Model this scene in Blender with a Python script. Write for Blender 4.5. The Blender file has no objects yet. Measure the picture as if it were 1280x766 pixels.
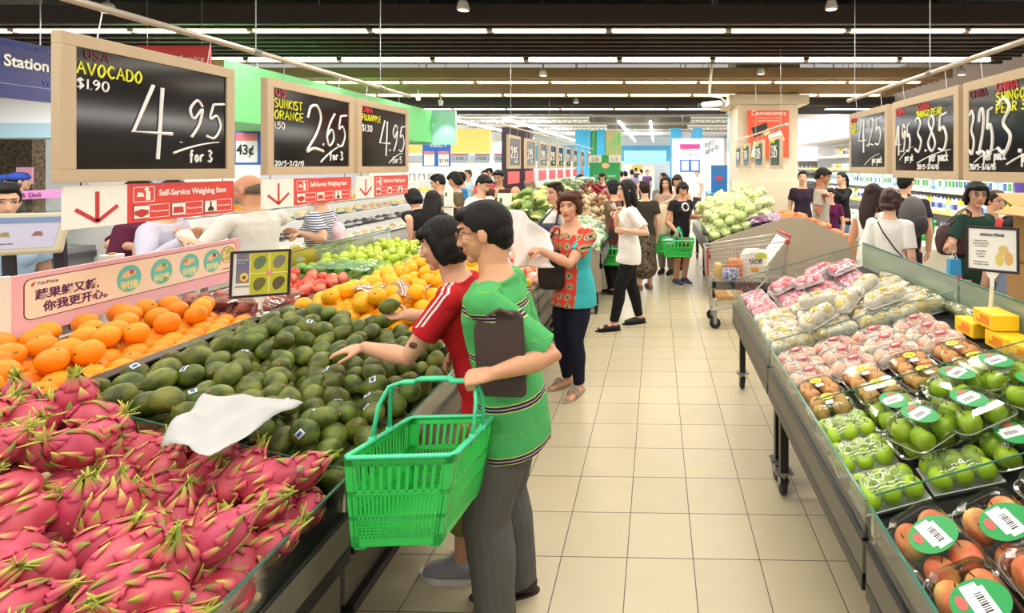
import bpy, math, random
from mathutils import Vector as V, Matrix as MX, noise
random.seed(11)
SC = bpy.context.scene
COL = SC.collection
# ---------------------------------------------------------------- camera, world, exposure
F, CX, CY, EYE = 639.0, 821.0, 208.0, 1.77        # focal length and vanishing point in a 1280x766 frame, eye height
cd = bpy.data.cameras.new('camera'); cam = bpy.data.objects.new('camera', cd); COL.objects.link(cam)
cam.location = (0, 0, EYE); cam.rotation_euler = (math.pi/2, 0, 0)
cd.sensor_fit = 'HORIZONTAL'; cd.sensor_width = 36; cd.lens = 36*F/1280
cd.shift_x = (640-CX)/1280; cd.shift_y = (CY-383)/1280; cd.clip_start = .05; cd.clip_end = 200
SC.camera = cam
vs = SC.view_settings
vs.view_transform = 'Standard'; vs.look = 'None'; vs.gamma = 1; vs.use_curve_mapping = False
vs.exposure = 0.25
W = bpy.data.worlds.new('world'); SC.world = W; W.use_nodes = True
W.node_tree.nodes['Background'].inputs[0].default_value = (1, .97, .93, 1)
W.node_tree.nodes['Background'].inputs[1].default_value = .42
def area(name, loc, sx, sy, power, col=(1, .95, .86), rot=(0, 0, 0)):
    l = bpy.data.lights.new(name, 'AREA'); l.shape = 'RECTANGLE'; l.size = sx; l.size_y = sy; l.energy = power; l.color = col
    o = bpy.data.objects.new(name, l); COL.objects.link(o); o.location = loc; o.rotation_euler = rot
    return o
# ceiling lamp rows of the hall (the rows over the nearest stands hang above and behind the picture)
for y_, p_ in ((-1.2, 70), (.9, 110), (3.0, 110), (5.37, 110), (6.87, 80)):
    area('ceiling_lamp_row', (-1.5, y_, 3.12), 11, .12, p_*1.25)
for y_, p_ in ((8.6, 90), (10.15, 90), (11.9, 90)):
    area('ceiling_lamp_row', (-3, y_, 3.1), 14, .12, p_*1.5)
for y_ in (15, 19, 24, 30, 36):
    area('hall_lamp_row', (-2, y_, 3.5), 20, .6, 420, (.96, .98, 1))
area('fresh_counter_lamp', (-7.2, 5.6, 2.75), 4, .5, 80, (1, .98, 1))
area('chiller_lamp', (-4.6, 7.5, 2.6), .4, 6, 80, (1, .99, .97))
area('dairy_lamp', (3.9, 9, 2.5), .3, 8, 90, (1, .97, .9), (0, math.radians(25), 0))

def at(u, v, y):
    return V(((u-CX)*y/F, y, EYE-(v-CY)*y/F))
def sl(c):
    c /= 255.0
    return c/12.92 if c <= .04045 else ((c+.055)/1.055)**2.4
def rgb(c): return (sl(c[0]), sl(c[1]), sl(c[2]), 1)
# ---------------------------------------------------------------- materials
MATS = {}
def mat(name, col=(200, 200, 200), rough=.5, metal=0, spec=.5, var=0, scale=8, bump=0, bscale=60, emit=0, rnd=0, attr=False, coat=0, stretch=None, col2=None, sub=0):
    if name in MATS: return MATS[name]
    m = bpy.data.materials.new(name); MATS[name] = m; m.use_nodes = True
    nt = m.node_tree; n = nt.nodes; L = nt.links.new; b = n['Principled BSDF']
    b.inputs['Roughness'].default_value = rough; b.inputs['Metallic'].default_value = metal
    b.inputs['Specular IOR Level'].default_value = spec
    b.inputs['Base Color'].default_value = rgb(col)
    if coat: b.inputs['Coat Weight'].default_value = coat; b.inputs['Coat Roughness'].default_value = .15
    if sub: b.inputs['Subsurface Weight'].default_value = sub; b.inputs['Subsurface Radius'].default_value = (.02, .008, .004)
    src = None
    if attr:
        a = n.new('ShaderNodeAttribute'); a.attribute_name = 'Col'; src = a.outputs['Color']
    tc = n.new('ShaderNodeTexCoord'); co = tc.outputs['Object']
    if stretch:
        mp = n.new('ShaderNodeMapping'); mp.inputs['Scale'].default_value = stretch; L(co, mp.inputs['Vector']); co = mp.outputs['Vector']
    if var or col2:
        t = n.new('ShaderNodeTexNoise'); t.inputs['Scale'].default_value = scale; t.inputs['Detail'].default_value = 4; L(co, t.inputs['Vector'])
        mix = n.new('ShaderNodeMix'); mix.data_type = 'RGBA'
        if col2:
            cr = n.new('ShaderNodeMapRange'); cr.inputs[1].default_value = .4; cr.inputs[2].default_value = .62
            L(t.outputs['Fac'], cr.inputs[0]); L(cr.outputs[0], mix.inputs[0])
            mix.inputs[7].default_value = rgb(col2)
            if src: L(src, mix.inputs[6])
            else: mix.inputs[6].default_value = rgb(col)
        else:
            hs = n.new('ShaderNodeHueSaturation'); 
            if src: L(src, hs.inputs['Color'])
            else: hs.inputs['Color'].default_value = rgb(col)
            hs.inputs['Value'].default_value = 1-var
            if src: L(src, mix.inputs[6])
            else: mix.inputs[6].default_value = rgb(col)
            L(hs.outputs[0], mix.inputs[7]); L(t.outputs['Fac'], mix.inputs[0])
        src = mix.outputs[2]
    if rnd:
        oi = n.new('ShaderNodeObjectInfo'); mr = n.new('ShaderNodeMapRange'); mr.inputs[3].default_value = 1-rnd; mr.inputs[4].default_value = 1+rnd*.6
        L(oi.outputs['Random'], mr.inputs[0]); h2 = n.new('ShaderNodeHueSaturation'); L(mr.outputs[0], h2.inputs['Value'])
        mh = n.new('ShaderNodeMapRange'); mh.inputs[3].default_value = .5-rnd*.07; mh.inputs[4].default_value = .5+rnd*.07
        fr = n.new('ShaderNodeMath'); fr.operation = 'MULTIPLY'; fr.inputs[1].default_value = 7.31; L(oi.outputs['Random'], fr.inputs[0])
        f2 = n.new('ShaderNodeMath'); f2.operation = 'FRACT'; L(fr.outputs[0], f2.inputs[0]); L(f2.outputs[0], mh.inputs[0]); L(mh.outputs[0], h2.inputs['Hue'])
        if src: L(src, h2.inputs['Color'])
        else: h2.inputs['Color'].default_value = rgb(col)
        src = h2.outputs[0]
    if src: L(src, b.inputs['Base Color'])
    if bump:
        t = n.new('ShaderNodeTexNoise'); t.inputs['Scale'].default_value = bscale; t.inputs['Detail'].default_value = 3; L(co, t.inputs['Vector'])
        bp = n.new('ShaderNodeBump'); bp.inputs['Strength'].default_value = bump; bp.inputs['Distance'].default_value = .004
        L(t.outputs['Fac'], bp.inputs['Height']); L(bp.outputs[0], b.inputs['Normal'])
    if emit:
        b.inputs['Emission Color'].default_value = rgb(col); b.inputs['Emission Strength'].default_value = emit
    return m
def glass(name, tint=(225, 245, 235), refl=.10, milk=0, milkcol=(235, 240, 235)):
    if name in MATS: return MATS[name]
    m = bpy.data.materials.new(name); MATS[name] = m; m.use_nodes = True
    nt = m.node_tree; n = nt.nodes; L = nt.links.new; n.remove(n['Principled BSDF'])
    tr = n.new('ShaderNodeBsdfTransparent'); tr.inputs[0].default_value = rgb(tint)
    gl = n.new('ShaderNodeBsdfGlossy'); gl.inputs['Roughness'].default_value = .06
    fr = n.new('ShaderNodeFresnel'); fr.inputs[0].default_value = 1.45
    mu = n.new('ShaderNodeMath'); mu.operation = 'MULTIPLY_ADD'; mu.inputs[1].default_value = .6; mu.inputs[2].default_value = refl*.5; mu.use_clamp = True
    L(fr.outputs[0], mu.inputs[0]); mx = n.new('ShaderNodeMixShader'); L(mu.outputs[0], mx.inputs[0]); L(tr.outputs[0], mx.inputs[1]); L(gl.outputs[0], mx.inputs[2])
    last = mx
    if milk:
        df = n.new('ShaderNodeBsdfDiffuse'); df.inputs[0].default_value = rgb(milkcol)
        m2 = n.new('ShaderNodeMixShader'); m2.inputs[0].default_value = milk; L(mx.outputs[0], m2.inputs[1]); L(df.outputs[0], m2.inputs[2]); last = m2
    L(last.outputs[0], n['Material Output'].inputs[0])
    return m
# ---------------------------------------------------------------- mesh builder
def frame_of(t, ref=None):
    t = t.normalized()
    r = V(ref) if ref is not None else (V((0, 0, 1)) if abs(t.z) < .9 else V((1, 0, 0)))
    a = r - t*r.dot(t)
    if a.length < 1e-6: a = t.orthogonal()
    a.normalize(); return a, t.cross(a)
class MB:
    def __init__(s): s.v = []; s.f = []; s.m = []; s.M = None
    def add(s, vs_, fs, mi=0):
        o = len(s.v)
        s.v += [tuple(s.M @ V(p)) for p in vs_] if s.M else [tuple(p) for p in vs_]
        s.f += [tuple(i+o for i in f) for f in fs]; s.m += [mi]*len(fs); return s
    def box(s, c, d, R=None, mi=0):
        c = V(c); x, y, z = d[0]/2, d[1]/2, d[2]/2
        p = [V((i*x, j*y, k*z)) for i in (-1, 1) for j in (-1, 1) for k in (-1, 1)]
        if R: p = [R @ q for q in p]
        return s.add([c+q for q in p], [(0, 1, 3, 2), (4, 6, 7, 5), (0, 4, 5, 1), (2, 3, 7, 6), (0, 2, 6, 4), (1, 5, 7, 3)], mi)
    def span(s, a, b, mi=0):
        a, b = V(a), V(b); return s.box((a+b)/2, [abs(b[i]-a[i]) for i in range(3)], None, mi)
    def tube(s, pts, r, n=8, ref=None, mi=0, closed=False):
        pts = [V(p) for p in pts]; k = len(pts)
        if not isinstance(r, (list,)): r = [r]*k
        ring = []; vs_ = []; pa = None
        for i, p in enumerate(pts):
            if closed: t = pts[(i+1) % k]-pts[i-1]
            else: t = pts[min(i+1, k-1)]-pts[max(i-1, 0)]
            if t.length < 1e-9: t = V((0, 0, 1))
            a, b = frame_of(t, ref if ref is not None else pa); pa = a
            ra, rb = r[i] if isinstance(r[i], tuple) else (r[i], r[i])
            for j in range(n):
                w = 2*math.pi*j/n; vs_.append(p+a*(ra*math.cos(w))+b*(rb*math.sin(w)))
        fs = []
        for i in range(k if closed else k-1):
            q = (i+1) % k
            for j in range(n): fs.append((i*n+j, i*n+(j+1) % n, q*n+(j+1) % n, q*n+j))
        if not closed: fs += [tuple(range(n-1, -1, -1)), tuple((k-1)*n+j for j in range(n))]
        return s.add(vs_, fs, mi)
    def limb(s, pts, r, n=12, ref=None, mi=0, flat=(0, 0)):
        """tube with rounded ends"""
        pts = [V(p) for p in pts]; r = [q if isinstance(q, tuple) else (q, q) for q in r]
        d0 = (pts[0]-pts[1]).normalized(); d1 = (pts[-1]-pts[-2]).normalized()
        m0, m1 = min(r[0]), min(r[-1]); k = lambda q, f: (q[0]*f, q[1]*f)
        P = ([] if flat[0] else [pts[0]+d0*m0*.9, pts[0]+d0*m0*.6])+pts+([] if flat[1] else [pts[-1]+d1*m1*.6, pts[-1]+d1*m1*.9])
        R = ([] if flat[0] else [k(r[0], .35), k(r[0], .78)])+r+([] if flat[1] else [k(r[-1], .78), k(r[-1], .35)])
        return s.tube(P, R, n, ref, mi)
    def ell(s, c, r, R=None, nu=16, nv=10, mi=0, fn=None):
        c = V(c); r = (r, r, r) if not isinstance(r, (tuple, list)) else r
        vs_ = []; fs = []
        def put(d):
            q = V((d.x*r[0], d.y*r[1], d.z*r[2]))
            if fn: q = fn(d, q)
            return c+(R @ q if R else q)
        vs_.append(put(V((0, 0, 1))))
        for i in range(1, nv):
            t = math.pi*i/nv
            for j in range(nu):
                p = 2*math.pi*j/nu; vs_.append(put(V((math.sin(t)*math.cos(p), math.sin(t)*math.sin(p), math.cos(t)))))
        vs_.append(put(V((0, 0, -1)))); e = len(vs_)-1
        for j in range(nu):
            q = (j+1) % nu
            fs.append((0, 1+j, 1+q)); fs.append((e, e-nu+q, e-nu+j))
            for i in range(nv-2): fs.append((1+i*nu+j, 1+(i+1)*nu+j, 1+(i+1)*nu+q, 1+i*nu+q))
        return s.add(vs_, fs, mi)
    def lathe(s, prof, n=20, M=None, mi=0, fn=None):
        vs_ = []; fs = []; k = len(prof)
        for (r, z) in prof:
            for j in range(n):
                w = 2*math.pi*j/n; p = V((r*math.cos(w), r*math.sin(w), z))
                if fn: p = fn(p, w)
                vs_.append(M @ p if M else p)
        for i in range(k-1):
            for j in range(n): fs.append((i*n+j, i*n+(j+1) % n, (i+1)*n+(j+1) % n, (i+1)*n+j))
        fs += [tuple(range(n-1, -1, -1)), tuple((k-1)*n+j for j in range(n))]
        return s.add(vs_, fs, mi)
    def prism(s, poly, P, d, mi=0):
        """poly: 2D points; P(s,t,h) -> point; d: extrusion from 0 to d"""
        k = len(poly); vs_ = [P(a, b, 0) for a, b in poly]+[P(a, b, d) for a, b in poly]
        fs = [tuple(range(k-1, -1, -1)), tuple(range(k, 2*k))]+[(i, (i+1) % k, k+(i+1) % k, k+i) for i in range(k)]
        return s.add(vs_, fs, mi)
    def sheet(s, fn, nu, nv, th=0, mi=0):
        """fn(u,v) -> point, optional thickness along z"""
        g = [V(fn(i/nu, j/nv)) for i in range(nu+1) for j in range(nv+1)]; w = nv+1
        fs = [(i*w+j, (i+1)*w+j, (i+1)*w+j+1, i*w+j+1) for i in range(nu) for j in range(nv)]
        if th:
            o = len(g); g2 = [p-V((0, 0, th)) for p in g]
            fs += [tuple(o+q for q in reversed(f)) for f in fs[:]]
            rim = [(i, 0) for i in range(nu)]+[(nu, j) for j in range(nv)]+[(i, nv) for i in range(nu, 0, -1)]+[(0, j) for j in range(nv, 0, -1)]
            ids = [i*w+j for i, j in rim]; k = len(ids)
            fs += [(ids[q], o+ids[q], o+ids[(q+1) % k], ids[(q+1) % k]) for q in range(k)]
            g = g+g2
        return s.add(g, fs, mi)
    def mesh(s, name, mats, smooth=False):
        me = bpy.data.meshes.new(name); me.from_pydata(s.v, [], s.f)
        for m in (mats if isinstance(mats, (list, tuple)) else [mats]): me.materials.append(m)
        if any(s.m): me.polygons.foreach_set('material_index', s.m)
        if smooth: me.polygons.foreach_set('use_smooth', [True]*len(me.polygons))
        me.update(); return me
    def build(s, name, mats, parent=None, smooth=False, bevel=0, seg=2, auto=None):
        me = s.mesh(name, mats, smooth)
        if auto is not None: me.shade_auto(auto) if hasattr(me, 'shade_auto') else None
        o = bpy.data.objects.new(name, me); COL.objects.link(o)
        if parent: o.parent = parent
        if bevel:
            b = o.modifiers.new('bevel', 'BEVEL'); b.width = bevel; b.segments = seg; b.limit_method = 'ANGLE'; b.angle_limit = .6
        return o
def recalc(o):
    import bmesh
    bm = bmesh.new(); bm.from_mesh(o.data); bmesh.ops.recalc_face_normals(bm, faces=bm.faces); bm.to_mesh(o.data); bm.free(); return o
def tag(o, label=None, cat=None, group=None, kind=None):
    if label: o['label'] = label
    if cat: o['category'] = cat
    if group: o['group'] = group
    if kind: o['kind'] = kind
    return o
def thing(name, label, cat, loc=(0, 0, 0), rz=0, group=None, M=None):
    o = bpy.data.objects.new(name, None); COL.objects.link(o); o.empty_display_size = .05
    if M is not None: o.matrix_world = M
    else: o.location = loc; o.rotation_euler = (0, 0, rz)
    return tag(o, label, cat, group)
def struct(o): o['kind'] = 'structure'; return o
KIDS = {}
def kids(o):
    if o.name not in KIDS: KIDS[o.name] = [c for c in o.children]
    return KIDS[o.name]
def dup(root, M=None, label=None, group=None, skip=()):
    r = root.copy(); COL.objects.link(r)
    if M is not None: r.matrix_world = M
    if label: r['label'] = label
    if group: r['group'] = group
    for ch in kids(root):
        if ch.name.split('.')[0] in skip: continue
        c = ch.copy(); COL.objects.link(c); q = ch.matrix_parent_inverse.copy(); c.parent = r; c.matrix_parent_inverse = q
        for g in kids(ch):
            d = g.copy(); COL.objects.link(d); q = g.matrix_parent_inverse.copy(); d.parent = c; d.matrix_parent_inverse = q
    return r
def TRS(loc, e=(0, 0, 0), s=1):
    M = MX.Translation(V(loc)) @ MX.Rotation(e[2], 4, 'Z') @ MX.Rotation(e[1], 4, 'Y') @ MX.Rotation(e[0], 4, 'X')
    if s != 1: M = M @ (MX.Diagonal((s, s, s, 1)) if not isinstance(s, tuple) else MX.Diagonal((s[0], s[1], s[2], 1)))
    return M
TXC = {}
def text(name, body, size, P0, right, up, m, parent=None, align='LEFT', depth=.0008, sx=1, bold=0):
    k = (body, size, align, depth, bold, m.name)
    if k not in TXC:
        c = bpy.data.curves.new(name, 'FONT'); c.body = body; c.size = size; c.extrude = depth; c.align_x = align; c.resolution_u = 3
        if bold: c.offset = bold
        t = bpy.data.objects.new('tmp', c); COL.objects.link(t)
        me = bpy.data.meshes.new_from_object(t.evaluated_get(bpy.context.evaluated_depsgraph_get())); bpy.data.objects.remove(t); bpy.data.curves.remove(c)
        me.materials.clear(); me.materials.append(m); me.polygons.foreach_set('material_index', [0]*len(me.polygons)); TXC[k] = me
    o = bpy.data.objects.new(name, TXC[k]); COL.objects.link(o)
    right, up = V(right).normalized(), V(up).normalized(); nn = right.cross(up)
    R = MX((right*sx, up, nn)).transposed().to_4x4(); o.matrix_world = MX.Translation(V(P0)) @ R
    if parent:
        o.parent = parent; o.matrix_parent_inverse = parent_mat(parent).inverted()
    return o
def parent_mat(p):
    M = p.matrix_basis.copy()
    q = p.parent
    while q: M = q.matrix_basis @ p.matrix_parent_inverse @ M if False else q.matrix_basis @ M; q = q.parent
    return M
def wb(mb, name, mats, parent, **k):
    """build from world coordinates, keep them under a parent that stands elsewhere"""
    o = mb.build(name, mats, None, **k); o.parent = parent; o.matrix_parent_inverse = parent.matrix_basis.inverted(); return o
def vox(mb, size, name, mats, parent, smooth=4, fac=.5, fn=None, col=None, pick=None):
    """fuse overlapping closed shapes into one continuous surface"""
    me = mb.mesh('tmp', mats if isinstance(mats, (list, tuple)) else [mats]); o = bpy.data.objects.new('tmp', me); COL.objects.link(o)
    r = o.modifiers.new('r', 'REMESH'); r.mode = 'VOXEL'; r.voxel_size = size; r.adaptivity = 0
    if smooth: q = o.modifiers.new('s', 'SMOOTH'); q.iterations = smooth; q.factor = fac
    dg = bpy.context.evaluated_depsgraph_get(); m2 = bpy.data.meshes.new_from_object(o.evaluated_get(dg))
    bpy.data.objects.remove(o); bpy.data.meshes.remove(me); m2.name = name
    m2.materials.clear()
    for m in (mats if isinstance(mats, (list, tuple)) else [mats]): m2.materials.append(m)
    n = len(m2.vertices)
    if fn:
        cs = [v.co.copy() for v in m2.vertices]; nn = [v.normal.copy() for v in m2.vertices]; out = []
        for c_, n_ in zip(cs, nn): out += (c_+n_*fn(c_))[:]
        m2.vertices.foreach_set('co', out)
    if pick: m2.polygons.foreach_set('material_index', [pick(p.center) for p in m2.polygons])
    else: m2.polygons.foreach_set('material_index', [0]*len(m2.polygons))
    if col:
        a = m2.color_attributes.new('Col', 'FLOAT_COLOR', 'POINT'); f = []
        for v in m2.vertices: f += col(v.co)
        a.data.foreach_set('color', f)
    m2.polygons.foreach_set('use_smooth', [True]*len(m2.polygons)); m2.update()
    o = bpy.data.objects.new(name, m2); COL.objects.link(o); o.parent = parent; return o

def ik(a, t, l1, l2, pole):
    d = t-a; L = min(d.length, (l1+l2)*.998); d = d.normalized()
    c = (l1*l1+L*L-l2*l2)/(2*l1*L); c = max(-1, min(1, c)); s_ = math.sqrt(1-c*c)
    p = pole-d*pole.dot(d)
    p = p.normalized() if p.length > 1e-6 else d.orthogonal().normalized()
    return a+d*(l1*c)+p*(l1*s_), a+d*L

SKIN = mat('skin', attr=True, rough=.55, spec=.35, var=.06, scale=30)
def cloth(name, col=(128,128,128), **k):
    d = dict(rough=.85, spec=.2, var=.12, scale=14, bump=.25, bscale=30); d.update(k); return mat(name, col, **d)
HAIRBLK = mat('hair_black', (26, 22, 21), rough=.62, spec=.28, var=.5, scale=40, stretch=(1, 1, .12))
HAIRBRN = mat('hair_brown', (88, 50, 30), rough=.62, spec=.28, var=.45, scale=40, stretch=(1, 1, .12))
HAIRDBR = mat('hair_dark_brown', (50, 32, 26), rough=.62, spec=.28, var=.45, scale=40, stretch=(1, 1, .12))
HAIRGRY = mat('hair_grey', (70, 62, 58), rough=.5, var=.4, scale=40)
SOLE = mat('shoe_sole', (215, 215, 210), rough=.7)
def hair_mb(mb, style, T):
    """T maps head-local template units to person space"""
    def E(c, r, nu=20, nv=14):
        b = MB(); b.ell(c, r, None, nu, nv); mb.add([T(V(p)) for p in b.v], b.f)
    def TB(pts, rads, n=12, ref=(1, 0, 0)):
        b = MB(); b.limb(pts, rads, n, ref); mb.add([T(V(p)) for p in b.v], b.f)
    def cap(front=.066, side=.03, nape=-.055, r=(.083, .103, .096), c=(0, -.008, .022), fr=.03):
        b = MB()
        def fn(d, q):
            p = q+V(c); k = 1.0
            line = front if abs(p.x) < .05 else front-(abs(p.x)-.05)*1.4
            if p.y > fr and p.z < line: k = .72
            elif p.y > -.012 and p.z < side-.03: k = .72
            elif p.z < nape: k = .74
            return q*k
        b.ell(c, r, None, 36, 24, 0, fn); mb.add([T(V(p)) for p in b.v], b.f)
    if style == 'short':
        cap(front=.06, side=.006, nape=-.072); E((0, -.05, -.02), (.072, .052, .06)); E((0, .042, .085), (.06, .042, .022)); E((-.02, .0, .1), (.06, .07, .02))
    elif style == 'man':
        cap(front=.06, r=(.086, .107, .1), nape=-.075); E((0, .058, .078), (.066, .04, .03)); E((.0, -.06, -.02), (.072, .05, .065))
        E((.0, -.066, -.062), (.054, .035, .03))
    elif style == 'bob':
        cap(front=.058, r=(.087, .104, .1), fr=.022); E((0, -.038, -.026), (.095, .062, .086)); E((0, .068, .06), (.066, .032, .03)); E((.0, .078, .04), (.05, .016, .018))
        for s in (-1, 1): TB([(s*.074, .028, .06), (s*.085, .010, .01), (s*.087, -.006, -.05), (s*.08, -.018, -.092)], [(.014, .026), (.014, .024), (.015, .028), (.012, .026)])
        E((0, -.045, -.07), (.088, .06, .048))
    elif style == 'curly':
        cap(front=.055, r=(.092, .11, .108), fr=.034)
        rr = random.Random(3)
        for i in range(30):
            a = rr.uniform(0, 6.28); z = rr.uniform(-.05, .1)
            if math.sin(a) > .1 and z < .055: continue
            q = math.sqrt(max(.2, 1-(z/.13)**2)); E((.086*q*math.cos(a), -.012+.098*q*math.sin(a), z+.01), (.034, .034, .03), 10, 7)
        for s in (-1, 1): E((s*.084, .006, .01), (.019, .03, .05)); E((s*.085, -.02, -.03), (.022, .04, .048))
        E((-.01, .064, .082), (.07, .04, .028)); E((.036, .07, .066), (.036, .024, .02)); E((0, -.055, -.04), (.085, .06, .06))
    elif style == 'long':
        cap(front=.064, r=(.088, .107, .1)); E((0, -.03, -.03), (.092, .08, .1))
        TB([(0, -.035, .03), (0, -.055, -.08), (0, -.075, -.18), (0, -.085, -.29), (0, -.08, -.37)], [(.085, .06), (.095, .06), (.1, .05), (.08, .04), (.04, .025)], 16)
        for s in (-1, 1): TB([(s*.06, .062, .07), (s*.085, .04, .01), (s*.09, .02, -.09), (s*.088, .01, -.2), (s*.075, .005, -.3)], [(.02, .022), (.016, .034), (.022, .036), (.022, .03), (.01, .014)])
    elif style == 'tail':
        cap(front=.066, r=(.085, .104, .097)); E((0, -.1, .02), (.035, .03, .035)); TB([(0, -.11, .03), (0, -.14, -.05), (0, -.13, -.16), (0, -.12, -.24)], [.03, .032, .028, .012], 10)
    elif style == 'bald':
        for q in range(-6, 7):
            a = math.radians(-90+q*15); E((.063*math.cos(a), -.012+.081*math.sin(a), -.026+.010*abs(q)/6), (.018-.007*abs(q)/6, .020, .046-.026*(abs(q)/6)**2), 10, 8)

def person(label, x, y, heading, H=1.62, hair='short', hairm=None, top=None, bottom=None, z0=0, lean=0, slean=0, look=(0, 0, 0), LH=None, RH=None,
           Lp=None, Rp=None, Lhand=None, Rhand=None, feet=None, female=True, res=.011, sleeve=.55, neckline=.303, armk=1.0, hem=-.07, legs=1.0, loose=.014, skirt=None,
           shoes=(40, 36, 36), skin=(226, 176, 146), bw=1.0, glasses=False, pick_top=None, pick_bottom=None, group=None, hemw=1.0, turn=0, fine=False, bigshoe=False, sandal=False, shirtloose=.012, necklace=False):
    root = thing('person', label, 'person', (x, y, z0), math.radians(heading), group)
    M = root.matrix_basis.copy(); Mi = M.inverted(); R3 = Mi.to_3x3()
    lc = lambda p: Mi @ V(p)
    ln, sl_ = math.radians(lean), math.radians(slean)
    Z = V((0, 0, 1)); Rt = MX.Rotation(math.radians(turn), 3, 'Z')
    sp = V((math.sin(sl_), math.sin(ln), math.cos(ln)*math.cos(sl_))).normalized(); tf = Rt @ V((0, math.cos(ln), -math.sin(ln))); rt = tf.cross(sp).normalized(); tf = sp.cross(rt)
    ab = bw**.5
    hip = V((0, -math.sin(ln)*.09*H, .515*H)); P = lambda t, a=0, b=0: hip+sp*(t*H)+rt*(a*H)+tf*(b*H)
    sw = (.098 if female else .113)*bw**.5
    T = [(-.05, .082, .068, -.005), (-.005, .096 if female else .09, .07, -.006), (.05, .09, .066, 0), (.11, .077 if female else .083, .058, .004), (.17, .084, .062, .006), (.225, .092 if female else .1, .066, .006), (.268, .096 if female else .106, .058, 0), (.297, .07, .043, -.006), (.315, .042, .037, -.004)]
    T = [(t, a*bw, b*bw, o) for t, a, b, o in T]
    nb = P(.31); hc = hip+sp*(.315*H)+(sp*.55+Z*.45).normalized()*(.106*H)+tf*(.017*H)
    hs = .134*H/.22
    Rh = (MX.Rotation(math.radians(look[0]), 3, 'Z') @ MX.Rotation(-math.radians(look[1]), 3, 'X') @ MX.Rotation(math.radians(look[2]), 3, 'Y'))
    TH = lambda p: hc+Rh @ (p*hs)
    b = MB()
    b.limb([P(t, 0, o) for t, a, q, o in T], [(a*H, q*H) for t, a, q, o in T], 20, rt)
    b.limb([P(.295, 0, -.006), P(.33, 0, .0), TH(V((0, -.018, -.05)))], [(.042*H, .040*H), (.034*H, .035*H), (.034*H, .037*H)], 14, rt)
    # head
    hb = MB()
    hb.ell((0, -.01, .022), (.075, .094, .083), None, 24, 16); hb.ell((0, .028, -.03), (.06, .063, .078), None, 24, 16); hb.ell((0, .03, -.062), (.053, .052, .046), None, 18, 12)
    hb.ell((0, .066, -.098), (.026, .023, .021), None, 12, 8)
    hb.limb([(0, .086, .012), (0, .099, -.014), (0, .104, -.034)], [.0075, .0095, .0125], 10); hb.ell((-.011, .094, -.037), (.009, .011, .008), None, 8, 6); hb.ell((.011, .094, -.037), (.009, .011, .008), None, 8, 6)
    hb.ell((0, .083, .034), (.052, .012, .01), None, 14, 8); hb.ell((0, .086, -.062), (.022, .011, .0065), None, 12, 8); hb.ell((0, .084, -.072), (.02, .011, .0075), None, 12, 8)
    for s in (-1, 1):
        hb.ell((s*.036, .06, -.022), (.024, .026, .022), None, 12, 8)
        hb.ell((s*.078, -.008, -.014), (.011, .02, .033), None, 12, 8)
        hb.ell((s*.03, .0745, .006), (.0155, .011, .0085), None, 10, 8)
    b.add([TH(V(p)) for p in hb.v], hb.f)
    # legs
    ft = feet or ((-.075, .0, 0), (.075, .0, 0)); ANK = []
    leg = []
    for s, f in zip((-1, 1), ft):
        an = V((f[0], f[1]-.01, .075*H/1.65+ (f[3] if len(f) > 3 else 0))); h0 = P(-.02, s*.05, 0)
        kn, an2 = ik(h0, an, .2275*H, .2275*H, V((s*.08, 1, 0)))
        leg.append((h0, kn, an2, f))
        mid = h0.lerp(kn, .5); ca = kn.lerp(an2, .33)+V((0, -.012*H/1.65, 0))
        b.limb([h0, mid, kn, ca, an2], [(.047*H*bw, .05*H*bw), (.046*H*bw, .048*H*bw), (.034*H, .036*H), (.033*H, .036*H), (.021*H, .024*H)], 14)
        fd = V((math.sin(math.radians(f[2])), math.cos(math.radians(f[2])), 0))
        b.limb([an2+V((0, 0, -.03))-fd*.02, an2+fd*.06+V((0, 0, -.042)), an2+fd*.15+V((0, 0, -.055))], [(.033, .03), (.04, .025), (.036, .016)], 12, (fd.y, -fd.x, 0))
    # arms
    ARM = []
    for s, tg, pl, hd in ((-1, LH, Lp, Lhand), (1, RH, Rp, Rhand)):
        sh = P(.272, s*sw, -.004)
        ua, fa = .175*H*armk, .152*H*armk**.4
        t = lc(tg) if tg is not None else sh+V((s*.045, .03, -.315*H))
        pol = (R3 @ V(pl)) if pl is not None else V((s*.5, -1, -.2))
        el, wr = ik(sh, t, ua, fa, pol)
        ARM.append((sh, el, wr, s))
        b.limb([sh, sh.lerp(el, .35), sh.lerp(el, .8), el, el.lerp(wr, .3), el.lerp(wr, .7), wr], [.031*H*ab, .029*H*ab, .0245*H*ab, .0235*H, .0245*H*ab, .019*H, (.0185*H, .0135*H)], 14)
        d = (wr-el).normalized(); hk = H/1.65*(.96 if female else 1.04)
        if hd and hd[0] is not None: d = (R3 @ V(hd[0])).normalized()
        pn = (R3 @ V(hd[1])) if hd and hd[1] is not None else V((-s, .15, 0))
        pn = (pn-d*pn.dot(d)).normalized(); sd = d.cross(pn)   # side axis
        cu = hd[2] if hd else .35; thumbside = hd[3] if hd and len(hd) > 3 else (-1 if s > 0 else 1)
        sd = sd*thumbside                                     # towards the thumb
        w0 = wr-d*.01*hk
        b.limb([w0, wr+d*.03*hk, wr+d*.075*hk], [(.025*hk, .017*hk), (.036*hk, .0155*hk), (.038*hk, .0125*hk)], 12, sd)
        rot = sd.cross(d).dot(pn)
        spread = hd[4] if hd and len(hd) > 4 else .1
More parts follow.
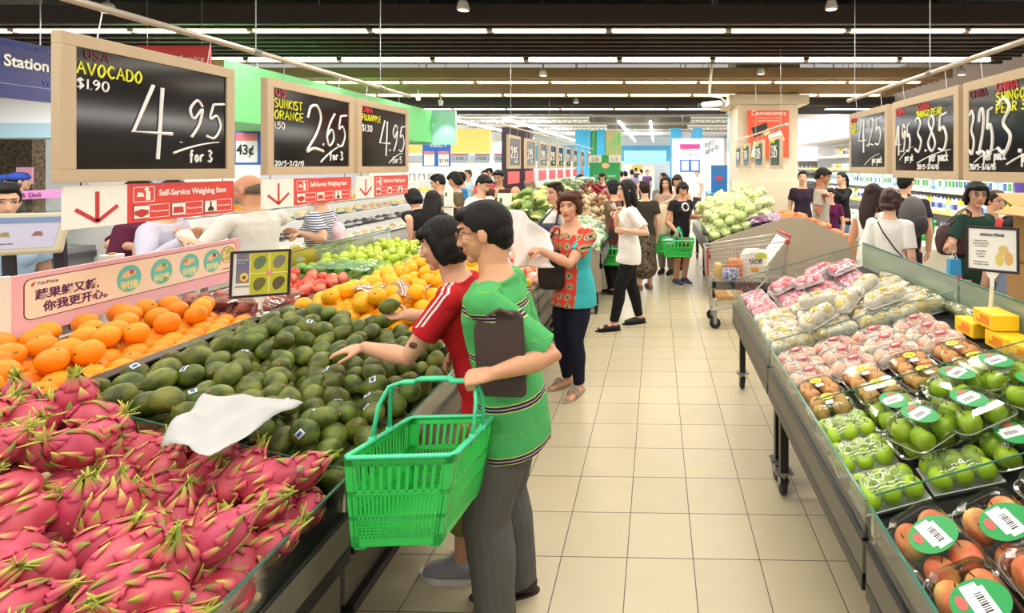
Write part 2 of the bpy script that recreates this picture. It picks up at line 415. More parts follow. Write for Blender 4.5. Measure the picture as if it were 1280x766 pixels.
        for i, (o, ln_, r_) in enumerate(((.028, .07, .0088), (.0095, .078, .0092), (-.0095, .072, .0088), (-.027, .056, .0078))):
            p0 = wr+d*(.078-.004*abs(i-1))*hk+sd*o*hk; dd = (d+sd*(o*spread*20)).normalized(); pts = [p0-d*.012*hk, p0]
            ang = 0
            for k_, fr in enumerate((.44, .31, .25)):
                ang += cu*(1.0 if k_ == 0 else 1.15)*(1+.06*i)
                v = dd*math.cos(ang)+pn*math.sin(ang); pts.append(pts[-1]+v*ln_*fr*hk)
            b.limb(pts, [r_*hk*1.08]*2+[r_*hk, r_*hk*.93, r_*hk*.8], 8)
        tb = wr+d*.02*hk+sd*.026*hk+pn*.004*hk; tv = (d*.62+sd*.6+pn*(.25+.35*cu)).normalized(); t2 = (d*.85+sd*(.25-.25*cu)+pn*(.25+.6*cu)).normalized()
        b.limb([tb, tb+tv*.036*hk, tb+tv*.036*hk+t2*.03*hk, tb+tv*.034*hk+t2*.055*hk], [.0125*hk, .0108*hk, .0096*hk, .0075*hk], 8)
    Rhi = Rh.transposed(); base = [sl(c) for c in skin]
    dk = lambda f, c=base: [q*f for q in c]+[1]
    def colr(co):
        q = Rhi @ (co-hc)/hs
        if abs(q.x) < .09 and abs(q.y) < .13 and abs(q.z) < .14 and q.y > .05:
            ax = abs(q.x)
            if q.y > .06:
                e = ((ax-.031)/.0165)**2+((q.z-.006)/(.0066))**2
                if e < 1: return [.02, .013, .01, 1] if abs(ax-.031) < .0072 or q.z > .0095 else [.55, .5, .46, 1]
                if e < 1.5 and q.z > .004: return [.06, .035, .025, 1]
                if ((ax-.033)/.022)**2+((q.z-.028-.06*(.033-ax)*.4)/.0042)**2 < 1: return [.07, .045, .035, 1]
            if (q.x/.023)**2+((q.z+.067)/.0095)**2 < 1 and q.y > .075: return [base[0]*.75, base[1]*.42, base[2]*.42, 1] if abs(q.z+.067) > .0014 else [base[0]*.3, base[1]*.14, base[2]*.14, 1]
        return base+[1]
    body = vox(b, res, 'body', SKIN, root, smooth=3 if fine else 2, col=colr)
    # clothes
    if top:
        c = MB(); e = shirtloose
        rr = [(hem-.03, .099*hemw*bw, .079*hemw*bw, .004), (hem, .099*hemw*bw, .078*hemw*bw, .001)] + [q for q in T if q[0] > hem+.015 and q[0] < neckline-.005]
        c.limb([P(t, 0, o) for t, a, q, o in rr]+([P(.287, 0, -.003)] if neckline > .295 else [])+[P(neckline, 0, -.003)], [((a)*H+e, q*H+e) for t, a, q, o in rr]+([(.080*H*bw+e, .050*H*bw+e)] if neckline > .295 else [])+([(.055*H+e*.5, .045*H+e*.5)] if neckline > .295 else [(.062*H+e*.5, .05*H+e*.5)]), 24, rt, flat=(1, 1))
        if female:
            for s in (-1, 1): c.ell(P(.205, s*.042, .055), (.04*H*bw, .03*H*bw, .038*H*bw), None, 12, 8)
        for sh, el, wr, s in ARM:
            if sleeve <= 0: continue
            c.ell(sh, .0345*H*ab+e*.6, None, 14, 10)
            pts = [P(.275, s*sw*.62, -.002), sh]
            rd = [.033*H*ab+e*.6, .032*H*ab+e]
            if sleeve <= 1: pts += [sh.lerp(el, sleeve*.5), sh.lerp(el, sleeve)]; rd += [.030*H*ab+e*1.05, .0285*H*ab+e*1.35]
            else: pts += [sh.lerp(el, .5), el, el.lerp(wr, (sleeve-1)*.5), el.lerp(wr, sleeve-1)]; rd += [.03*H*ab+e, .027*H*ab+e, .025*H*ab+e, .021*H+e*.8]
            c.limb(pts, rd, 14, flat=(0, 1))
        wr_ = lambda co: .0045*noise.noise(V((co.x*14, co.y*14, co.z*7)))+.002*noise.noise(co*34)
        vox(c, res, 'shirt', top, root, smooth=4, fn=wr_, pick=pick_top)
    if skirt:
        c = MB(); c.limb([P(.03), P(-.02), V((0, hip.y, (1-skirt)*.5*H+.0)).lerp(P(-.02), .3), V((0, 0, (1-skirt)*.5*H))], [(.088*H*bw+.01, .068*H*bw+.01), (.102*H*bw, .082*H*bw), (.11*H, .09*H), (.125*H, .105*H)], 24, (1, 0, 0))
        vox(c, res, 'skirt', bottom, root, smooth=3, fn=lambda co: .006*noise.noise(V((co.x*16, co.y*16, co.z*3))))
    elif bottom:
        c = MB(); c.limb([P(.02), P(-.015, 0, -.004), P(-.05, 0, -.004)], [(.088*H*bw, .064*H*bw), (.092*H*bw+.003, .068*H*bw+.004), (.085*H*bw+.006, .068*H*bw+.006)], 20, rt)
        for h0, kn, an, f in leg:
            l = legs; mid = h0.lerp(kn, .5); ca = kn.lerp(an, .35)+V((0, -.010*H/1.65, 0))
            pts = [h0, mid, kn]; rd = [(.047*H*bw+loose*.3, .052*H*bw+loose*.3), (.047*H*bw+loose*.7, .05*H*bw+loose*.7), (.036*H+loose, .038*H+loose)]
            if l > .5:
                e_ = kn.lerp(an, (l-.5)*2*(1.06 if loose > .02 else .97)); 
                if l > .8: pts.append(ca); rd.append((.034*H+loose, .037*H+loose))
                pts.append(e_); k_ = (l-.5)*2; rr_ = (.036*(1-k_)+.023*k_)*H+loose*1.05; rd.append((rr_, rr_*1.08))
            c.limb(pts, rd, 16, flat=(0, 1))
        vox(c, res, 'trousers', bottom, root, smooth=4, fn=lambda co: .004*noise.noise(V((co.x*13, co.y*13, co.z*9)))-(.022*min(1, max(0, (((co-hip).dot(sp)/H-hem)+.03)/.03)) if top else 0), pick=pick_bottom)
    # shoes
    sm = shoes if not isinstance(shoes, tuple) else mat('shoe_%d_%d_%d' % shoes, shoes, rough=.6)
    for h0, kn, an, f in leg:
        fd = V((math.sin(math.radians(f[2])), math.cos(math.radians(f[2])), 0)); sd = V((fd.y, -fd.x, 0)); zb = f[3] if len(f) > 3 else 0
        c = MB(); q = 1.1 if bigshoe else 1.0
        base_ = V((an.x, an.y, zb))
        hi = .06 if bigshoe else .045
        c.limb([base_-fd*.045+V((0, 0, hi*.8)), base_+fd*.0+V((0, 0, hi)), base_+fd*.08+V((0, 0, .038)), base_+fd*.155+V((0, 0, .028))], [(.036*q, .032*q), (.04*q, hi-.006), (.046*q, .031), (.036*q, .02)], 14, sd)
        if sandal:
            c = MB(); P4 = lambda y_, x_, z_: base_+fd*y_+sd*x_+V((0, 0, z_))
            for y_, hh, ww in ((.095, .052, .044), (.06, .066, .042)): c.tube([P4(y_, ww*math.cos(w)*1.02, .012+hh*math.sin(w)) for w in [math.pi*i/12 for i in range(13)]], [(.009, .003)]*13, 6)
            c.tube([P4(-.02, .036, .03), P4(-.058, .0, .05), P4(-.02, -.036, .03)], [(.007, .003)]*3, 6); c.tube([P4(.06, 0, .08), P4(.10, 0, .063), P4(.135, 0, .035)], [(.01, .004)]*3, 6)
            for kk in range(6): c.ell(P4(.075+.012*(kk % 2), .026*math.cos(kk), .072+.004*math.sin(kk*2)), .008, None, 8, 6)
            s1 = c.build('sandal', sm, root, smooth=True)
        else: s1 = vox(c, max(res*.8, .006), 'shoe', sm, root, smooth=3)
        if bigshoe:
            c = MB()
            for kk in range(5):
                y_, z_ = .025+.022*kk, .078-.0085*kk
                c.tube([base_+fd*(y_-.006)+sd*-.024+V((0, 0, z_-.008)), base_+fd*y_+V((0, 0, z_+.002)), base_+fd*(y_+.006)+sd*.024+V((0, 0, z_-.008))], .0035, 5)
            c.build('laces', SOLE, s1)
        c = MB(); poly = []
        for i in range(20):
            w = 2*math.pi*i/20; u = math.cos(w); poly.append((math.sin(w)*(.047 if u > 0 else .04)*q*(1-.25*max(0, u)**4), .058+u*.142))
        c.prism(poly, lambda a, d_, h: base_+sd*a+fd*d_+V((0, 0, h)), .022 if bigshoe else .012)
        so = c.build('sole', SOLE if bigshoe else sm, s1)
    if hair:
        hm = hairm or HAIRBLK; c = MB(); hair_mb(c, hair, TH)
        def fh(co):
            q = Rhi @ (co-hc)/hs; a = math.atan2(q.x, q.y+.02)
            return .0035*noise.noise(V((a*11, q.z*5, 3)))+.0018*noise.noise(V((a*34, q.z*9, 7)))
        vox(c, min(res, .008), 'hair', hm, root, smooth=3 if fine else 2, fn=fh)
    if glasses:
        c = MB()
        for s in (-1, 1):
            pts = [TH(V((s*.033+.0215*math.cos(w), .099+.0*abs(math.cos(w))-.10*abs(s*.033+.0215*math.cos(w))*.25, .004+.0145*math.sin(w)))) for w in [2*math.pi*i/16 for i in range(16)]]
            c.tube(pts, .0014*hs, 6, closed=True)
            c.tube([TH(V((s*.055, .094, .006))), TH(V((s*.079, .03, .006))), TH(V((s*.083, -.008, .0)))], .0014*hs, 6)
        c.tube([TH(V((-.012, .1, .006))), TH(V((0, .103, .01))), TH(V((.012, .1, .006)))], .0012*hs, 6)
        g = c.build('glasses', mat('glasses_wire', (70, 55, 45), rough=.3, metal=.6), root)
        c = MB()
        for s in (-1, 1): c.prism([(.0205*math.cos(w), .0135*math.sin(w)) for w in [2*math.pi*i/14 for i in range(14)]], lambda a, q, h: TH(V((s*.033+a, .0985-.025*abs(s*.033+a), .004+q))+V((0, h, 0))), .001)
        c.build('lens', glass('lens_glass', (235, 235, 235), .15), g)
    root['_hc'] = tuple(M @ hc)
    del root['_hc']
    return dict(root=root, arm=[tuple(M @ q for q in a[:3]) for a in ARM], hc=M @ hc, M=M, hip=M @ hip, sh=[M @ a[0] for a in ARM])
# ================================================================ setting
def tile_mat():
    m = bpy.data.materials.new('floor_tiles'); m.use_nodes = True; nt = m.node_tree; n = nt.nodes; L = nt.links.new; b = n['Principled BSDF']
    tc = n.new('ShaderNodeTexCoord'); sp = n.new('ShaderNodeSeparateXYZ'); L(tc.outputs['Object'], sp.inputs[0])
    def mth(op, a, c=None, d=None):
        q = n.new('ShaderNodeMath'); q.operation = op
        for i, v in enumerate((a, c, d)):
            if v is None: continue
            if isinstance(v, (int, float)): q.inputs[i].default_value = v
            else: L(v, q.inputs[i])
        return q.outputs[0]
    X = sp.outputs[0]; Y = mth('MULTIPLY_ADD', X, .0213, sp.outputs[1])
    fx = mth('ABSOLUTE', mth('SUBTRACT', mth('FRACT', mth('MULTIPLY_ADD', X, 1/.2985, .134/.2985)), .5))
    fy = mth('ABSOLUTE', mth('SUBTRACT', mth('FRACT', mth('MULTIPLY_ADD', Y, 1/.3, -.211/.3)), .5))
    g = mth('MAXIMUM', fx, fy); mr = n.new('ShaderNodeMapRange'); mr.inputs[1].default_value = .490; mr.inputs[2].default_value = .4955; L(g, mr.inputs[0])
    ix = mth('FLOOR', mth('MULTIPLY_ADD', X, 1/.2985, .134/.2985)); iy = mth('FLOOR', mth('MULTIPLY_ADD', Y, 1/.3, -.211/.3))
    cb = n.new('ShaderNodeCombineXYZ'); L(ix, cb.inputs[0]); L(iy, cb.inputs[1]); wn = n.new('ShaderNodeTexWhiteNoise'); L(cb.outputs[0], wn.inputs[0])
    ns = n.new('ShaderNodeTexNoise'); ns.inputs['Scale'].default_value = 9; ns.inputs['Detail'].default_value = 5; L(tc.outputs['Object'], ns.inputs[0])
    v = mth('MULTIPLY_ADD', wn.outputs[0], .07, mth('MULTIPLY_ADD', ns.outputs[0], .12, .895))
    hs = n.new('ShaderNodeHueSaturation'); hs.inputs['Color'].default_value = rgb((200, 187, 154)); L(v, hs.inputs['Value'])
    mx = n.new('ShaderNodeMix'); mx.data_type = 'RGBA'; L(mr.outputs[0], mx.inputs[0]); L(hs.outputs[0], mx.inputs[6]); mx.inputs[7].default_value = rgb((84, 70, 52))
    L(mx.outputs[2], b.inputs['Base Color']); b.inputs['Roughness'].default_value = .3; b.inputs['Specular IOR Level'].default_value = .42
    bp = n.new('ShaderNodeBump'); bp.inputs['Strength'].default_value = .35; bp.inputs['Distance'].default_value = .003; bp.invert = True; L(mr.outputs[0], bp.inputs['Height']); L(bp.outputs[0], b.inputs['Normal'])
    return m
fl = MB(); fl.box((-3, 19, -.05), (30, 50, .1)); struct(fl.build('floor', tile_mat()))
WHITE = mat('white_paint', (238, 236, 232), rough=.6, var=.05, scale=3)
CREAM = mat('cream_paint', (226, 214, 190), rough=.6, var=.06, scale=3)
GREYC = mat('grey_ceiling', (128, 128, 122), rough=.9, var=.5, scale=1.5)
WHC = mat('white_ceiling', (228, 230, 234), rough=.8, var=.2, scale=1.2)
BRN = mat('brown_slat', (56, 46, 37), rough=.5, var=.2, scale=20, stretch=(.05, 1, 1))
TAN = mat('tan_slat', (176, 148, 104), rough=.5, var=.2, scale=20, stretch=(.05, 1, 1))
DGR = mat('dark_grey_slat', (66, 62, 60), rough=.6)
STEEL = mat('steel', (170, 172, 174), rough=.32, metal=.9)
GALV = mat('galvanised', (142, 140, 132), rough=.45, metal=.6, var=.3, scale=6)
BLACK = mat('black_metal', (26, 25, 25), rough=.4, var=.2)
c = MB(); c.box((-3, 5.5, 4.75), (30, 16, .2)); struct(c.build('ceiling', GREYC))
c = MB(); c.box((-3, 29, 4.2), (30, 31, .2)); o = struct(c.build('ceiling_hall', WHC))
# services in the open void
for nm, p0, p1, r, m, lab in (('air_duct', (-9, 6.2, 4.1), (5, 6.0, 4.15), .28, GALV, 'round grey air duct running above the front slatted ceiling panel'),
                              ('air_duct', (-9, 7.7, 4.15), (6, 7.9, 4.1), .22, GALV, 'round grey air duct above the gap between the slatted panels'),
                              ('sprinkler_pipe', (-9, 4.35, 3.82), (6, 4.45, 3.84), .035, mat('pipe_red', (150, 120, 100), rough=.5), 'thin service pipe crossing above the front edge of the slats'),
                              ('cable_tray', (-9, 4.75, 3.75), (6, 4.75, 3.75), .05, STEEL, 'silver cable tray crossing above the front edge of the slats')):
    q = MB(); q.tube([V(p0).lerp(V(p1), i/8) for i in range(9)], r, 14); o = q.build(nm, m, None, smooth=True); tag(o, lab, 'pipe')
    h = MB()
    for i in (1, 3, 5, 7): a = V(p0).lerp(V(p1), i/8); h.tube([a, (a.x, a.y, 4.66)], .012, 6); h.tube([a+V((.0, (r+.008)*math.cos(w), (r+.008)*math.sin(w))) for w in [2*math.pi*k/14 for k in range(14)]], .01, 5, closed=True)
    h.build('hanger', STEEL, o)
LAMPW = mat('lamp_warm', (255, 236, 200), emit=7.0); LAMPC = mat('lamp_cool', (240, 248, 255), emit=9.0); LAMPE = mat('lamp_end', (190, 184, 172), rough=.5)
def tube_lamp(x0, x1, y, z, m, lab, grp, w=.055):
    b = MB(); b.box(((x0+x1)/2, y, z), (x1-x0-.07, w, w)); o = b.build('tube_lamp', m, None, bevel=.008); tag(o, lab, 'ceiling lamp', grp)
    e = MB(); e.box((x0+.017, y, z), (.03, w*.9, w*.9)); e.box((x1-.017, y, z), (.03, w*.9, w*.9)); e.build('end_cap', LAMPE, o)
def cloud(lab, x0, x1, y0, y1, zb, h, m, nsl, rows, grp, ml, off=0):
    root = thing('slatted_ceiling_panel', lab, 'ceiling panel', ((x0+x1)/2, y0, zb))
    b = MB(); b.span((x0, y0-.03, zb), (x1, y0+.03, zb+h)); wb(b, 'fascia', m, root)
    b = MB(); b.span((x0, y1-.03, zb), (x1, y1+.03, zb+h)); wb(b, 'fascia', m, root)
    b = MB()
    for i in range(nsl):
        y = y0+(y1-y0)*(i+1)/(nsl+1); b.span((x0, y-.02, zb+.012), (x1, y+.02, zb+.15))
    s = wb(b, 'slats', m, root)
    b = MB(); b.span((x0, y0, zb+h-.02), (x1, y1, zb+h)); wb(b, 'backing', m, root)
    b = MB()
    for x in (x0+1, x0+(x1-x0)*.4, x0+(x1-x0)*.7, x1-.6):
        for y in (y0+.2, y1-.2): b.tube([(x, y, zb+h), (x, y, 4.66)], .008, 6)
    wb(b, 'hanger', STEEL, root)
    for y, rl in rows:
        b = MB(); b.span((x0, y-.06, zb+.05), (x1-.1, y+.06, zb+.075)); wb(b, 'lamp_channel', m, root)
        x = x1-.25+off; i = 0
        while x-1.25 > x0: tube_lamp(x-1.25, x, y, zb+.018, ml, rl, grp+' '+rl[-40:]); x -= 1.25
cloud('dark brown slatted ceiling panel nearest the camera over the fruit stands', -9, 4.75, 5.1, 7.05, 3.185, .19, BRN, 9,
      [(5.36, 'warm white tube lamp in the front row of the dark brown slats'), (6.86, 'warm white tube lamp in the rear row of the dark brown slats')], 'tubes,', LAMPW)
cloud('light tan slatted ceiling panel behind the dark brown one', -9.4, 4.7, 8.15, 10.4, 3.18, .16, TAN, 11,
      [(8.6, 'warm white tube lamp in the front row of the tan slats'), (10.15, 'warm white tube lamp in the rear row of the tan slats')], 'tubes,', LAMPW)
cloud('dark grey slatted ceiling panel behind the tan one, stopping short of the cream column', -10, 1.75, 11.2, 13.0, 3.1, .2, DGR, 7,
      [(11.9, 'white tube lamp under the dark grey slatted panel')], 'tubes,', LAMPW)
cloud('dark grey slatted ceiling panel to the right of the cream column', 2.95, 5.4, 11.2, 13.0, 3.1, .2, DGR, 7, [(11.9, 'white tube lamp under the dark panel right of the cream column')], 'tubes,', LAMPW)
# lamps and roof steel of the hall beyond
for y, z in ((14.2, 3.62), (16.5, 3.66)):
    x = 5.0
    while x > -9.4: tube_lamp(x-1.45, x, y, z, LAMPC, 'cool white tube lamp in the cross rows at the start of the rear hall', 'cross tubes of the rear hall', .07); x -= 1.5
def run_lamp(x, y0, y1, lab):
    b = MB(); b.span((x-.05, y0, 3.62), (x+.05, y1, 3.7)); o = b.build('long_lamp', LAMPC, None, bevel=.01); tag(o, lab, 'ceiling lamp')
    b = MB()
    for y in (y0+.3, y1-.3): b.tube([(x, y, 3.7), (x, y, 4.12)], .01, 6)
    b.build('hanger', STEEL, o)
run_lamp(-1.6, 21.5, 38, 'long lamp line over the middle of the rear hall, the left of the central pair'); run_lamp(-.27, 21.5, 38, 'long lamp line over the middle of the rear hall, the right of the central pair')
run_lamp(-6.0, 20, 38, 'long lamp line over the left side of the rear hall above the board row'); run_lamp(-8.2, 18, 34, 'long lamp line over the left of the rear hall by the yellow wall')
for i, y in enumerate((18, 21, 25, 30)):
    b = MB()
    b.tube([(-12, y, 3.85), (9, y, 3.85)], .05, 6); b.tube([(-12, y, 4.1), (9, y, 4.1)], .05, 6)
    for k in range(42): x = -12+k*.5; b.tube([(x, y, 3.85), (x+.25, y, 4.1)], .018, 5); b.tube([(x+.25, y, 4.1), (x+.5, y, 3.85)], .018, 5)
    o = b.build('roof_truss', mat('truss_grey', (150, 148, 142), rough=.6), None); tag(o, ['steel roof truss nearest of four across the rear hall', 'steel roof truss second of four across the rear hall', 'steel roof truss third of four across the rear hall', 'steel roof truss farthest of four across the rear hall'][i], 'roof truss')
for i, (x0, y, w) in enumerate(((-3.0, 23.0, 4.5), (-2.6, 27, 4.2))):
    b = MB(); b.box((x0+w/2, y, 3.9), (w, .55, .3)); o = b.build('rectangular_duct', mat('duct_brown', (120, 110, 95), rough=.6, var=.3), None, bevel=.01); tag(o, ['brownish rectangular duct crossing under the roof of the rear hall', 'second brownish rectangular duct deeper in the rear hall'][i], 'pipe')
    b = MB()
    for x in (x0+.5, x0+w-.5): b.tube([(x, y, 4.05), (x, y, 4.12)], .015, 6)
    b.build('hanger', STEEL, o)
# walls
SHADEB = mat('pale_blue_panel', (176, 208, 222), rough=.6)
CYAN = mat('cyan_column', (60, 176, 226), rough=.5, var=.1)
b = MB(); b.span((-14, 40, 0), (9, 40.2, 4.2)); struct(b.build('wall_back', mat('far_wall', (222, 232, 240), rough=.7)))
b = MB(); b.span((-11.2, 11.5, 0), (-11, 40, 4.2)); struct(b.build('wall_left', WHITE))
b = MB(); b.span((-14, 9.0, 0), (-11, 9.2, 4.2)); struct(b.build('wall_counter', mat('stone_wall', (120, 106, 88), rough=.9, var=.6, scale=18, col2=(70, 60, 50))))
b = MB(); b.span((5.2, 1, 0), (5.4, 40, 3.9)); struct(b.build('wall_right', mat('pink_white_wall', (240, 226, 222), rough=.7)))
b = MB(); b.span((2.9, 16.4, 0), (5.2, 16.6, 3.3)); struct(b.build('wall_shelf', mat('pink_white_wall')))
b = MB(); b.span((-14, 40-.05, 2.2), (9, 40, 3.4)); o = b.build('trim_1', mat('blue_band', (96, 176, 226), rough=.6)); struct(o)
# bulkhead over the fresh counter
b = MB(); b.span((-11, 7.0, 2.36), (-6.2, 7.4, 3.0)); struct(b.build('bulkhead_wall', mat('bright_bulkhead', (250, 250, 252), rough=.5)))
b = MB(); b.span((-11, 6.95, 2.16), (-6.2, 7.4, 2.36)); struct(b.build('trim_2', SHADEB))
b = MB(); b.span((-8.45, 7.6, 0), (-7.7, 8.2, 4.6)); struct(b.build('column_1', mat('pale_column', (222, 216, 206), rough=.6)))
b = MB(); b.span((-7.6, 7.45, 0), (-7.3, 7.9, 2.3)); struct(b.build('column_2', mat('lilac_column', (192, 200, 232), rough=.5)))
b = MB(); b.span((-7.3, 9.4, 0), (-5.4, 9.6, 2.25)); struct(b.build('wall_counter_end', mat('lilac_white', (224, 226, 244), rough=.6)))
# green bulkhead with two spots
GRN = mat('green_bulkhead', (112, 204, 128), rough=.55)
b = MB(); b.span((-5.6, 5.2, 2.24), (-4.4, 10, 2.86)); struct(b.build('wall_green', GRN))
b = MB(); b.span((-4.9, 10.02, 2.2), (-3.95, 10.08, 2.86)); struct(b.build('wall_green_end', mat('aqua_panel', (160, 222, 205), rough=.5)))
for i, (x, y) in enumerate(((-4.2, 9.0), (-4.12, 9.75))):
    t = thing('spotlight', ['small spotlight washing the green bulkhead, the left of two', 'small spotlight washing the aqua end panel, the right of two'][i], 'lamp', (x, y, 2.98))
    q = MB(); q.lathe([(.035, 0), (.045, .09), (.03, .11)], 12, TRS((x, y, 2.93))); wb(q, 'lamp_head', WHITE, t, smooth=True)
    q = MB(); q.tube([(x, y, 3.02), (x, y, 3.115)], .01, 6); wb(q, 'stem', STEEL, t)
    l = bpy.data.lights.new('spot_bulb', 'SPOT'); l.energy = 22; l.spot_size = 1.0; l.color = (1, .97, .9); l.shadow_soft_size = .03
    lo = bpy.data.objects.new('spot_bulb', l); COL.objects.link(lo); lo.location = (x, y-.05, 2.9); lo.rotation_euler = ((0, math.radians(-30), 0) if i == 0 else (math.radians(15), math.radians(0), 0))
# cream column and its cap
b = MB(); b.span((1.58, 10, 0), (2.76, 11.1, 3.05)); struct(b.build('column_3', CREAM))
b = MB(); b.span((1.40, 9.85, 2.98), (2.94, 11.25, 3.16)); b.span((1.55, 10, 3.16), (2.8, 11.1, 4.65)); struct(b.build('trim_3', CREAM))
b = MB(); b.span((1.45, 9.9, 0), (2.9, 9.99, 1.5)); struct(b.build('wall_column_base', mat('cream_low', (232, 220, 196), rough=.6)))
# columns with blue cladding far off
for i, (u0, u1, y, m, z) in enumerate(((719, 738, 22, CYAN, 3.35), (746, 757, 22, CYAN, 3.35), (838, 851, 21, CYAN, 3.35), (866, 878, 21, CYAN, 3.35), (912, 922, 17, mat('cyan_pattern', (90, 190, 220), rough=.5, col2=(240, 248, 250), scale=3), 3.5))):
    a, c = at(u0, 200, y), at(u1, 200, y); b = MB(); b.span((a.x, y, 0), (c.x, y+.5, z)); struct(b.build('column_%d' % (4+i), m, None, bevel=.01))
b = MB(); b.span((at(737, 0, 22.1).x, 22.1, 2.2), (at(748, 0, 22.1).x, 22.4, 3.3)); struct(b.build('column_9', mat('green_panel', (46, 150, 72), rough=.5)))
b = MB(); b.span((at(756, 0, 22).x, 22, .2), (at(776, 0, 22).x, 22.3, 3.3)); o = struct(b.build('column_10', mat('tan_green', (190, 160, 110), col2=(96, 180, 90), scale=.8)))
YEL = mat('yellow_wall', (246, 206, 110), rough=.7)
b = MB(); b.span((-10.8, 18, 2.25), (-5.9, 18.2, 3.1)); struct(b.build('trim_4', YEL)); b = MB(); b.span((-10.8, 18, 0), (-5.9, 18.2, 2.25)); struct(b.build('wall_rear_left', WHITE))
b = MB(); b.span((-10.8, 17.9, 1.95), (-5.9, 18, 2.15)); struct(b.build('trim_5', mat('grey_band', (170, 176, 186))))
b = MB(); b.span((at(627, 0, 12.8).x, 12.8, 0), (at(662, 0, 12.8).x, 13.2, 2.75)); struct(b.build('column_11', mat('aubergine_column', (58, 42, 60), rough=.5)))
b = MB(); b.span((at(851, 0, 21.2).x, 21.2, 1.0), (at(867, 0, 21.2).x, 21.4, 3.2)); struct(b.build('column_12', mat('grey_white', (210, 212, 214))))
b = MB(); b.span((at(840, 0, 20.6).x, 20.6, 0), (at(905, 0, 20.6).x, 20.8, 2.9)); struct(b.build('wall_rear_right', WHITE))
# sliding entrance at the far end
b = MB(); b.span((at(782, 0, 38).x, 38, 0), (at(818, 0, 38).x, 38.2, 2.0)); struct(b.build('wall_rear_shop', mat('rear_shop', (244, 238, 228))))
b = MB(); b.span((at(790, 0, 37.9).x, 37.88, 1.45), (at(802, 0, 37.9).x, 37.98, 1.8)); struct(b.build('trim_6', mat('yellow_sign', (246, 200, 60))))
b = MB(); b.span((at(780, 0, 37).x, 37, 2.0), (at(833, 0, 37).x, 37.2, 2.9)); struct(b.build('trim_7', mat('blue_canopy', (120, 196, 234))))
# ================================================================ display stands
WOODG = mat('grey_woodgrain', (112, 106, 92), rough=.5, var=.25, scale=30, stretch=(1, .06, 1))
TAUPE = mat('taupe_panel', (168, 156, 138), rough=.6, var=.06, scale=3)
DARKP = mat('dark_panel', (52, 48, 46), rough=.5, var=.2)
BLK = mat('black_trim', (22, 21, 22), rough=.35)
DECK = mat('black_deck', (34, 32, 30), rough=.7)
GLS = glass('edge_glass', (247, 252, 250), .12); GLSM = glass('milky_glass', (222, 238, 228), .14, .34, (196, 208, 190)); GLEDGE = mat('glass_edge', (66, 120, 104), rough=.15)
RUB = mat('caster_rubber', (30, 30, 31), rough=.6)
LX0, LXB, LZ0, LZB = -1.0, -2.06, .665, .93      # left island: front edge, divider, deck heights
RX0, RXB, RZ0, RZB = .62, 1.65, .68, .97
def zl(x): return LZ0+(LZB-LZ0)*(LX0-x)/(LX0-LXB)
def zr(x): return RZ0+(RZB-RZ0)*(x-RX0)/(RXB-RX0)
def caster(root, x, y):
    b = MB(); b.box((x, y, .135), (.09, .06, .012)); b.tube([(x, y, .13), (x, y, .105)], .018, 10)
    for s in (-1, 1): b.prism([(-.028, .105), (.028, .105), (.045, .05), (.02, .04)], lambda p, q, h: V((x+s*.022+h, y+p, q)), .004)
    b.box((x, y+.055, .11), (.03, .05, .012)); k = wb(b, 'caster', mat('caster_fork', (150, 150, 150), rough=.3, metal=.8), root)
    b = MB(); b.lathe([(.03, -.016), (.05, -.016), (.056, -.01), (.056, .01), (.05, .016), (.03, .016)], 24, MX.Translation((x, y+.03, .056)) @ MX.Rotation(math.pi/2, 4, 'Y'))
    w = wb(b, 'wheel', RUB, k, smooth=False)
    w.parent = k; w.matrix_parent_inverse = k.matrix_parent_inverse.copy() if False else (root.matrix_basis @ k.matrix_parent_inverse @ MX.Identity(4)).inverted() if False else MX.Identity(4)
    return k
def stand(lab, s, y0, y1, x0, xb, z0, zb, gl_h=.10, endglass=True):
    root = thing('produce_stand', lab, 'display stand', (x0, (y0+y1)/2, 0))
    th = math.atan2(zb-z0, abs(xb-x0)); g = .012
    b = MB(); b.prism([(x0+s*.02, z0-.03), (xb, zb-.03), (xb, zb), (x0+s*.02, z0)], lambda a, c, h: V((a, y0+g+h, c)), y1-y0-2*g); recalc(wb(b, 'deck', DECK, root))
    b = MB(); b.span((x0-.004, y0+g, z0-.015), (x0+.004, y1-g, z0+gl_h)); wb(b, 'front_glass', GLS, root)
    b = MB(); b.span((x0-.0045, y0+g, z0+gl_h), (x0+.0045, y1-g, z0+gl_h+.004)); wb(b, 'glass_edge', GLEDGE, root)
    b = MB(); b.span((x0-.012, y0+g, z0-.115), (x0+.012, y1-g, z0-.02)); wb(b, 'fascia', WOODG, root, bevel=.003)
    b = MB(); b.span((x0-.014, y0+g, z0-.02), (x0+.012, y1-g, z0-.008)); b.span((x0-.014, y0+g, z0-.165), (x0+.014, y1-g, z0-.115)); wb(b, 'front_rail', BLK, root, bevel=.003)
    if s > 0: b = MB()
    if s < 0: b = MB(); b.span((x0+s*.02, y0+g, z0-.33), (x0+s*.035, y1-g, z0-.165)); wb(b, 'lower_panel', WOODG, root)
    if s < 0: b = MB(); b.span((x0+s*.012-.014, y0+g, z0-.365), (x0+s*.012+.02, y1-g, z0-.33)); wb(b, 'lower_rail', BLK, root)
    for y in (y0+.06, y1-.06):
        for x, zt in ((x0+s*.06, z0-.02), (xb-s*.06, zb-.04)):
            b = MB(); b.span((x-.022, y-.022, .14), (x+.022, y+.022, zt)); wb(b, 'leg', BLK, root, bevel=.003); caster(root, x, y)
    b = MB(); b.span((xb-.01, y0+g, zb-(.5 if s < 0 else .12)), (xb+.01, y1-g, zb-.03)); wb(b, 'back_panel', WOODG, root)
    return root
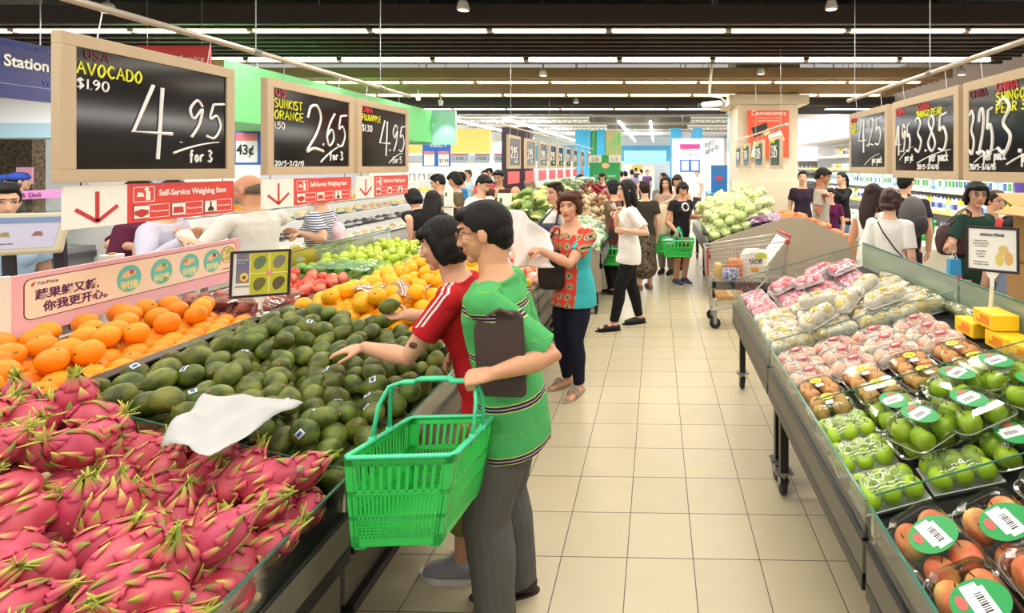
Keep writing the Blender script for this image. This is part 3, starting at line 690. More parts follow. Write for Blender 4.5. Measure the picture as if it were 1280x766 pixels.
def gpanel(lab, pts, y, th=.006, m=None, name='glass_divider'):
    """upright glass across the stand: pts are (x, z)"""
    b = MB(); b.prism(pts, lambda a, c, h: V((a, y+h, c)), th); o = recalc(b.build(name, m or GLS)); tag(o, lab, 'glass panel')
    k = len(pts); e = MB()
    top = pts[k//2:] if k == 4 else pts[2:]
    e.tube([V((a, y+th/2, c+.002)) for a, c in pts[2:]], .0028, 6); e.build('polished_edge', GLEDGE, o); return o
LY = [.35, 1.66, 2.97, 4.28, 5.25]; RY = [.2, 1.5, 2.8, 4.12]
for i, lb in enumerate(('near left produce stand heaped with dragon fruit', 'left produce stand heaped with green avocados', 'left produce stand heaped with yellow oranges behind the avocados', 'left produce stand with peaches beyond the oranges')):
    stand(lb, -1, LY[i], LY[i+1], LX0, LXB, LZ0, LZB)
for i, lb in enumerate(('right produce stand in the near corner holding boxed red apples', 'middle right produce stand holding green apples and clamshell pears', 'far right produce stand holding pears and pink netted fruit')):
    stand(lb, 1, RY[i], RY[i+1], RX0, RXB, RZ0, RZB)
def lp(x, dz): return (x, zl(x)+dz)
def rp(x, dz): return (x, zr(x)+dz)
gpanel('clear glass divider between the dragon fruit and the avocados', [lp(-1.02, 0), lp(-2.04, 0), lp(-2.04, .115), lp(-1.02, .115)], 1.655)
gpanel('clear glass divider between the avocados and the yellow oranges', [lp(-1.02, 0), lp(-2.04, 0), lp(-2.04, .06), lp(-1.02, .06)], 2.86)
gpanel('clear glass divider between the yellow oranges and the peaches', [lp(-1.02, 0), lp(-2.04, 0), lp(-2.04, .17), lp(-1.02, .12)], 4.275)
gpanel('clear glass end panel of the left island beyond the peaches', [lp(-1.02, 0), lp(-2.04, 0), lp(-2.04, .15), lp(-1.02, .15)], 5.24)
gpanel('clear glass divider between the boxed red apples and the green apples', [rp(.64, 0), rp(1.63, 0), rp(1.63, .12), rp(.64, .12)], 1.495)
gpanel('clear glass divider between the green apples and the netted pears', [rp(.64, 0), rp(1.63, 0), rp(1.63, .13), rp(.64, .13)], 2.08)
gpanel('clear glass divider amid the pears in the middle of the right island', [rp(.64, 0), rp(1.63, 0), rp(1.63, .13), rp(.64, .13)], 2.79)
gpanel('clear glass end panel of the right island by the shopping trolley', [rp(.63, 0), rp(1.64, 0), rp(1.64, .17), rp(.63, .17)], 4.11)
# back glass of the right island, three panes, each a thing
for i in range(3):
    b = MB(); b.span((1.652, RY[i]+.01, .93), (1.66, RY[i+1]-.01, 1.15)); o = b.build('back_glass', GLSM); tag(o, ['greenish back glass of the right island behind the boxed red apples', 'greenish back glass of the right island behind the clamshell pears', 'greenish back glass of the right island at the far end'][i], 'glass panel')
    b = MB(); b.span((1.65, RY[i]+.01, 1.15), (1.662, RY[i+1]-.01, 1.158)); b.build('polished_edge', GLEDGE, o)
    b = MB()
    for y in (RY[i]+.08, RY[i+1]-.08): b.span((1.645, y-.02, .9), (1.667, y+.02, .97))
    b.build('clip', STEEL, o)
# back half of the right island (falls away towards the dairy wall)
b = MB(); b.prism([(1.67, .90), (2.6, .68), (2.6, .5), (1.67, .5)], lambda a, c, h: V((a, .2+h, c)), 3.92); o = recalc(b.build('back_counter', DARKP)); tag(o, 'dark rear half of the right island sloping to the dairy side', 'display stand')
for x_, y_ in ((2.45, .4), (2.45, 2.1), (2.45, 3.9), (1.9, 2.1)): b = MB(); b.span((x_-.025, y_-.025, 0), (x_+.025, y_+.025, .52)); b.build('leg', BLK, o)
# left island: black divider rail and the rear tray row
b = MB(); b.span((-2.125, .35, .86), (-2.065, 5.25, .965)); b.span((-2.13, .35, .965), (-2.06, 5.25, .98)); o = b.build('divider_rail', BLK, None, bevel=.004); tag(o, 'long black rail dividing the left island lengthwise', 'rail')
b = MB(); b.span((-2.11, .35, .0), (-2.08, 5.25, .86)); b.build('support', DARKP, o)
b = MB(); b.prism([(-2.13, .84), (-2.72, .88), (-2.72, .91), (-2.13, .87)], lambda a, c, h: V((a, .35+h, c)), 4.9); o = recalc(b.build('rear_tray', DECK)); tag(o, 'long rear fruit tray behind the black rail of the left island', 'display tray')
b = MB(); b.span((-2.75, .35, .3), (-2.715, 5.25, .99)); b.build('back_board', mat('tray_back', (226, 220, 210), rough=.5), o)
b = MB()
for y in (.6, 2.0, 3.5, 5.0): b.span((-2.7, y-.02, 0), (-2.66, y+.02, .95))
b.build('support', BLK, o)
b = MB(); b.span((-2.74, 3.5, .99), (-2.732, 5.25, 1.13)); o = b.build('back_glass', GLS); tag(o, 'clear back glass behind the green pears on the left island', 'glass panel')
b = MB(); b.span((-2.742, 3.5, 1.13), (-2.73, 5.25, 1.136)); b.build('polished_edge', GLEDGE, o)
# far islands with taupe end panels
def far_island(lab, s, y0, y1, x0, xp, z0, zp, xe, yr):
    root = thing('produce_island', lab, 'display stand', ((x0+xe)/2, y0, 0))
    def prof(n=12, dz=0):
        P = []
        for i in range(n+1):
            t = i/n; x = x0+(xp-x0)*t; P.append((x, z0+(zp-z0)*(t**.85 if t < 1 else 1)+dz-.03*max(0, t-.85)/.15*0))
        for i in range(1, n+1):
            t = i/n; x = xp+(xe-xp)*t; P.append((x, zp-(zp-z0)*(1-math.cos(t*math.pi))/2+dz))
        return P
    pp = prof(); b = MB(); b.prism(pp+[(xe, .28), (x0, .28)], lambda a, c, h: V((a, y0+h, c)), .03); recalc(wb(b, 'end_panel', TAUPE, root))
    for q, ye in ((prof(12, -.06)[:13], y1), (prof(12, -.06)[12:], yr)): b = MB(); b.prism(q+[(x, z-.04) for x, z in reversed(q)], lambda a, c, h: V((a, y0+.03+h, c)), ye-y0-.03); recalc(wb(b, 'deck', DECK, root))
    b = MB(); b.span((x0-.005, y0, z0-.02), (x0+.005, y1, z0+.12)); wb(b, 'front_glass', GLS, root)
    b = MB(); b.span((x0-.006, y0, z0+.12), (x0+.006, y1, z0+.125)); wb(b, 'glass_edge', GLEDGE, root)
    b = MB(); b.span((x0-.015, y0, z0-.14), (x0+.015, y1, z0-.02)); wb(b, 'fascia', mat('grey_steel_fascia', (120, 118, 118), rough=.4), root)
    b = MB(); b.span((x0-.02, y0, z0-.2), (x0+.02, y1, z0-.14)); wb(b, 'front_rail', BLK, root)
    n = int((y1-y0)/1.3)
    for i in range(n+1):
        y = y0+.08+(y1-y0-.16)*i/n; x = x0+s*.07
        b = MB(); b.span((x-.025, y-.025, .14), (x+.025, y+.025, z0-.05)); wb(b, 'leg', BLK, root); caster(root, x, y)
    b = MB(); b.span((min(x0+s*.4, xp), y0+.1, .0), (max(x0+s*.4, xp), y1-.1, .3)); wb(b, 'plinth', DARKP, root)
    return root, lambda x: (z0+(zp-z0)*min(1, max(0, (x-x0)/(xp-x0)))**.85 if (x-xp)*s <= 0 else zp-(zp-z0)*(1-math.cos((x-xp)/(xe-xp)*math.pi))/2)-.06
_, zfr = far_island('far right produce island with a curved taupe end panel behind the trolley', 1, 6.8, 9.8, .70, 1.78, .74, 1.10, 2.9, 7.3)
_, zfl = far_island('far left produce island with a taupe end panel behind the woman in the red blouse', -1, 6.05, 12.2, -.66, -1.62, .76, 1.18, -2.02, 12.2)
# ================================================================ hanging boards
WOOD = mat('pale_wood_frame', (200, 176, 142), rough=.55, var=.16, scale=22, stretch=(1, 1, .08), bump=.1)
SLATE = mat('gloss_blackboard', (24, 23, 24), rough=.1, spec=.28, var=.3, scale=5)
CHW = mat('marker_white', (245, 245, 240), rough=.7); CHY = mat('marker_yellow', (238, 236, 60), rough=.7); CHR = mat('marker_red', (214, 70, 78), rough=.7); CHD = mat('marker_dull_red', (132, 58, 70), rough=.7)
GL = {'0': [[(.5, 1), (.15, .8), (.05, .4), (.3, .02), (.65, .05), (.92, .45), (.8, .88), (.5, 1)]], '1': [[(.5, 1), (.45, 0)]], '2': [[(.05, .72), (.22, .97), (.6, 1), (.8, .75), (.55, .4), (.02, 0), (.4, .06), (.95, .0)]],
 '3': [[(.1, .9), (.45, 1), (.8, .82), (.42, .55), (.85, .3), (.5, 0), (.05, .1)]], '4': ['L', [(.5, 1), (0, .28), (1.15, .28)], 'L', [(.78, .98), (.74, -.12)]], '5': [[(.25, .95), (.15, .55), (.55, .64), (.9, .35), (.6, .02), (.05, .06)], 'L', [(.25, .95), (.95, 1)]],
 '6': [[(.8, 1), (.3, .65), (.1, .25), (.45, 0), (.85, .22), (.6, .5), (.15, .32)]], '7': ['L', [(.05, 1), (.9, 1), (.35, 0)]], '8': [[(.5, .55), (.15, .8), (.5, 1), (.8, .8), (.5, .55), (.1, .22), (.5, 0), (.9, .22), (.5, .55)]], '9': [[(.82, .85), (.45, 1), (.1, .74), (.4, .5), (.82, .78), (.75, .35), (.4, 0)]],
 '.': ['L', [(.4, .0), (.5, .06)]], '-': ['L', [(.1, .45), (.85, .45)]], '/': ['L', [(.15, 0), (.85, 1)]], '$': [[(.85, .85), (.4, .95), (.15, .72), (.8, .35), (.55, .08), (.1, .15)], 'L', [(.5, 1.1), (.45, -.1)]],
 'A': ['L', [(0, 0), (.5, 1), (1, 0)], 'L', [(.2, .4), (.8, .4)]], 'B': ['L', [(.1, 0), (.1, 1), (.7, .9), (.7, .6), (.1, .52), (.85, .4), (.85, .1), (.1, 0)]], 'C': [[(.9, .85), (.5, 1), (.08, .5), (.5, 0), (.92, .15)]], 'D': ['L', [(.1, 0), (.1, 1)], [(.1, 1), (.7, .9), (.95, .5), (.7, .08), (.1, 0)]],
 'E': ['L', [(.9, 1), (.1, 1), (.1, 0), (.9, 0)], 'L', [(.1, .5), (.75, .5)]], 'F': ['L', [(.9, 1), (.1, 1), (.1, 0)], 'L', [(.1, .5), (.75, .5)]], 'G': [[(.9, .85), (.5, 1), (.08, .5), (.5, 0), (.92, .3)], 'L', [(.92, .3), (.55, .4)]], 'H': ['L', [(.1, 0), (.1, 1)], 'L', [(.9, 0), (.9, 1)], 'L', [(.1, .5), (.9, .5)]],
 'I': ['L', [(.5, 0), (.5, 1)]], 'J': [[(.8, 1), (.8, .25), (.45, 0), (.1, .2)]], 'K': ['L', [(.1, 0), (.1, 1)], 'L', [(.9, 1), (.1, .45), (.9, 0)]], 'L': ['L', [(.1, 1), (.1, 0), (.9, 0)]], 'N': ['L', [(.1, 0), (.1, 1), (.9, 0), (.9, 1)]], 'O': [[(.5, 1), (.1, .6), (.2, .1), (.6, .0), (.95, .5), (.7, .95), (.5, 1)]],
 'P': ['L', [(.1, 0), (.1, 1)], [(.1, 1), (.85, .85), (.7, .5), (.1, .45)]], 'R': ['L', [(.1, 0), (.1, 1)], [(.1, 1), (.85, .85), (.7, .52), (.1, .48)], 'L', [(.35, .48), (.9, 0)]], 'S': [[(.85, .88), (.4, 1), (.12, .75), (.85, .3), (.5, 0), (.08, .12)]], 'T': ['L', [(0, 1), (1, 1)], 'L', [(.5, 1), (.5, 0)]], 'U': [[(.1, 1), (.1, .3), (.5, 0), (.9, .3), (.9, 1)]], 'V': ['L', [(0, 1), (.5, 0), (1, 1)]],
 'f': [[(.8, .95), (.5, .9), (.45, .5), (.4, -.1)], 'L', [(.15, .55), (.8, .58)]], 'o': [[(.5, .6), (.15, .3), (.5, 0), (.85, .3), (.5, .6)]], 'r': ['L', [(.2, .6), (.2, 0)], [(.2, .35), (.5, .6), (.8, .55)]], 'p': ['L', [(.2, .6), (.15, -.4)], [(.2, .55), (.75, .5), (.7, .05), (.2, .05)]], 'e': [[(.15, .3), (.8, .35), (.55, .6), (.15, .3), (.45, 0), (.85, .12)]],
 'a': [[(.8, .55), (.4, .6), (.15, .25), (.4, 0), (.8, .2)], 'L', [(.82, .6), (.85, 0)]], 'c': [[(.8, .5), (.45, .6), (.15, .3), (.45, 0), (.85, .1)]], 'k': ['L', [(.2, 1), (.2, 0)], 'L', [(.8, .6), (.2, .28), (.8, 0)]], 't': ['L', [(.45, .95), (.45, 0)], 'L', [(.15, .6), (.8, .6)]]}
def crv(p, n=6):
    if len(p) < 3: return p
    o = []
    for i in range(len(p)-1):
        a, b, c, d = p[max(i-1, 0)], p[i], p[i+1], p[min(i+2, len(p)-1)]
        for k in range(n):
            t = k/n; o.append(tuple(.5*((2*b[j])+(-a[j]+c[j])*t+(2*a[j]-5*b[j]+4*c[j]-d[j])*t*t+(-a[j]+3*b[j]-3*c[j]+d[j])*t**3) for j in (0, 1)))
    o.append(p[-1]); return o
def chalk(mb, s, P, x, y, w, h, r, gap=1.25, slant=0):
    for ch in s:
        if ch == ' ': x += w*.7; continue
        line = False; ww = w*(.35 if ch in 'I1.' else 1)
        for st in GL[ch]:
            if st == 'L': line = True; continue
            pts = st if line else crv(st); line = False
            mb.tube([P(x+a*ww+slant*b*h, y+b*h, .0015) for a, b in pts], r, 5)
        x += ww*gap if ch not in '.' else w*.4
    return x
def swoosh(mb, P, x0, y0, x1, y1, r, bend=.25):
    mb.tube([P(x0+(x1-x0)*t, y0+(y1-y0)*t+bend*(y1-y0)*4*t*(1-t)*.6, .0015) for t in [i/10 for i in range(11)]], [r*(1.1-.6*i/10) for i in range(11)], 5)
def board(lab, x, s, ya, yb, z0, z1, wr):
    """s=+1 faces +x (reads towards +y), s=-1 faces -x (reads towards -y). ya = start of reading."""
    w = abs(yb-ya); dy = 1 if yb > ya else -1; h = z1-z0
    P = lambda a, b, d: V((x+s*(.016+d), ya+dy*a, z0+b))
    root = thing('price_board', lab, 'price board', (x, (ya+yb)/2, z0))
    fw = .045; b = MB()
    for a0, b0, a1, b1 in ((0, 0, w, fw), (0, h-fw, w, h), (0, fw, fw, h-fw), (w-fw, fw, w, h-fw)): b.span((x-.016, ya+dy*a0, z0+b0), (x+.02, ya+dy*a1, z0+b1))
    wb(b, 'frame', WOOD, root, bevel=.002)
    b = MB(); b.span((x-.012, ya+dy*fw*.9, z0+fw*.9), (x+.012, ya+dy*(w-fw*.9), z0+h-fw*.9)) if s > 0 else b.span((x-.014, ya+dy*fw*.9, z0+fw*.9), (x+.012, ya+dy*(w-fw*.9), z0+h-fw*.9))
    wb(b, 'slate', SLATE, root)
    P2 = (lambda a, b, d: V((x+.0125+d, ya+dy*a, z0+b))) if s > 0 else (lambda a, b, d: V((x-.0145-d, ya+dy*a, z0+b)))
    for m, fnn in wr:
        b = MB(); fnn(b, P2, w, h); o = wb(b, 'lettering', m, root)
    b = MB()
    for a in (w*.18, w*.82): b.tube([(x, ya+dy*a, z1-.002), (x, ya+dy*a+.02, z1+.115)], .0022, 5)
    wb(b, 'hanging_wire', STEEL, root)
    return root
def big(s, x, y, w, h, r, sub, sx, sy, sw_, sh, swp, **k):
    def f(b, P, W_, H_):
        chalk(b, s, P, x, y, w, h, r, **k)
        if sub: chalk(b, sub, P, sx, sy, sw_, sh, r*.55, 1.15)
        if swp: swoosh(b, P, *swp, r*.6)
    return f
def lines(*a):
    def f(b, P, W_, H_):
        for s, x, y, w, h, r in a: chalk(b, s, P, x, y, w, h, r)
    return f
ZB0, ZB1 = 1.725, 2.225
board('pale wood framed blackboard priced 4.95 for avocado, largest and nearest on the left', -2.0, 1, 1.70, 2.40, ZB0-.01, ZB1, [
    (CHD, lines(('USA', .075, .43, .022, .028, .0022))), (CHY, lines(('AVOCADO', .05, .375, .026, .042, .0034))), (CHW, lines(('$1.90', .05, .325, .024, .034, .0028))),
    (CHW, big('4', .235, .115, .135, .26, .0075, 'for 3', .47, .075, .022, .05, (.40, .11, .62, .165), slant=.05)), (CHW, big('.', .43, .155, .02, .03, .007, None, 0, 0, 0, 0, None)), (CHW, big('95', .45, .18, .078, .16, .0055, None, 0, 0, 0, 0, None, slant=.15))])
board('pale wood framed blackboard priced 2.65 for Sunkist orange, second on the left'.replace('Sunkist ', ''), -2.0, 1, 2.60, 3.34, ZB0, ZB1, [
    (CHR, lines(('US', .06, .415, .035, .04, .0038))), (CHY, lines(('SUNKIST', .055, .355, .027, .045, .0036), ('ORANGE', .055, .295, .03, .045, .0036))), (CHW, lines(('1.50', .055, .245, .024, .033, .003), ('20/5-3/2/15', .06, .05, .017, .024, .0026))),
    (CHW, big('2', .3, .135, .15, .26, .0085, 'for 3', .5, .085, .026, .05, (.42, .07, .64, .18))), (CHW, big('.65', .43, .17, .085, .2, .0062, None, 0, 0, 0, 0, None, slant=.1))])
board('pale wood framed blackboard priced 4.95 for 5, third on the left', -2.0, 1, 3.39, 4.08, ZB0, ZB1, [
    (CHR, lines(('CHINA', .055, .415, .024, .04, .0036))), (CHY, lines(('FUJI', .055, .36, .022, .042, .0034), ('APPLE', .155, .36, .022, .042, .0034))), (CHW, lines(('$1.30', .055, .285, .028, .045, .0034))),
    (CHW, big('4', .27, .15, .12, .23, .0068, 'for 5', .45, .07, .026, .05, (.40, .07, .6, .15), slant=.05)), (CHW, big('.95', .40, .16, .085, .2, .0056, None, 0, 0, 0, 0, None, slant=.12))])
RZ_0, RZ_1 = 1.70, 2.185
board('pale wood framed blackboard priced 4.25, farthest of the three big on the right', 1.55, -1, 4.08, 3.40, RZ_0+.02, RZ_1, [
    (CHR, lines(('CHINA', .055, .39, .02, .035, .003))), (CHY, lines(('FUJI', .055, .345, .02, .035, .003), ('APPLE', .055, .305, .018, .03, .003))),
    (CHW, big('4', .2, .18, .12, .22, .0062, 'per pack', .44, .075, .018, .045, (.3, .06, .56, .14))), (CHW, big('.25', .33, .2, .095, .19, .005, None, 0, 0, 0, 0, None, slant=.1))])
board('blackboard with two prices and white reflections, middle of the right three', 1.55, -1, 3.33, 2.60, RZ_0, RZ_1, [
    (CHR, lines(('CHINA', .055, .395, .02, .035, .003), ('CHINA', .33, .395, .024, .035, .003))), (CHY, lines(('SHINGO PEAR', .31, .355, .022, .036, .0032),)),
    (CHW, big('4.95', .055, .16, .047, .17, .0056, 'per pk', .17, .105, .016, .04, (.1, .11, .27, .19))), (CHW, big('3.85', .29, .155, .088, .2, .0068, 'per pack', .45, .1, .022, .05, (.32, .09, .66, .16))), (CHW, lines(('20/5-3/6/15', .32, .055, .018, .026, .003)))])
board('pale wood framed blackboard priced 3.25 for shingo pear, nearest on the right', 1.55, -1, 2.56, 1.84, RZ_0, RZ_1, [
    (CHD, lines(('CHINA', .06, .4, .024, .035, .003))), (CHR, lines(('CHINA', .25, .405, .027, .038, .0034))), (CHY, lines(('SHINGO', .25, .36, .028, .04, .0036), ('PEAR 35', .25, .31, .028, .04, .0036))),
    (CHW, big('3.25', .05, .13, .046, .21, .0064, 'per pack', .16, .1, .018, .045, (.09, .09, .25, .15))), (CHW, big('3.95', .255, .13, .105, .24, .008, 'per pack', .41, .09, .022, .055, (.32, .08, .6, .16))), (CHW, lines(('20/5-3/6/15', .055, .055, .015, .026, .003)))])
# smaller boards farther along both rows
fb = board('small pale framed blackboard farther down the left row, the first after the three big ones', -2.0, 1, 6.85, 7.45, 1.74, 2.2, [(CHW, big('2.95', .12, .15, .08, .15, .006, 'for 3', .3, .08, .025, .045, None))])
ords = ('second', 'third', 'fourth', 'fifth', 'sixth', 'seventh', 'eighth', 'ninth')
for i, y in enumerate((7.75, 8.65, 9.5, 10.3, 11.2, 12.2, 13.4, 14.8)):
    M = fb.matrix_basis.copy(); M.translation.y += y-6.85; dup(fb, M, 'small pale framed blackboard farther down the left row, the %s after the three big ones' % ords[i])
fb2 = board('small pale framed blackboard farther down the right row, first beside the red poster', 1.55, -1, 6.95, 6.35, 1.74, 2.16, [(CHW, big('3.85', .1, .15, .08, .15, .006, None, 0, 0, 0, 0, None)), (CHY, lines(('PEAR', .1, .34, .04, .05, .004)))])
for i, y in enumerate((7.4, 8.5, 9.35)):
    M = fb2.matrix_basis.copy(); M.translation.y += y-6.35; dup(fb2, M, 'small pale framed blackboard farther down the right row, the %s after the red poster' % ords[i])
# rods carrying the boards
def rod(lab, x, y0, y1, z, wires):
    b = MB(); b.tube([(x, y0, z), (x, y1, z)], .014, 10); o = b.build('hanging_rod', mat('rod_grey', (196, 186, 170), rough=.35, metal=.3), None, smooth=True); tag(o, lab, 'rod')
    b = MB()
    for y in wires: b.tube([(x, y, z+.01), (x, y, 4.66)], .0025, 5); b.tube([(x, y-.02, z), (x, y+.02, z)], .018, 8)
    b.build('suspension_wire', STEEL, o)
    b = MB(); b.tube([(x, y1, z), (x, y1+.012, z)], .017, 10); b.tube([(x, y0, z), (x, y0-.012, z)], .017, 10); b.build('end_cap', mat('rod_cap', (225, 222, 215)), o)
rod('thin grey rod carrying the three big blackboards on the left', -2.0, 1.2, 4.12, 2.34, (1.6, 2.55, 3.7)); rod('thin grey rod carrying the three big blackboards on the right', 1.55, 1.4, 4.12, 2.30, (1.9, 2.9, 4.0))
rod('thin grey rod carrying the small blackboards farther left', -2.0, 6.4, 15.8, 2.315, (7, 9.5, 12, 15)); rod('thin grey rod carrying the small blackboards beside the red poster', 1.55, 6.1, 10, 2.275, (6.4, 8, 9.7))
# red self-service signs
REDS = mat('sign_red', (222, 62, 54), rough=.45); SGNW = mat('sign_white', (242, 240, 230), rough=.45); DRED = mat('arrow_red', (200, 48, 46), rough=.5); BLKI = mat('print_black', (40, 36, 36), rough=.6)
def selfsign(lab, x, y0, w, z0, h, sc=1.0):
    P = lambda a, b, d=0: V((x+.004+d, y0+a, z0+b)); root = thing('weighing_sign', lab, 'sign', (x, y0+w/2, z0))
    b = MB(); b.span((x-.004, y0, z0), (x+.004, y0+w, z0+h)); wb(b, 'panel', SGNW, root)
    k = .3*w; b = MB(); b.prism([(k, 0), (w, 0), (w, h), (k, h)], P, .001); recalc(wb(b, 'red_field', REDS, root))
    b = MB()
    for a, c in (((.15*w, .85*h), (.15*w, .13*h)), ((.05*w, .45*h), (.152*w, .12*h)), ((.25*w, .48*h), (.15*w, .12*h))):
        a, c = V((a[0], a[1], 0)), V((c[0], c[1], 0)); d = (c-a).normalized(); n = V((-d.y, d.x, 0))*.0065
        b.prism([(q.x, q.y) for q in (a-n, c-n, c+n, a+n)], P, .0012)
    recalc(wb(b, 'arrow', DRED, root))
    def frame(b, a0, b0, a1, b1, t=.0025):
        for q in ((a0, b0, a1, b0+t), (a0, b1-t, a1, b1), (a0, b0, a0+t, b1), (a1-t, b0, a1, b1)): b.prism([(q[0], q[1]), (q[2], q[1]), (q[2], q[3]), (q[0], q[3])], lambda u, v, d: P(u, v, .001+d), .0008)
    b = MB(); frame(b, k+.03*w, .52*h, k+.15*w, .92*h)
    for i in range(3): frame(b, k+(.03+.222*i)*w, .08*h, k+(.24+.222*i)*w, .44*h, .0022); b.prism([(k+(.03+.222*i)*w, .08*h), (k+(.12+.222*i)*w, .08*h), (k+(.12+.222*i)*w, .44*h), (k+(.03+.222*i)*w, .44*h)], lambda u, v, d: P(u, v, .001+d), .0008)
    # weighing person pictogram
    b.prism([(k+.1*w, .56*h), (k+.125*w, .56*h), (k+.125*w, .8*h), (k+.1*w, .8*h)], lambda u, v, d: P(u, v, .001+d), .0008); b.prism([(k+.105*w+.009*math.cos(i), .85*h+.009*math.sin(i)) for i in range(6)], lambda u, v, d: P(u, v, .001+d), .0008)
    b.prism([(k+.05*w, .66*h), (k+.09*w, .66*h), (k+.085*w, .76*h), (k+.055*w, .78*h)], lambda u, v, d: P(u, v, .001+d), .0008)
    recalc(wb(b, 'white_boxes', SGNW, root))
    b = MB(); c0 = k+.075*w; b.prism([(c0-.028, .2*h), (c0, .12*h), (c0+.028, .2*h), (c0+.026, .3*h), (c0, .34*h), (c0-.026, .29*h)], lambda u, v, d: P(u, v, .0019+d), .0006)
    c0 = k+.297*w; b.prism([(c0-.024, .15*h), (c0+.024, .15*h), (c0+.02, .32*h), (c0-.022, .32*h)], lambda u, v, d: P(u, v, .0019+d), .0006)
    recalc(wb(b, 'picture', DRED, root))
    b = MB(); c0 = k+.52*w; b.prism([(c0-.016, .12*h), (c0+.016, .12*h), (c0+.013, .2*h), (c0+.004, .26*h), (c0+.004, .4*h), (c0-.004, .4*h), (c0-.004, .26*h), (c0-.013, .2*h)], lambda u, v, d: P(u, v, .0019+d), .0006); recalc(wb(b, 'scale_picture', BLKI, root))
    text('lettering', 'Self-Service Weighing Item', .036*w/.7, P(k+.175*w, .66*h, .0018), (0, 1, 0), (0, 0, 1), SGNW, root, sx=.83, bold=.0006)
    for i, tx in enumerate(('Pick your items', 'Press item code', 'Print and stick')): text('lettering', tx, .0125*w/.7, P(k+(.13+.222*i)*w, .23*h, .0018), (0, 1, 0), (0, 0, 1), SGNW, root, sx=.9)
    b = MB()
    for a in (.08*w, .92*w): b.tube([(x, y0+a, z0+h-.004), (x, y0+a, 1.73)], .002, 5)
    wb(b, 'hook', BLK, root)
    return root
selfsign('red and white self-service weighing sign under the avocado board', -2.0, 1.72, .69, 1.555, .148)
selfsign('red and white self-service weighing sign under the second left board', -2.0, 2.585, .75, 1.555, .148)
selfsign('red and white self-service weighing sign under the third left board', -2.0, 3.40, .70, 1.555, .148)
rs = thing('red_sign', 'small plain red sign hanging under the first small left board', 'sign', (-2.0, 7.15, 1.6)); b = MB(); b.span((-2.005, 6.87, 1.53), (-1.995, 7.43, 1.70)); wb(b, 'panel', mat('pinkish_red', (230, 90, 96)), rs); b = MB(); b.tube([(-2, 7, 1.7), (-2, 7, 1.745)], .002, 5); b.tube([(-2, 7.3, 1.7), (-2, 7.3, 1.745)], .002, 5); wb(b, 'hook', BLK, rs)
for i, y in enumerate((7.77, 8.67, 9.52, 10.32, 11.22, 12.22, 13.42)):
    M = rs.matrix_basis.copy(); M.translation.y += y-6.87; dup(rs, M, 'small plain red sign hanging under the %s small left board' % ords[i])
# ================================================================ people
def gx(u, y): return (u-CX)*y/F
def stripes(name, base, bands, period, zoff=0, axis=2, wob=.006):
    """horizontal knitted stripes: bands = [(from, to, colour)] within one period"""
    m = bpy.data.materials.new(name); MATS[name] = m; m.use_nodes = True; nt = m.node_tree; n = nt.nodes; L = nt.links.new; b = n['Principled BSDF']
    b.inputs['Roughness'].default_value = .85; b.inputs['Specular IOR Level'].default_value = .2
    tc = n.new('ShaderNodeTexCoord'); sp = n.new('ShaderNodeSeparateXYZ'); L(tc.outputs['Object'], sp.inputs[0])
    ns = n.new('ShaderNodeTexNoise'); ns.inputs['Scale'].default_value = 6; L(tc.outputs['Object'], ns.inputs[0])
    a = n.new('ShaderNodeMath'); a.operation = 'MULTIPLY_ADD'; a.inputs[1].default_value = wob*2; L(ns.outputs[0], a.inputs[0]); L(sp.outputs[axis], a.inputs[2])
    d = n.new('ShaderNodeMath'); d.operation = 'MULTIPLY_ADD'; d.inputs[1].default_value = 1/period; d.inputs[2].default_value = zoff+10; L(a.outputs[0], d.inputs[0])
    f = n.new('ShaderNodeMath'); f.operation = 'FRACT'; L(d.outputs[0], f.inputs[0])
    r = n.new('ShaderNodeValToRGB'); r.color_ramp.interpolation = 'CONSTANT'; e = r.color_ramp.elements
    e[0].position = 0; e[0].color = rgb(base); e[1].position = 1; e[1].color = rgb(base)
    for p0, p1, c in bands:
        q = e.new(p0); q.color = rgb(c)
    q = e.new(bands[-1][1]); q.color = rgb(base)
    L(f.outputs[0], r.inputs[0]); n2 = n.new('ShaderNodeTexNoise'); n2.inputs['Scale'].default_value = 300; L(tc.outputs['Object'], n2.inputs[0])
    L(r.outputs[0], b.inputs['Base Color'])
    bp = n.new('ShaderNodeBump'); bp.inputs['Strength'].default_value = .15; bp.inputs['Distance'].default_value = .002; L(n2.outputs[0], bp.inputs['Height']); L(bp.outputs[0], b.inputs['Normal'])
    return m
g_ = (84, 178, 104); yl = (206, 214, 120); dk_ = (58, 40, 52); lg = (176, 168, 190)
POLO = stripes('green_striped_polo', g_, [(.10, .125, yl), (.125, .165, dk_), (.165, .195, lg), (.195, .235, dk_), (.235, .26, yl), (.26, .67, g_), (.67, .685, (120, 190, 70))], .178, .18)
GREYT = cloth('grey_trousers', (98, 97, 93), var=.12)
BRNP = mat('brown_pouch', (74, 58, 52), rough=.7, var=.25, scale=10, bump=.2)
# 1. man in the green striped polo
hd = V((-1, .05, -.15))
man = person('man in green striped polo and grey trousers holding an empty green basket', gx(632, 2.02), 2.02, 92, 1.63, 'man', HAIRBLK, POLO, GREYT, lean=7, look=(4, 12, 0),
    LH=(-.545, 1.69, 1.085), Lp=(.8, -.12, -1), Lhand=((-1, -.12, -.12), (-.1, .35, -1), 1.2, -1, .02), RH=(-.80, 2.22, .98), Rp=(.15, .1, -1), Rhand=((-1, -.1, -.2), (0, -.6, -.8), .5),
    female=False, res=.0052, fine=True, sleeve=.86, hem=-.062, hemw=1.0, loose=.026, shoes=(48, 28, 26), skin=(222, 165, 128), glasses=True, feet=((-.10, .02, 4), (.10, -.02, -6)), bw=1.06, shirtloose=.012, armk=1.13)
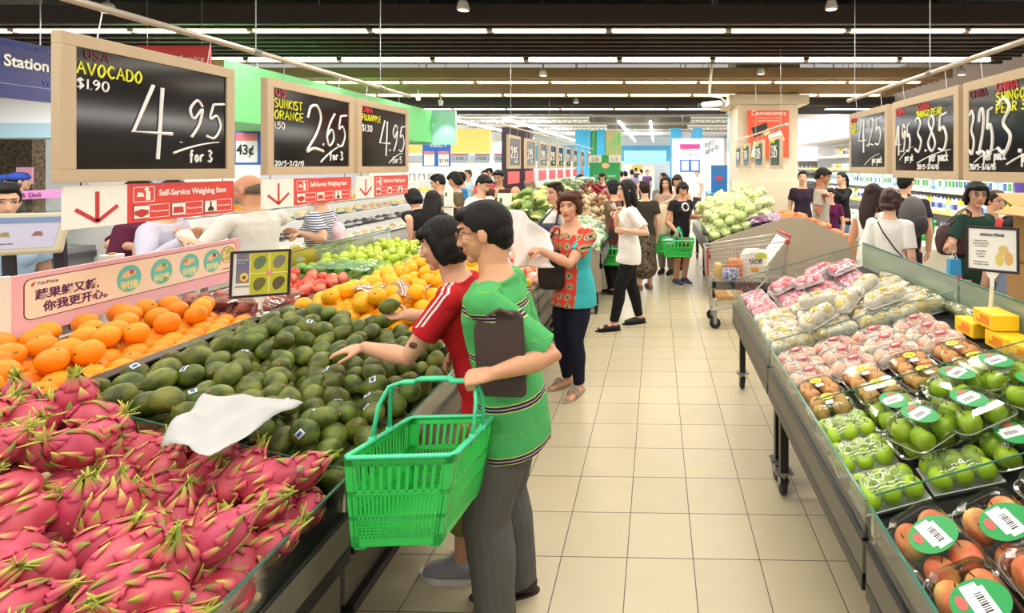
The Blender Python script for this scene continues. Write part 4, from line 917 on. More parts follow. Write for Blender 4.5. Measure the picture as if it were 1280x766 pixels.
# collar ribbon and pouch
t = thing('pouch', 'flat brown document pouch tucked under the arm of the man in green', 'pouch', (-.53, 1.83, 1.0))
b = MB(); b.prism([(-.095, -.02), (-.085, -.03), (.06, -.035), (.075, -.025), (.075, .24), (.06, .262), (-.03, .27), (-.075, .255), (-.1, .2)], lambda a, c, h: V((-.53+a-.06*c, 1.775+h+.04*c, 1.0+c)), .022); recalc(wb(b, 'case', BRNP, t, bevel=.008))
b = MB(); b.tube([(-.50, 1.777, 1.255), (-.545, 1.775, 1.275), (-.59, 1.777, 1.25)], .006, 6); wb(b, 'zip_edge', mat('pouch_edge', (92, 74, 62), rough=.6), t)
# 2. woman in the red T-shirt
REDT = cloth('red_tshirt', (204, 34, 42)); WSTR = cloth('white_stripe', (240, 236, 236))
wx, wy = gx(592, 2.27)+.04, 2.27
def red_pick(c):
    return 0
wom = person('woman in red T-shirt with white shoulder stripes reaching over the avocados', -.79, 2.27, 95, 1.57, 'bob', HAIRBLK, REDT, cloth('olive_trousers', (128, 128, 66)), lean=17, look=(0, 16, 0),
    LH=(-1.235, 2.16, 1.005), Lp=(.7, -.55, -.75), Lhand=((-1, -.08, -.08), (0, .1, -1), .18, 1, .09), RH=(-1.22, 2.5, 1.045), Rp=(.6, .5, -.6), Rhand=((-1, .05, -.12), (.0, -.3, .95), .55, 1, .06),
    res=.0052, fine=True, sleeve=.62, hem=-.05, loose=.016, legs=.8, shoes=(150, 150, 156), bigshoe=True, skin=(226, 172, 140), feet=((-.07, .06, 12), (.09, -.05, -4)), bw=1.0)
# white shoulder stripes follow the sleeve seam
def stripe_strip(P_, sh, el, off, parent, m, w=.011):
    pass
b = MB(); M_ = wom['M']; sh, el, wr = [V(q) for q in wom['arm'][0]]
body_o = [c for c in wom['root'].children if c.name.startswith('shirt')][0]
import mathutils
bvh = mathutils.bvhtree.BVHTree.FromObject(body_o, bpy.context.evaluated_depsgraph_get()); Mi_ = M_.inverted()
nk = V(wom['hc'])*.25+sh*.75+V((0, .02, .02))
for off in (-.014, .012):
    ring = []
    for i in range(15):
        t_ = i/14; p = sh.lerp(el, .6*max(0, (t_-.35)/.65)) if t_ > .35 else nk.lerp(sh, t_/.35)
        ring.append(p+V((off, 0, 0)))
    L_, R_ = [], []
    for p in ring:
        for s_, lst in ((-.0055, L_), (.0055, R_)):
            q = Mi_ @ (p+V((s_, -.35, .30))); d_ = (Mi_.to_3x3() @ V((0, .76, -.65))).normalized(); h = bvh.ray_cast(q, d_)
            lst.append(h[0]+h[1]*.0015 if h[0] else Mi_ @ p)
    k_ = len(L_); b.add(L_+R_, [(i, i+1, k_+i+1, k_+i) for i in range(k_-1)])
o = b.build('sleeve_stripe', WSTR, wom['root']); sd_ = o.modifiers.new('thick', 'SOLIDIFY'); sd_.thickness = .0012
b = MB(); pm = sh.lerp(el, .78); b.ell((0, 0, 0), (.013, .004, .019), None, 12, 8)
q = Mi_ @ (pm+V((.0, -.2, .05))); bo = [c for c in wom['root'].children if c.name.startswith('body')][0]
bv2 = mathutils.bvhtree.BVHTree.FromObject(bo, bpy.context.evaluated_depsgraph_get()); h = bv2.ray_cast(q, (Mi_.to_3x3() @ V((0, 1, -.25))).normalized())
if h[0]: b.v = [tuple(V(p)+h[0]) for p in b.v] if False else [tuple(frame_of(h[1])[0]*p[0]+frame_of(h[1])[1]*p[2]+h[1]*p[1]+h[0]) for p in b.v]; b.build('dark_bruise', mat('bruise', (92, 54, 52), rough=.6), wom['root'], smooth=True)
# 3. woman in the red patterned blouse
def blouse():
    m = bpy.data.materials.new('patterned_blouse'); m.use_nodes = True; nt = m.node_tree; n = nt.nodes; L = nt.links.new; b = n['Principled BSDF']; b.inputs['Roughness'].default_value = .8
    tc = n.new('ShaderNodeTexCoord'); mp = n.new('ShaderNodeMapping'); mp.inputs['Scale'].default_value = (13, 4, 13); L(tc.outputs['Object'], mp.inputs[0])
    v = n.new('ShaderNodeTexVoronoi'); v.voronoi_dimensions = '2D'; v.inputs['Randomness'].default_value = .15; v.inputs['Scale'].default_value = 1; sx_ = n.new('ShaderNodeSeparateXYZ'); cx_ = n.new('ShaderNodeCombineXYZ'); L(mp.outputs[0], sx_.inputs[0]); L(sx_.outputs[0], cx_.inputs[0]); L(sx_.outputs[2], cx_.inputs[1]); L(cx_.outputs[0], v.inputs[0])
    r = n.new('ShaderNodeValToRGB'); r.color_ramp.interpolation = 'CONSTANT'; e = r.color_ramp.elements
    e[0].color = rgb((60, 40, 36)); e[1].position = .12; e[1].color = rgb((206, 190, 140))
    for p, c in ((.2, (70, 44, 38)), (.27, (196, 176, 130)), (.36, (120, 60, 44)), (.40, (222, 62, 44))): q = e.new(p); q.color = rgb(c)
    L(v.outputs['Distance'], r.inputs[0]); L(r.outputs[0], b.inputs['Base Color']); return m
BLO = blouse(); TURQ = cloth('turquoise_side', (70, 190, 196)); GTRIM = cloth('grey_trim', (84, 110, 112))
red = person('woman in red patterned blouse with turquoise sides and dark jeans facing the camera', gx(716, 4.05), 4.05, 146, 1.56, 'curly', HAIRBRN, [BLO, TURQ], cloth('dark_jeans', (28, 30, 48)), lean=2, look=(26, 2, 0),
    LH=at(676, 313, 3.72), Lp=(.35, -.3, -.9), Lhand=((-1, .1, .05), (0, .4, -.8), .8), RH=at(672, 312, 3.95), Rp=(.2, .2, -.9), Rhand=((-1, .0, .05), (0, -.3, -.9), .8),
    res=.0075, sleeve=.62, hem=-.05, loose=.006, shoes=(172, 158, 140), sandal=True, skin=(218, 166, 134), feet=((-.085, .03, -10), (.085, -.02, 22)), bw=1.2, neckline=.285, fine=True,
    pick_top=lambda c: 1 if (abs(c.x) > .125 and c.z < 1.2 and (abs(c.x) < .185 or c.z < 1.0)) else 0)
# white plastic bag she is opening
b = MB()
def bagf(u, v):
    x0, y0, z0 = at(636, 262, 3.8); x1 = at(690, 262, 3.75).x
    x = x0+(x1-x0)*(u*.9+.1*v)+.02*math.sin(v*9+u*4)*(.3+v); z = z0-.42*v-.06*u*(1-v)*3*u; return V((x+.02*math.sin(u*7), 3.78+.03*math.sin(u*8+v*4)-.02*v, z))
b.sheet(bagf, 16, 20); o = b.build('plastic_bag', mat('white_bag', (240, 238, 236), rough=.5), None, smooth=True); q = o.modifiers.new('t', 'SOLIDIFY'); q.thickness = .002
tag(o, 'white plastic produce bag pulled open by the woman in the red blouse', 'bag')
BAGBLK = mat('black_bag', (28, 27, 30), rough=.55, var=.3); NAVYB = mat('navy_bag', (38, 44, 70), rough=.6, var=.3)
def bag(name, lab, c, w, d, h, m, straps=True, top=None, rz=0, sag=.15):
    t = thing(name, lab, 'bag', c, rz)
    b = MB()
    def fn(dd, q):
        k = 1-.25*max(0, dd.z)-sag*0; return V((q.x*(1-.22*max(0, dd.z)), q.y*(1-.3*max(0, dd.z)), q.z))
    b.ell((0, 0, 0), (w/2*1.4, d/2*1.4, h/2*1.35), None, 24, 14, 0, fn)
    b.v = [(max(-w/2, min(w/2, x)), max(-d/2, min(d/2, y))+.004*math.sin(x*60+z*40), max(-h/2, min(h/2, z))) for x, y, z in b.v]
    b.build('bag_body', m, t, smooth=True)
    if straps:
        tp = t.matrix_basis.inverted() @ V(top)
        for s in (-1, 1):
            q = MB(); q.tube([(-w*.3, s*d*.25, h*.42), (tp.x-w*.12, tp.y+s*.02, tp.z-h*.12), (tp.x, tp.y+s*.012, tp.z), (tp.x+w*.12, tp.y+s*.02, tp.z-h*.12), (w*.3, s*d*.25, h*.42)], [(.014, .004)]*5, 8, (0, 1, 0)); q.build('strap', m, t, smooth=True)
    return t
shl = [V(q) for q in red['sh']]
bag('handbag', 'black shoulder bag hanging at the side of the woman in the red blouse', (gx(690, 3.95), 3.95, .98), .2, .12, .30, BAGBLK, True, (gx(696, 4.0), 4.0, 1.3))
# 4. woman behind with white shirt and navy bag
w4 = person('woman in white blouse and black trousers standing behind the woman in the red blouse', gx(697, 5.35), 5.35, 125, 1.6, 'short', HAIRDBR, cloth('white_tshirt', (244, 242, 238)), cloth('black_trousers', (34, 34, 40)), look=(10, 5, 0), sleeve=.75, loose=.03, shoes=(24, 22, 22))
bag('handbag', 'navy blue shoulder bag of the woman in white behind the red blouse', (gx(683, 5.1), 5.1, 1.02), .32, .13, .36, NAVYB, True, (gx(693, 5.2), 5.2, 1.36), .4)
# 5. woman in white T-shirt drinking
WT = cloth('white_tshirt'); BJ = cloth('black_jeans', (30, 30, 33))
w5 = person('woman in white T-shirt and black trousers with long black hair, hand at her mouth', gx(786, 5.65), 5.65, 105, 1.615, 'long', HAIRBLK, WT, BJ, look=(6, 4, 0),
    RH=at(770, 268, 5.45), Rp=(-.2, -.1, -1), Rhand=((.25, 0, 1), (1, 0, .2), .9), LH=at(781, 288, 5.42), Lp=(.8, -.3, -.6), Lhand=((-1, .2, .05), (0, 1, 0), .4),
    res=.008, sleeve=.72, hem=-.045, loose=.006, shoes=(28, 26, 27), feet=((-.09, .2, 2), (.09, -.13, -2)), skin=(232, 186, 158))
t = thing('paper_cup', 'small white paper cup held to the mouth of the woman in white T-shirt', 'cup', w5['arm'][1][2]); p = V(w5['arm'][1][2])+V((-.02, -.02, .085))
b = MB(); b.lathe([(.02, -.03), (.027, .035), (.029, .037), (.025, .034), (.018, -.025)], 16, TRS(p, (0, -.5, 0))); wb(b, 'cup_wall', mat('paper_white', (240, 238, 232), rough=.6), t, smooth=True)
# 6. black haired shopper behind with basket and red black bag; leopard skirt
p6 = person('shopper with a black bob in brown top, mostly hidden behind the woman in white T-shirt', gx(768, 7.15), 7.15, 60, 1.58, 'bob', HAIRBLK, cloth('brown_top', (112, 92, 70)), BJ, look=(0, 8, 0), LH=at(765, 292, 6.95), RH=None, res=.01)
bag('handbag', 'red and black shoulder bag beside the hip of the woman in white T-shirt', (gx(768, 6.1), 6.1, 1.0), .14, .1, .32, mat('red_black_bag', (120, 26, 32), rough=.6, col2=(30, 24, 24), scale=4), True, (gx(772, 6.1), 6.1, 1.36))
p7 = person('woman in a dark leopard patterned skirt walking behind the woman in white T-shirt', gx(806, 7.4), 7.4, 20, 1.55, 'short', HAIRDBR, cloth('dark_print', (60, 54, 48)), mat('leopard_skirt', (120, 104, 84), rough=.8, col2=(40, 34, 30), scale=26), skirt=.62, shoes=(150, 120, 96), res=.01)
# 7. black T-shirt woman with basket
BT = cloth('black_tshirt', (34, 33, 36))
w7 = person('woman in black T-shirt with white print and shorts holding a green basket', gx(851, 7.7), 7.7, 212, 1.535, 'bob', HAIRBLK, BT, cloth('black_shorts', (38, 36, 40)), look=(-14, 22, 0), lean=3,
    RH=at(846, 290, 7.45), Rp=(-.7, .2, -.6), Rhand=((.1, 0, -1), (0, 1, 0), .9), LH=at(877, 270, 7.75), Lp=(.3, .3, -.8), Lhand=((1, 0, -.3), (0, 0, -1), .5), legs=.42, loose=.025, sleeve=.4, shoes=(70, 70, 104), bigshoe=True, res=.009, skin=(216, 160, 130))
b = MB(); P7 = w7['M']
for i in range(10):
    a = 2*math.pi*i/10; b.ell((.055*math.cos(a), 0, .055*math.sin(a)), (.017, .008, .014), None, 8, 6)
shirt7 = [c for c in w7['root'].children if c.name.startswith('shirt')][0]
bv = mathutils.bvhtree.BVHTree.FromObject(shirt7, bpy.context.evaluated_depsgraph_get()); pts = []
for p in b.v:
    h = bv.ray_cast(V((p[0], .6, p[2]+1.17)), V((0, -1, 0))); pts.append(tuple((h[0]+V((0, p[1]*.3+.003, 0))) if h[0] else (p[0], .1, p[2]+1.17)))
b.v = pts; b.build('white_print', WSTR, w7['root'])
# 8. brown-haired woman behind with cream tote
p8 = person('brown haired woman with a cream tote just behind the woman in black T-shirt', gx(833, 8.5), 8.5, 160, 1.6, 'long', HAIRDBR, cloth('beige_floral', (190, 160, 140), var=.4), cloth('pale_trousers', (150, 140, 130)), look=(10, 12, 0), LH=at(838, 290, 8.3), res=.011)
bag('tote_bag', 'cream cloth tote bag over the shoulder of the woman in black T-shirt', (gx(824, 7.6), 7.6, .98), .34, .14, .46, mat('cream_tote', (226, 210, 178), rough=.9, var=.15), True, (gx(843, 7.7), 7.7, 1.34), .5)
p8b = person('second dark head close behind the woman in black T-shirt', gx(847, 8.9), 8.9, 170, 1.62, 'bob', HAIRDBR, cloth('peach_top', (220, 170, 150)), BJ, look=(0, 10, 0), res=.012)
# 9-11 far centre
far = [('woman with a grey shoulder bag standing far down the aisle', 830, 13.2, 100, 'tail', (206, 204, 206), (60, 60, 70), 1.6), ('person in grey walking far down the aisle towards the exit', 782, 17.5, 20, 'short', (150, 150, 165), (60, 60, 70), 1.6),
       ('person with black hair in pink top far down the aisle', 776, 15.8, 80, 'short', (214, 150, 130), (50, 50, 60), 1.62), ('person in lilac shirt far down the aisle', 790, 18.5, 10, 'short', (140, 140, 170), (60, 60, 80), 1.65),
       ('person in purple by the far yellow sign', 809, 24, 180, 'tail', (110, 80, 130), (60, 60, 80), 1.6), ('person in white shirt by the far right white wall', 872, 17.5, 120, 'short', (225, 225, 225), (60, 60, 70), 1.72),
       ('person standing at the far entrance in dark clothes', 795, 30, 0, 'short', (70, 66, 80), (50, 50, 60), 1.68), ('person in white at the far entrance', 802, 27, 40, 'short', (225, 220, 220), (70, 70, 80), 1.6)]
for lab, u, y, hdg, hr, tc_, bc_, H_ in far:
    person(lab, gx(u, y), y, hdg, H_, hr, HAIRBLK, cloth('top_%d_%d_%d' % tc_, tc_), cloth('bottom_%d_%d_%d' % bc_, bc_), res=.016)
bag('handbag', 'grey shoulder bag of the woman far down the aisle', (gx(823, 13.1), 13.1, .98), .32, .14, .36, mat('grey_bag', (120, 120, 126), rough=.7), True, (gx(828, 13.15), 13.15, 1.34))
ps = person('woman in white with glasses behind the red apple heap at the green poster', gx(753, 13.2), 13.2, 180, 1.6, 'bob', HAIRBLK, cloth('pale_blue_white', (226, 234, 240)), BJ, look=(0, 15, 0), glasses=True, res=.012)
pk = person('person with dark hair and lilac top at the far left island', gx(727, 12.9), 12.9, 100, 1.56, 'short', HAIRDBR, cloth('lilac_top', (130, 120, 170)), BJ, look=(0, 20, 0), res=.014)
# 12 left group
person('woman with black hair and black top bending over the left chiller', gx(520, 5.9), 6.1, 60, 1.55, 'bob', HAIRBLK, BT, BJ, lean=24, look=(0, 30, 0), LH=at(513, 300, 5.8), RH=at(526, 300, 6.1), res=.01)
person('woman in pink skirt and black top with a patterned purse beside the left chiller', gx(537, 5.9), 5.9, 10, 1.5, 'long', HAIRBLK, cloth('black_tshirt'), cloth('pink_skirt', (226, 160, 180)), skirt=.6, lean=14, look=(0, 15, 0), res=.01, hem=.06)
person('person in grey-brown T-shirt, nearer of the pair by the white notice stand', gx(556, 7.5), 7.5, 100, 1.66, 'short', HAIRBLK, cloth('brown_grey_tee', (110, 104, 92)), BJ, look=(0, 25, 0), lean=8, LH=at(550, 262, 7.3), res=.011)
person('person with a red bag, farther of the pair by the white notice stand', gx(571, 7.9), 7.9, 110, 1.68, 'bob', HAIRBLK, cloth('olive_tee', (120, 112, 90)), BJ, look=(0, 25, 0), res=.012)
person('boy in blue and dark red top walking behind the white notice stand', gx(577, 9.5), 9.5, 120, 1.66, 'short', HAIRBLK, [cloth('blue_top', (50, 130, 200)), cloth('dark_red_top', (130, 30, 44))], BJ, res=.012, pick_top=lambda c: 0 if c.z > 1.18 else 1)
person('man in white T-shirt looking down, in front of the brown shirt man', gx(597, 6.9), 6.9, 245, 1.66, 'man', HAIRBLK, WT, BJ, look=(0, 32, 0), lean=10, res=.009, female=False)
person('man in brown shirt with open collar facing the camera', gx(624, 8.6), 8.6, 175, 1.7, 'man', HAIRBLK, [cloth('brown_shirt', (88, 58, 46)), cloth('cream_panel', (206, 184, 160))], BJ, look=(0, 15, 0), res=.011, female=False, pick_top=lambda c: 1 if abs(c.x) < .03 and c.y > 0 and c.z > 1.25 else 0, LH=at(632, 252, 8.4), RH=at(616, 252, 8.4))
person('person in red top among the shoppers at the rear left', gx(606, 11.5), 11.5, 200, 1.68, 'short', HAIRBLK, cloth('red_top', (220, 90, 100)), BJ, res=.014)
person('person in navy among the shoppers at the rear left', gx(612, 12), 12, 160, 1.72, 'short', HAIRBLK, cloth('navy_top', (60, 70, 110)), BJ, res=.014)
person('worker in pale blue uniform and white cap behind the left chiller', gx(586, 12.6), 12.6, 150, 1.68, 'short', HAIRGRY, cloth('pale_blue_uniform', (190, 222, 232)), BJ, res=.014)
person('person in a dark red checked shirt stooping behind the far left island', gx(644, 8.0), 8.2, 180, 1.5, None, HAIRBLK, mat('check_shirt', (150, 60, 60), rough=.8, col2=(60, 36, 40), scale=16), BJ, lean=22, look=(0, 40, 0), res=.011)
person('person in grey headscarf at the far left island', gx(663, 9), 9, 170, 1.56, 'bob', mat('grey_scarf', (196, 188, 178), rough=.8), cloth('lilac_white_top', (224, 214, 222)), BJ, look=(0, 20, 0), res=.012)
# 13 right side
person('man in grey T-shirt and glasses looking at his phone', gx(1026, 7.65), 7.65, 250, 1.74, 'man', HAIRBLK, cloth('grey_tee', (176, 170, 156)), cloth('light_trousers', (190, 180, 165)), look=(0, 26, 0), LH=at(1030, 246, 7.4), RH=at(1029, 249, 7.5), Lp=(0, .2, -1), Rp=(-.3, -.3, -1), res=.009, female=False, glasses=True, skin=(176, 118, 84), sleeve=.6)
person('child in purple top beside the man looking at his phone', gx(1038, 8.2), 8.2, 150, 1.42, 'short', HAIRDBR, cloth('purple_top', (92, 30, 74)), BJ, look=(0, 18, 0), res=.011)
person('woman in black jacket and blue jeans with a ponytail by the milk shelves', gx(1053, 9.6), 9.6, 110, 1.66, 'tail', HAIRBLK, BT, cloth('blue_jeans', (96, 130, 176)), sleeve=1.9, look=(0, 5, 0), res=.011, LH=at(1042, 240, 9.4))
person('person in dark top at the edge of the cream column', gx(1003, 9.2), 9.2, 170, 1.68, 'short', HAIRBLK, cloth('dark_purple', (54, 40, 56)), BJ, res=.012)
person('woman in white sleeveless top with long brown hair', gx(1090, 5.3), 5.3, 305, 1.58, 'long', HAIRDBR, WT, cloth('blue_jeans'), sleeve=.05, look=(0, 12, 0), res=.009, skin=(206, 150, 118))
w13 = person('woman in white T-shirt with short brown hair and a thin black bag strap', gx(1112, 4.75), 4.75, 318, 1.56, 'bob', mat('hair_red_brown', (66, 38, 30), rough=.42, var=.45, scale=40, stretch=(1, 1, .12)), WT, cloth('beige_trousers', (196, 180, 156)), look=(-8, 6, 0), res=.0075, sleeve=.75, glasses=True)
b = MB(); pl = [V((-.13, -.11, 1.30)), V((-.06, -.135, 1.2)), V((.04, -.14, 1.08)), V((.12, -.12, .97))]
sh13 = [c for c in w13['root'].children if c.name.startswith('shirt')][0]; bv = mathutils.bvhtree.BVHTree.FromObject(sh13, bpy.context.evaluated_depsgraph_get()); pts = []
for i in range(17):
    t_ = i/16; x_ = -.11+.24*t_; z_ = 1.30-.36*t_; h = bv.ray_cast(V((x_, -.6, z_)), V((0, 1, 0))); pts.append(h[0]+V((0, -.004, 0)) if h[0] else V((x_, -.1, z_)))
b.tube(pts, [(.006, .002)]*len(pts), 6); b.build('bag_strap', BLK, w13['root'])
person('man in dark clothes carrying a grey rucksack by the dairy chiller', gx(1132, 6.0), 6.0, 330, 1.7, 'man', HAIRBLK, cloth('dark_navy', (44, 46, 60)), cloth('navy_trousers', (50, 54, 76)), res=.009, female=False, look=(-20, 8, 0))
t = thing('rucksack', 'grey and black rucksack on the back of the man in dark clothes', 'bag', (gx(1141, 5.75), 5.75, 1.2), .35); b = MB(); b.ell((0, 0, 0), (.17, .12, .24), None, 20, 14); b.build('pack', mat('grey_rucksack', (92, 90, 88), rough=.75, var=.4), t, smooth=True)
b = MB(); b.ell((0, -.09, -.08), (.12, .06, .12), None, 16, 10); b.build('pocket', mat('dark_rucksack', (52, 52, 56), rough=.75), t, smooth=True)
for s in (-1, 1):
    b = MB(); b.tube([(s*.08, .06, .2), (s*.1, .16, .24), (s*.11, .26, .1), (s*.1, .14, -.14)], [(.02, .005)]*4, 8); b.build('strap', BAGBLK, t, smooth=True)
w14 = person('woman with glasses in dark green T-shirt and jeans carrying a brown bag', gx(1217, 4.55), 4.55, 200, 1.63, 'bob', HAIRBLK, cloth('dark_green_tee', (44, 72, 62)), cloth('blue_grey_jeans', (100, 118, 134)), look=(-32, 4, 0), res=.0075, sleeve=.62, glasses=True, bw=1.12, skin=(222, 172, 142), RH=at(1191, 304, 4.2), Rp=(-.15, .5, -1), Rhand=((0, 0, -1), (0, 1, 0), 1.0))
bag('handbag', 'large dark brown leather bag on the arm of the woman in green', (gx(1197, 4.5), 4.5, 1.13), .34, .13, .27, mat('brown_leather', (70, 38, 34), rough=.5, var=.3), True, (gx(1206, 4.5), 4.5, 1.40))
t = thing('shopping_bag', 'small blue and red paper bag hanging from the hand of the woman in green', 'bag', (gx(1191, 4.16), 4.16, .86))
b = MB(); b.prism([(-.05, 0), (.05, 0), (.042, .13), (-.042, .13)], lambda a, c, h: V((gx(1191, 4.16)+a, 4.12+h, .89+c)), .05); b.m = [0]*len(b.f); recalc(wb(b, 'bag_top', mat('bag_blue', (70, 170, 226), rough=.5), t))
b = MB(); b.prism([(-.055, 0), (.055, 0), (.05, .075), (-.05, .075)], lambda a, c, h: V((gx(1191, 4.16)+a, 4.118+h, .815+c)), .054); recalc(wb(b, 'bag_bottom', mat('bag_red', (222, 90, 100), rough=.5, col2=(230, 222, 236), scale=20), t))
b = MB(); b.tube([(gx(1191, 4.16)-.03, 4.14, 1.015), (gx(1191, 4.16), 4.15, 1.09), (gx(1191, 4.16)+.03, 4.14, 1.015)], .003, 6); wb(b, 'handle', SGNW, t)
person('child with glasses in red shirt beside the woman in green', gx(1241, 5.2), 5.2, 190, 1.52, 'short', HAIRDBR, cloth('red_shirt', (220, 84, 84)), cloth('denim_shorts', (96, 112, 130)), legs=.45, look=(10, 6, 0), glasses=True, res=.01)
person('person in grey-blue top bending behind the cardboard boxes', gx(1272, 3.85), 3.85, 330, 1.5, 'short', HAIRBLK, cloth('grey_blue_top', (104, 114, 130)), BJ, lean=40, look=(0, 20, 0), res=.011)
# 14 left side
bald = person('bald man in white long sleeved shirt leaning over the weighing counter', gx(318, 3.95), 4.0, 70, 1.72, 'bald', mat('hair_thin', (92, 76, 66), rough=.6), cloth('off_white_shirt', (226, 224, 216)), cloth('dark_trousers', (60, 60, 70)), sleeve=1.93, lean=12, look=(20, 18, 0), LH=at(228, 288, 3.75), Lp=(.2, -.5, -.8), Lhand=((-1, .1, .1), (0, .2, -1), .25), RH=at(250, 290, 4.1), Rp=(.4, .5, -.8), res=.008, female=False, skin=(206, 150, 116))
lav = person('woman in lavender long sleeved top leaning at the counter, head hidden by the red sign', gx(196, 3.75), 3.75, 285, 1.67, 'bob', HAIRBLK, cloth('lavender_top', (206, 204, 222)), cloth('dark_trousers'), sleeve=1.93, lean=9, look=(0, 20, 0), LH=at(228, 303, 3.6), Lp=(0, -.3, -1), RH=at(232, 300, 3.55), Rp=(0, -.6, -.8), Rhand=((1, 0, -.2), (0, 0, -1), .3), res=.008)
person('person in maroon top at the counter beside the woman in lavender', gx(160, 3.85), 3.9, 300, 1.66, 'bob', HAIRBLK, cloth('maroon_top', (104, 44, 70)), cloth('dark_trousers'), sleeve=.9, look=(0, 20, 0), LH=at(166, 308, 3.7), res=.01)
STR = stripes('navy_striped_top', (214, 216, 222), [(0.0, .5, (74, 82, 110))], .022, 0, wob=.002)
st = person('woman in navy striped T-shirt carrying a pale pink bag, head hidden by the red sign', gx(401, 5.0), 5.0, 100, 1.62, 'bob', HAIRBLK, STR, cloth('navy_trousers'), look=(0, 15, 0), LH=at(377, 292, 4.75), Lp=(.6, -.4, -.6), Lhand=((-1, 0, -.2), (0, 0, -1), .5), RH=at(372, 290, 5.1), res=.008, sleeve=.7, bw=1.1)
bag('handbag', 'pale pink patterned shoulder bag of the woman in the striped T-shirt', (gx(412, 5.05), 5.05, 1.12), .26, .12, .2, mat('pink_bag', (238, 190, 214), rough=.5, col2=(250, 235, 240), scale=14), True, (gx(404, 5.03), 5.03, 1.4))
def capped(lab, u, y, hdg, tc_, cm, **k):
    p = person(lab, gx(u, y), y, hdg, 1.68, 'short', HAIRBLK, cloth('top_%d_%d_%d' % tc_, tc_), cloth('dark_trousers'), res=.011, **k); hc_ = p['M'].inverted() @ p['hc']
    b = MB(); b.ell(hc_+V((0, -.01, .05)), (.095, .115, .07), None, 20, 12); b.build('cap', cm, p['root'], smooth=True); return p
BLUECAP = mat('blue_cap', (44, 76, 176), rough=.8)
capped('counter worker in black jacket and blue cap turned away', 20, 6.9, 330, (36, 36, 42), BLUECAP, sleeve=1.9)
capped('second counter worker in blue cap at the picture edge', -4, 6.6, 200, (60, 60, 66), BLUECAP)
person('worker with face mask in pale blue shirt behind the touch screen', gx(-2, 3.2), 3.2, 250, 1.66, 'short', HAIRBLK, cloth('pale_blue_shirt', (170, 200, 226)), cloth('dark_trousers'), look=(0, 10, 0), res=.009)
# ================================================================ produce
RND = random.Random(5)
def colmesh(mb, cols, name, m, smooth=True):
    me = mb.mesh(name, m, smooth); a = me.color_attributes.new('Col', 'FLOAT_COLOR', 'POINT'); f = []
    for c in cols: f += [sl(c[0]), sl(c[1]), sl(c[2]), 1]
    a.data.foreach_set('color', f); return me
def fobj(name, me, parent=None):
    o = bpy.data.objects.new(name, me); COL.objects.link(o)
    if parent: o.parent = parent
    return o
def lerp3(a, b, t): t = max(0, min(1, t)); return tuple(a[i]+(b[i]-a[i])*t for i in range(3))
PROTO = []
def park(o):
    """prototypes are moved into place as the first of their kind"""
    PROTO.append(o); o['_free'] = 1; return o
def place(proto, M, label, group, skip=()):
    if proto.get('_free'):
        del proto['_free']; kids(proto); proto.matrix_world = M; proto['label'] = label; proto['group'] = group; return proto
    return dup(proto, M, label, group, skip)
def rotm(rz, rx=0, ry=0): return MX.Rotation(rz, 4, 'Z') @ MX.Rotation(ry, 4, 'Y') @ MX.Rotation(rx, 4, 'X')
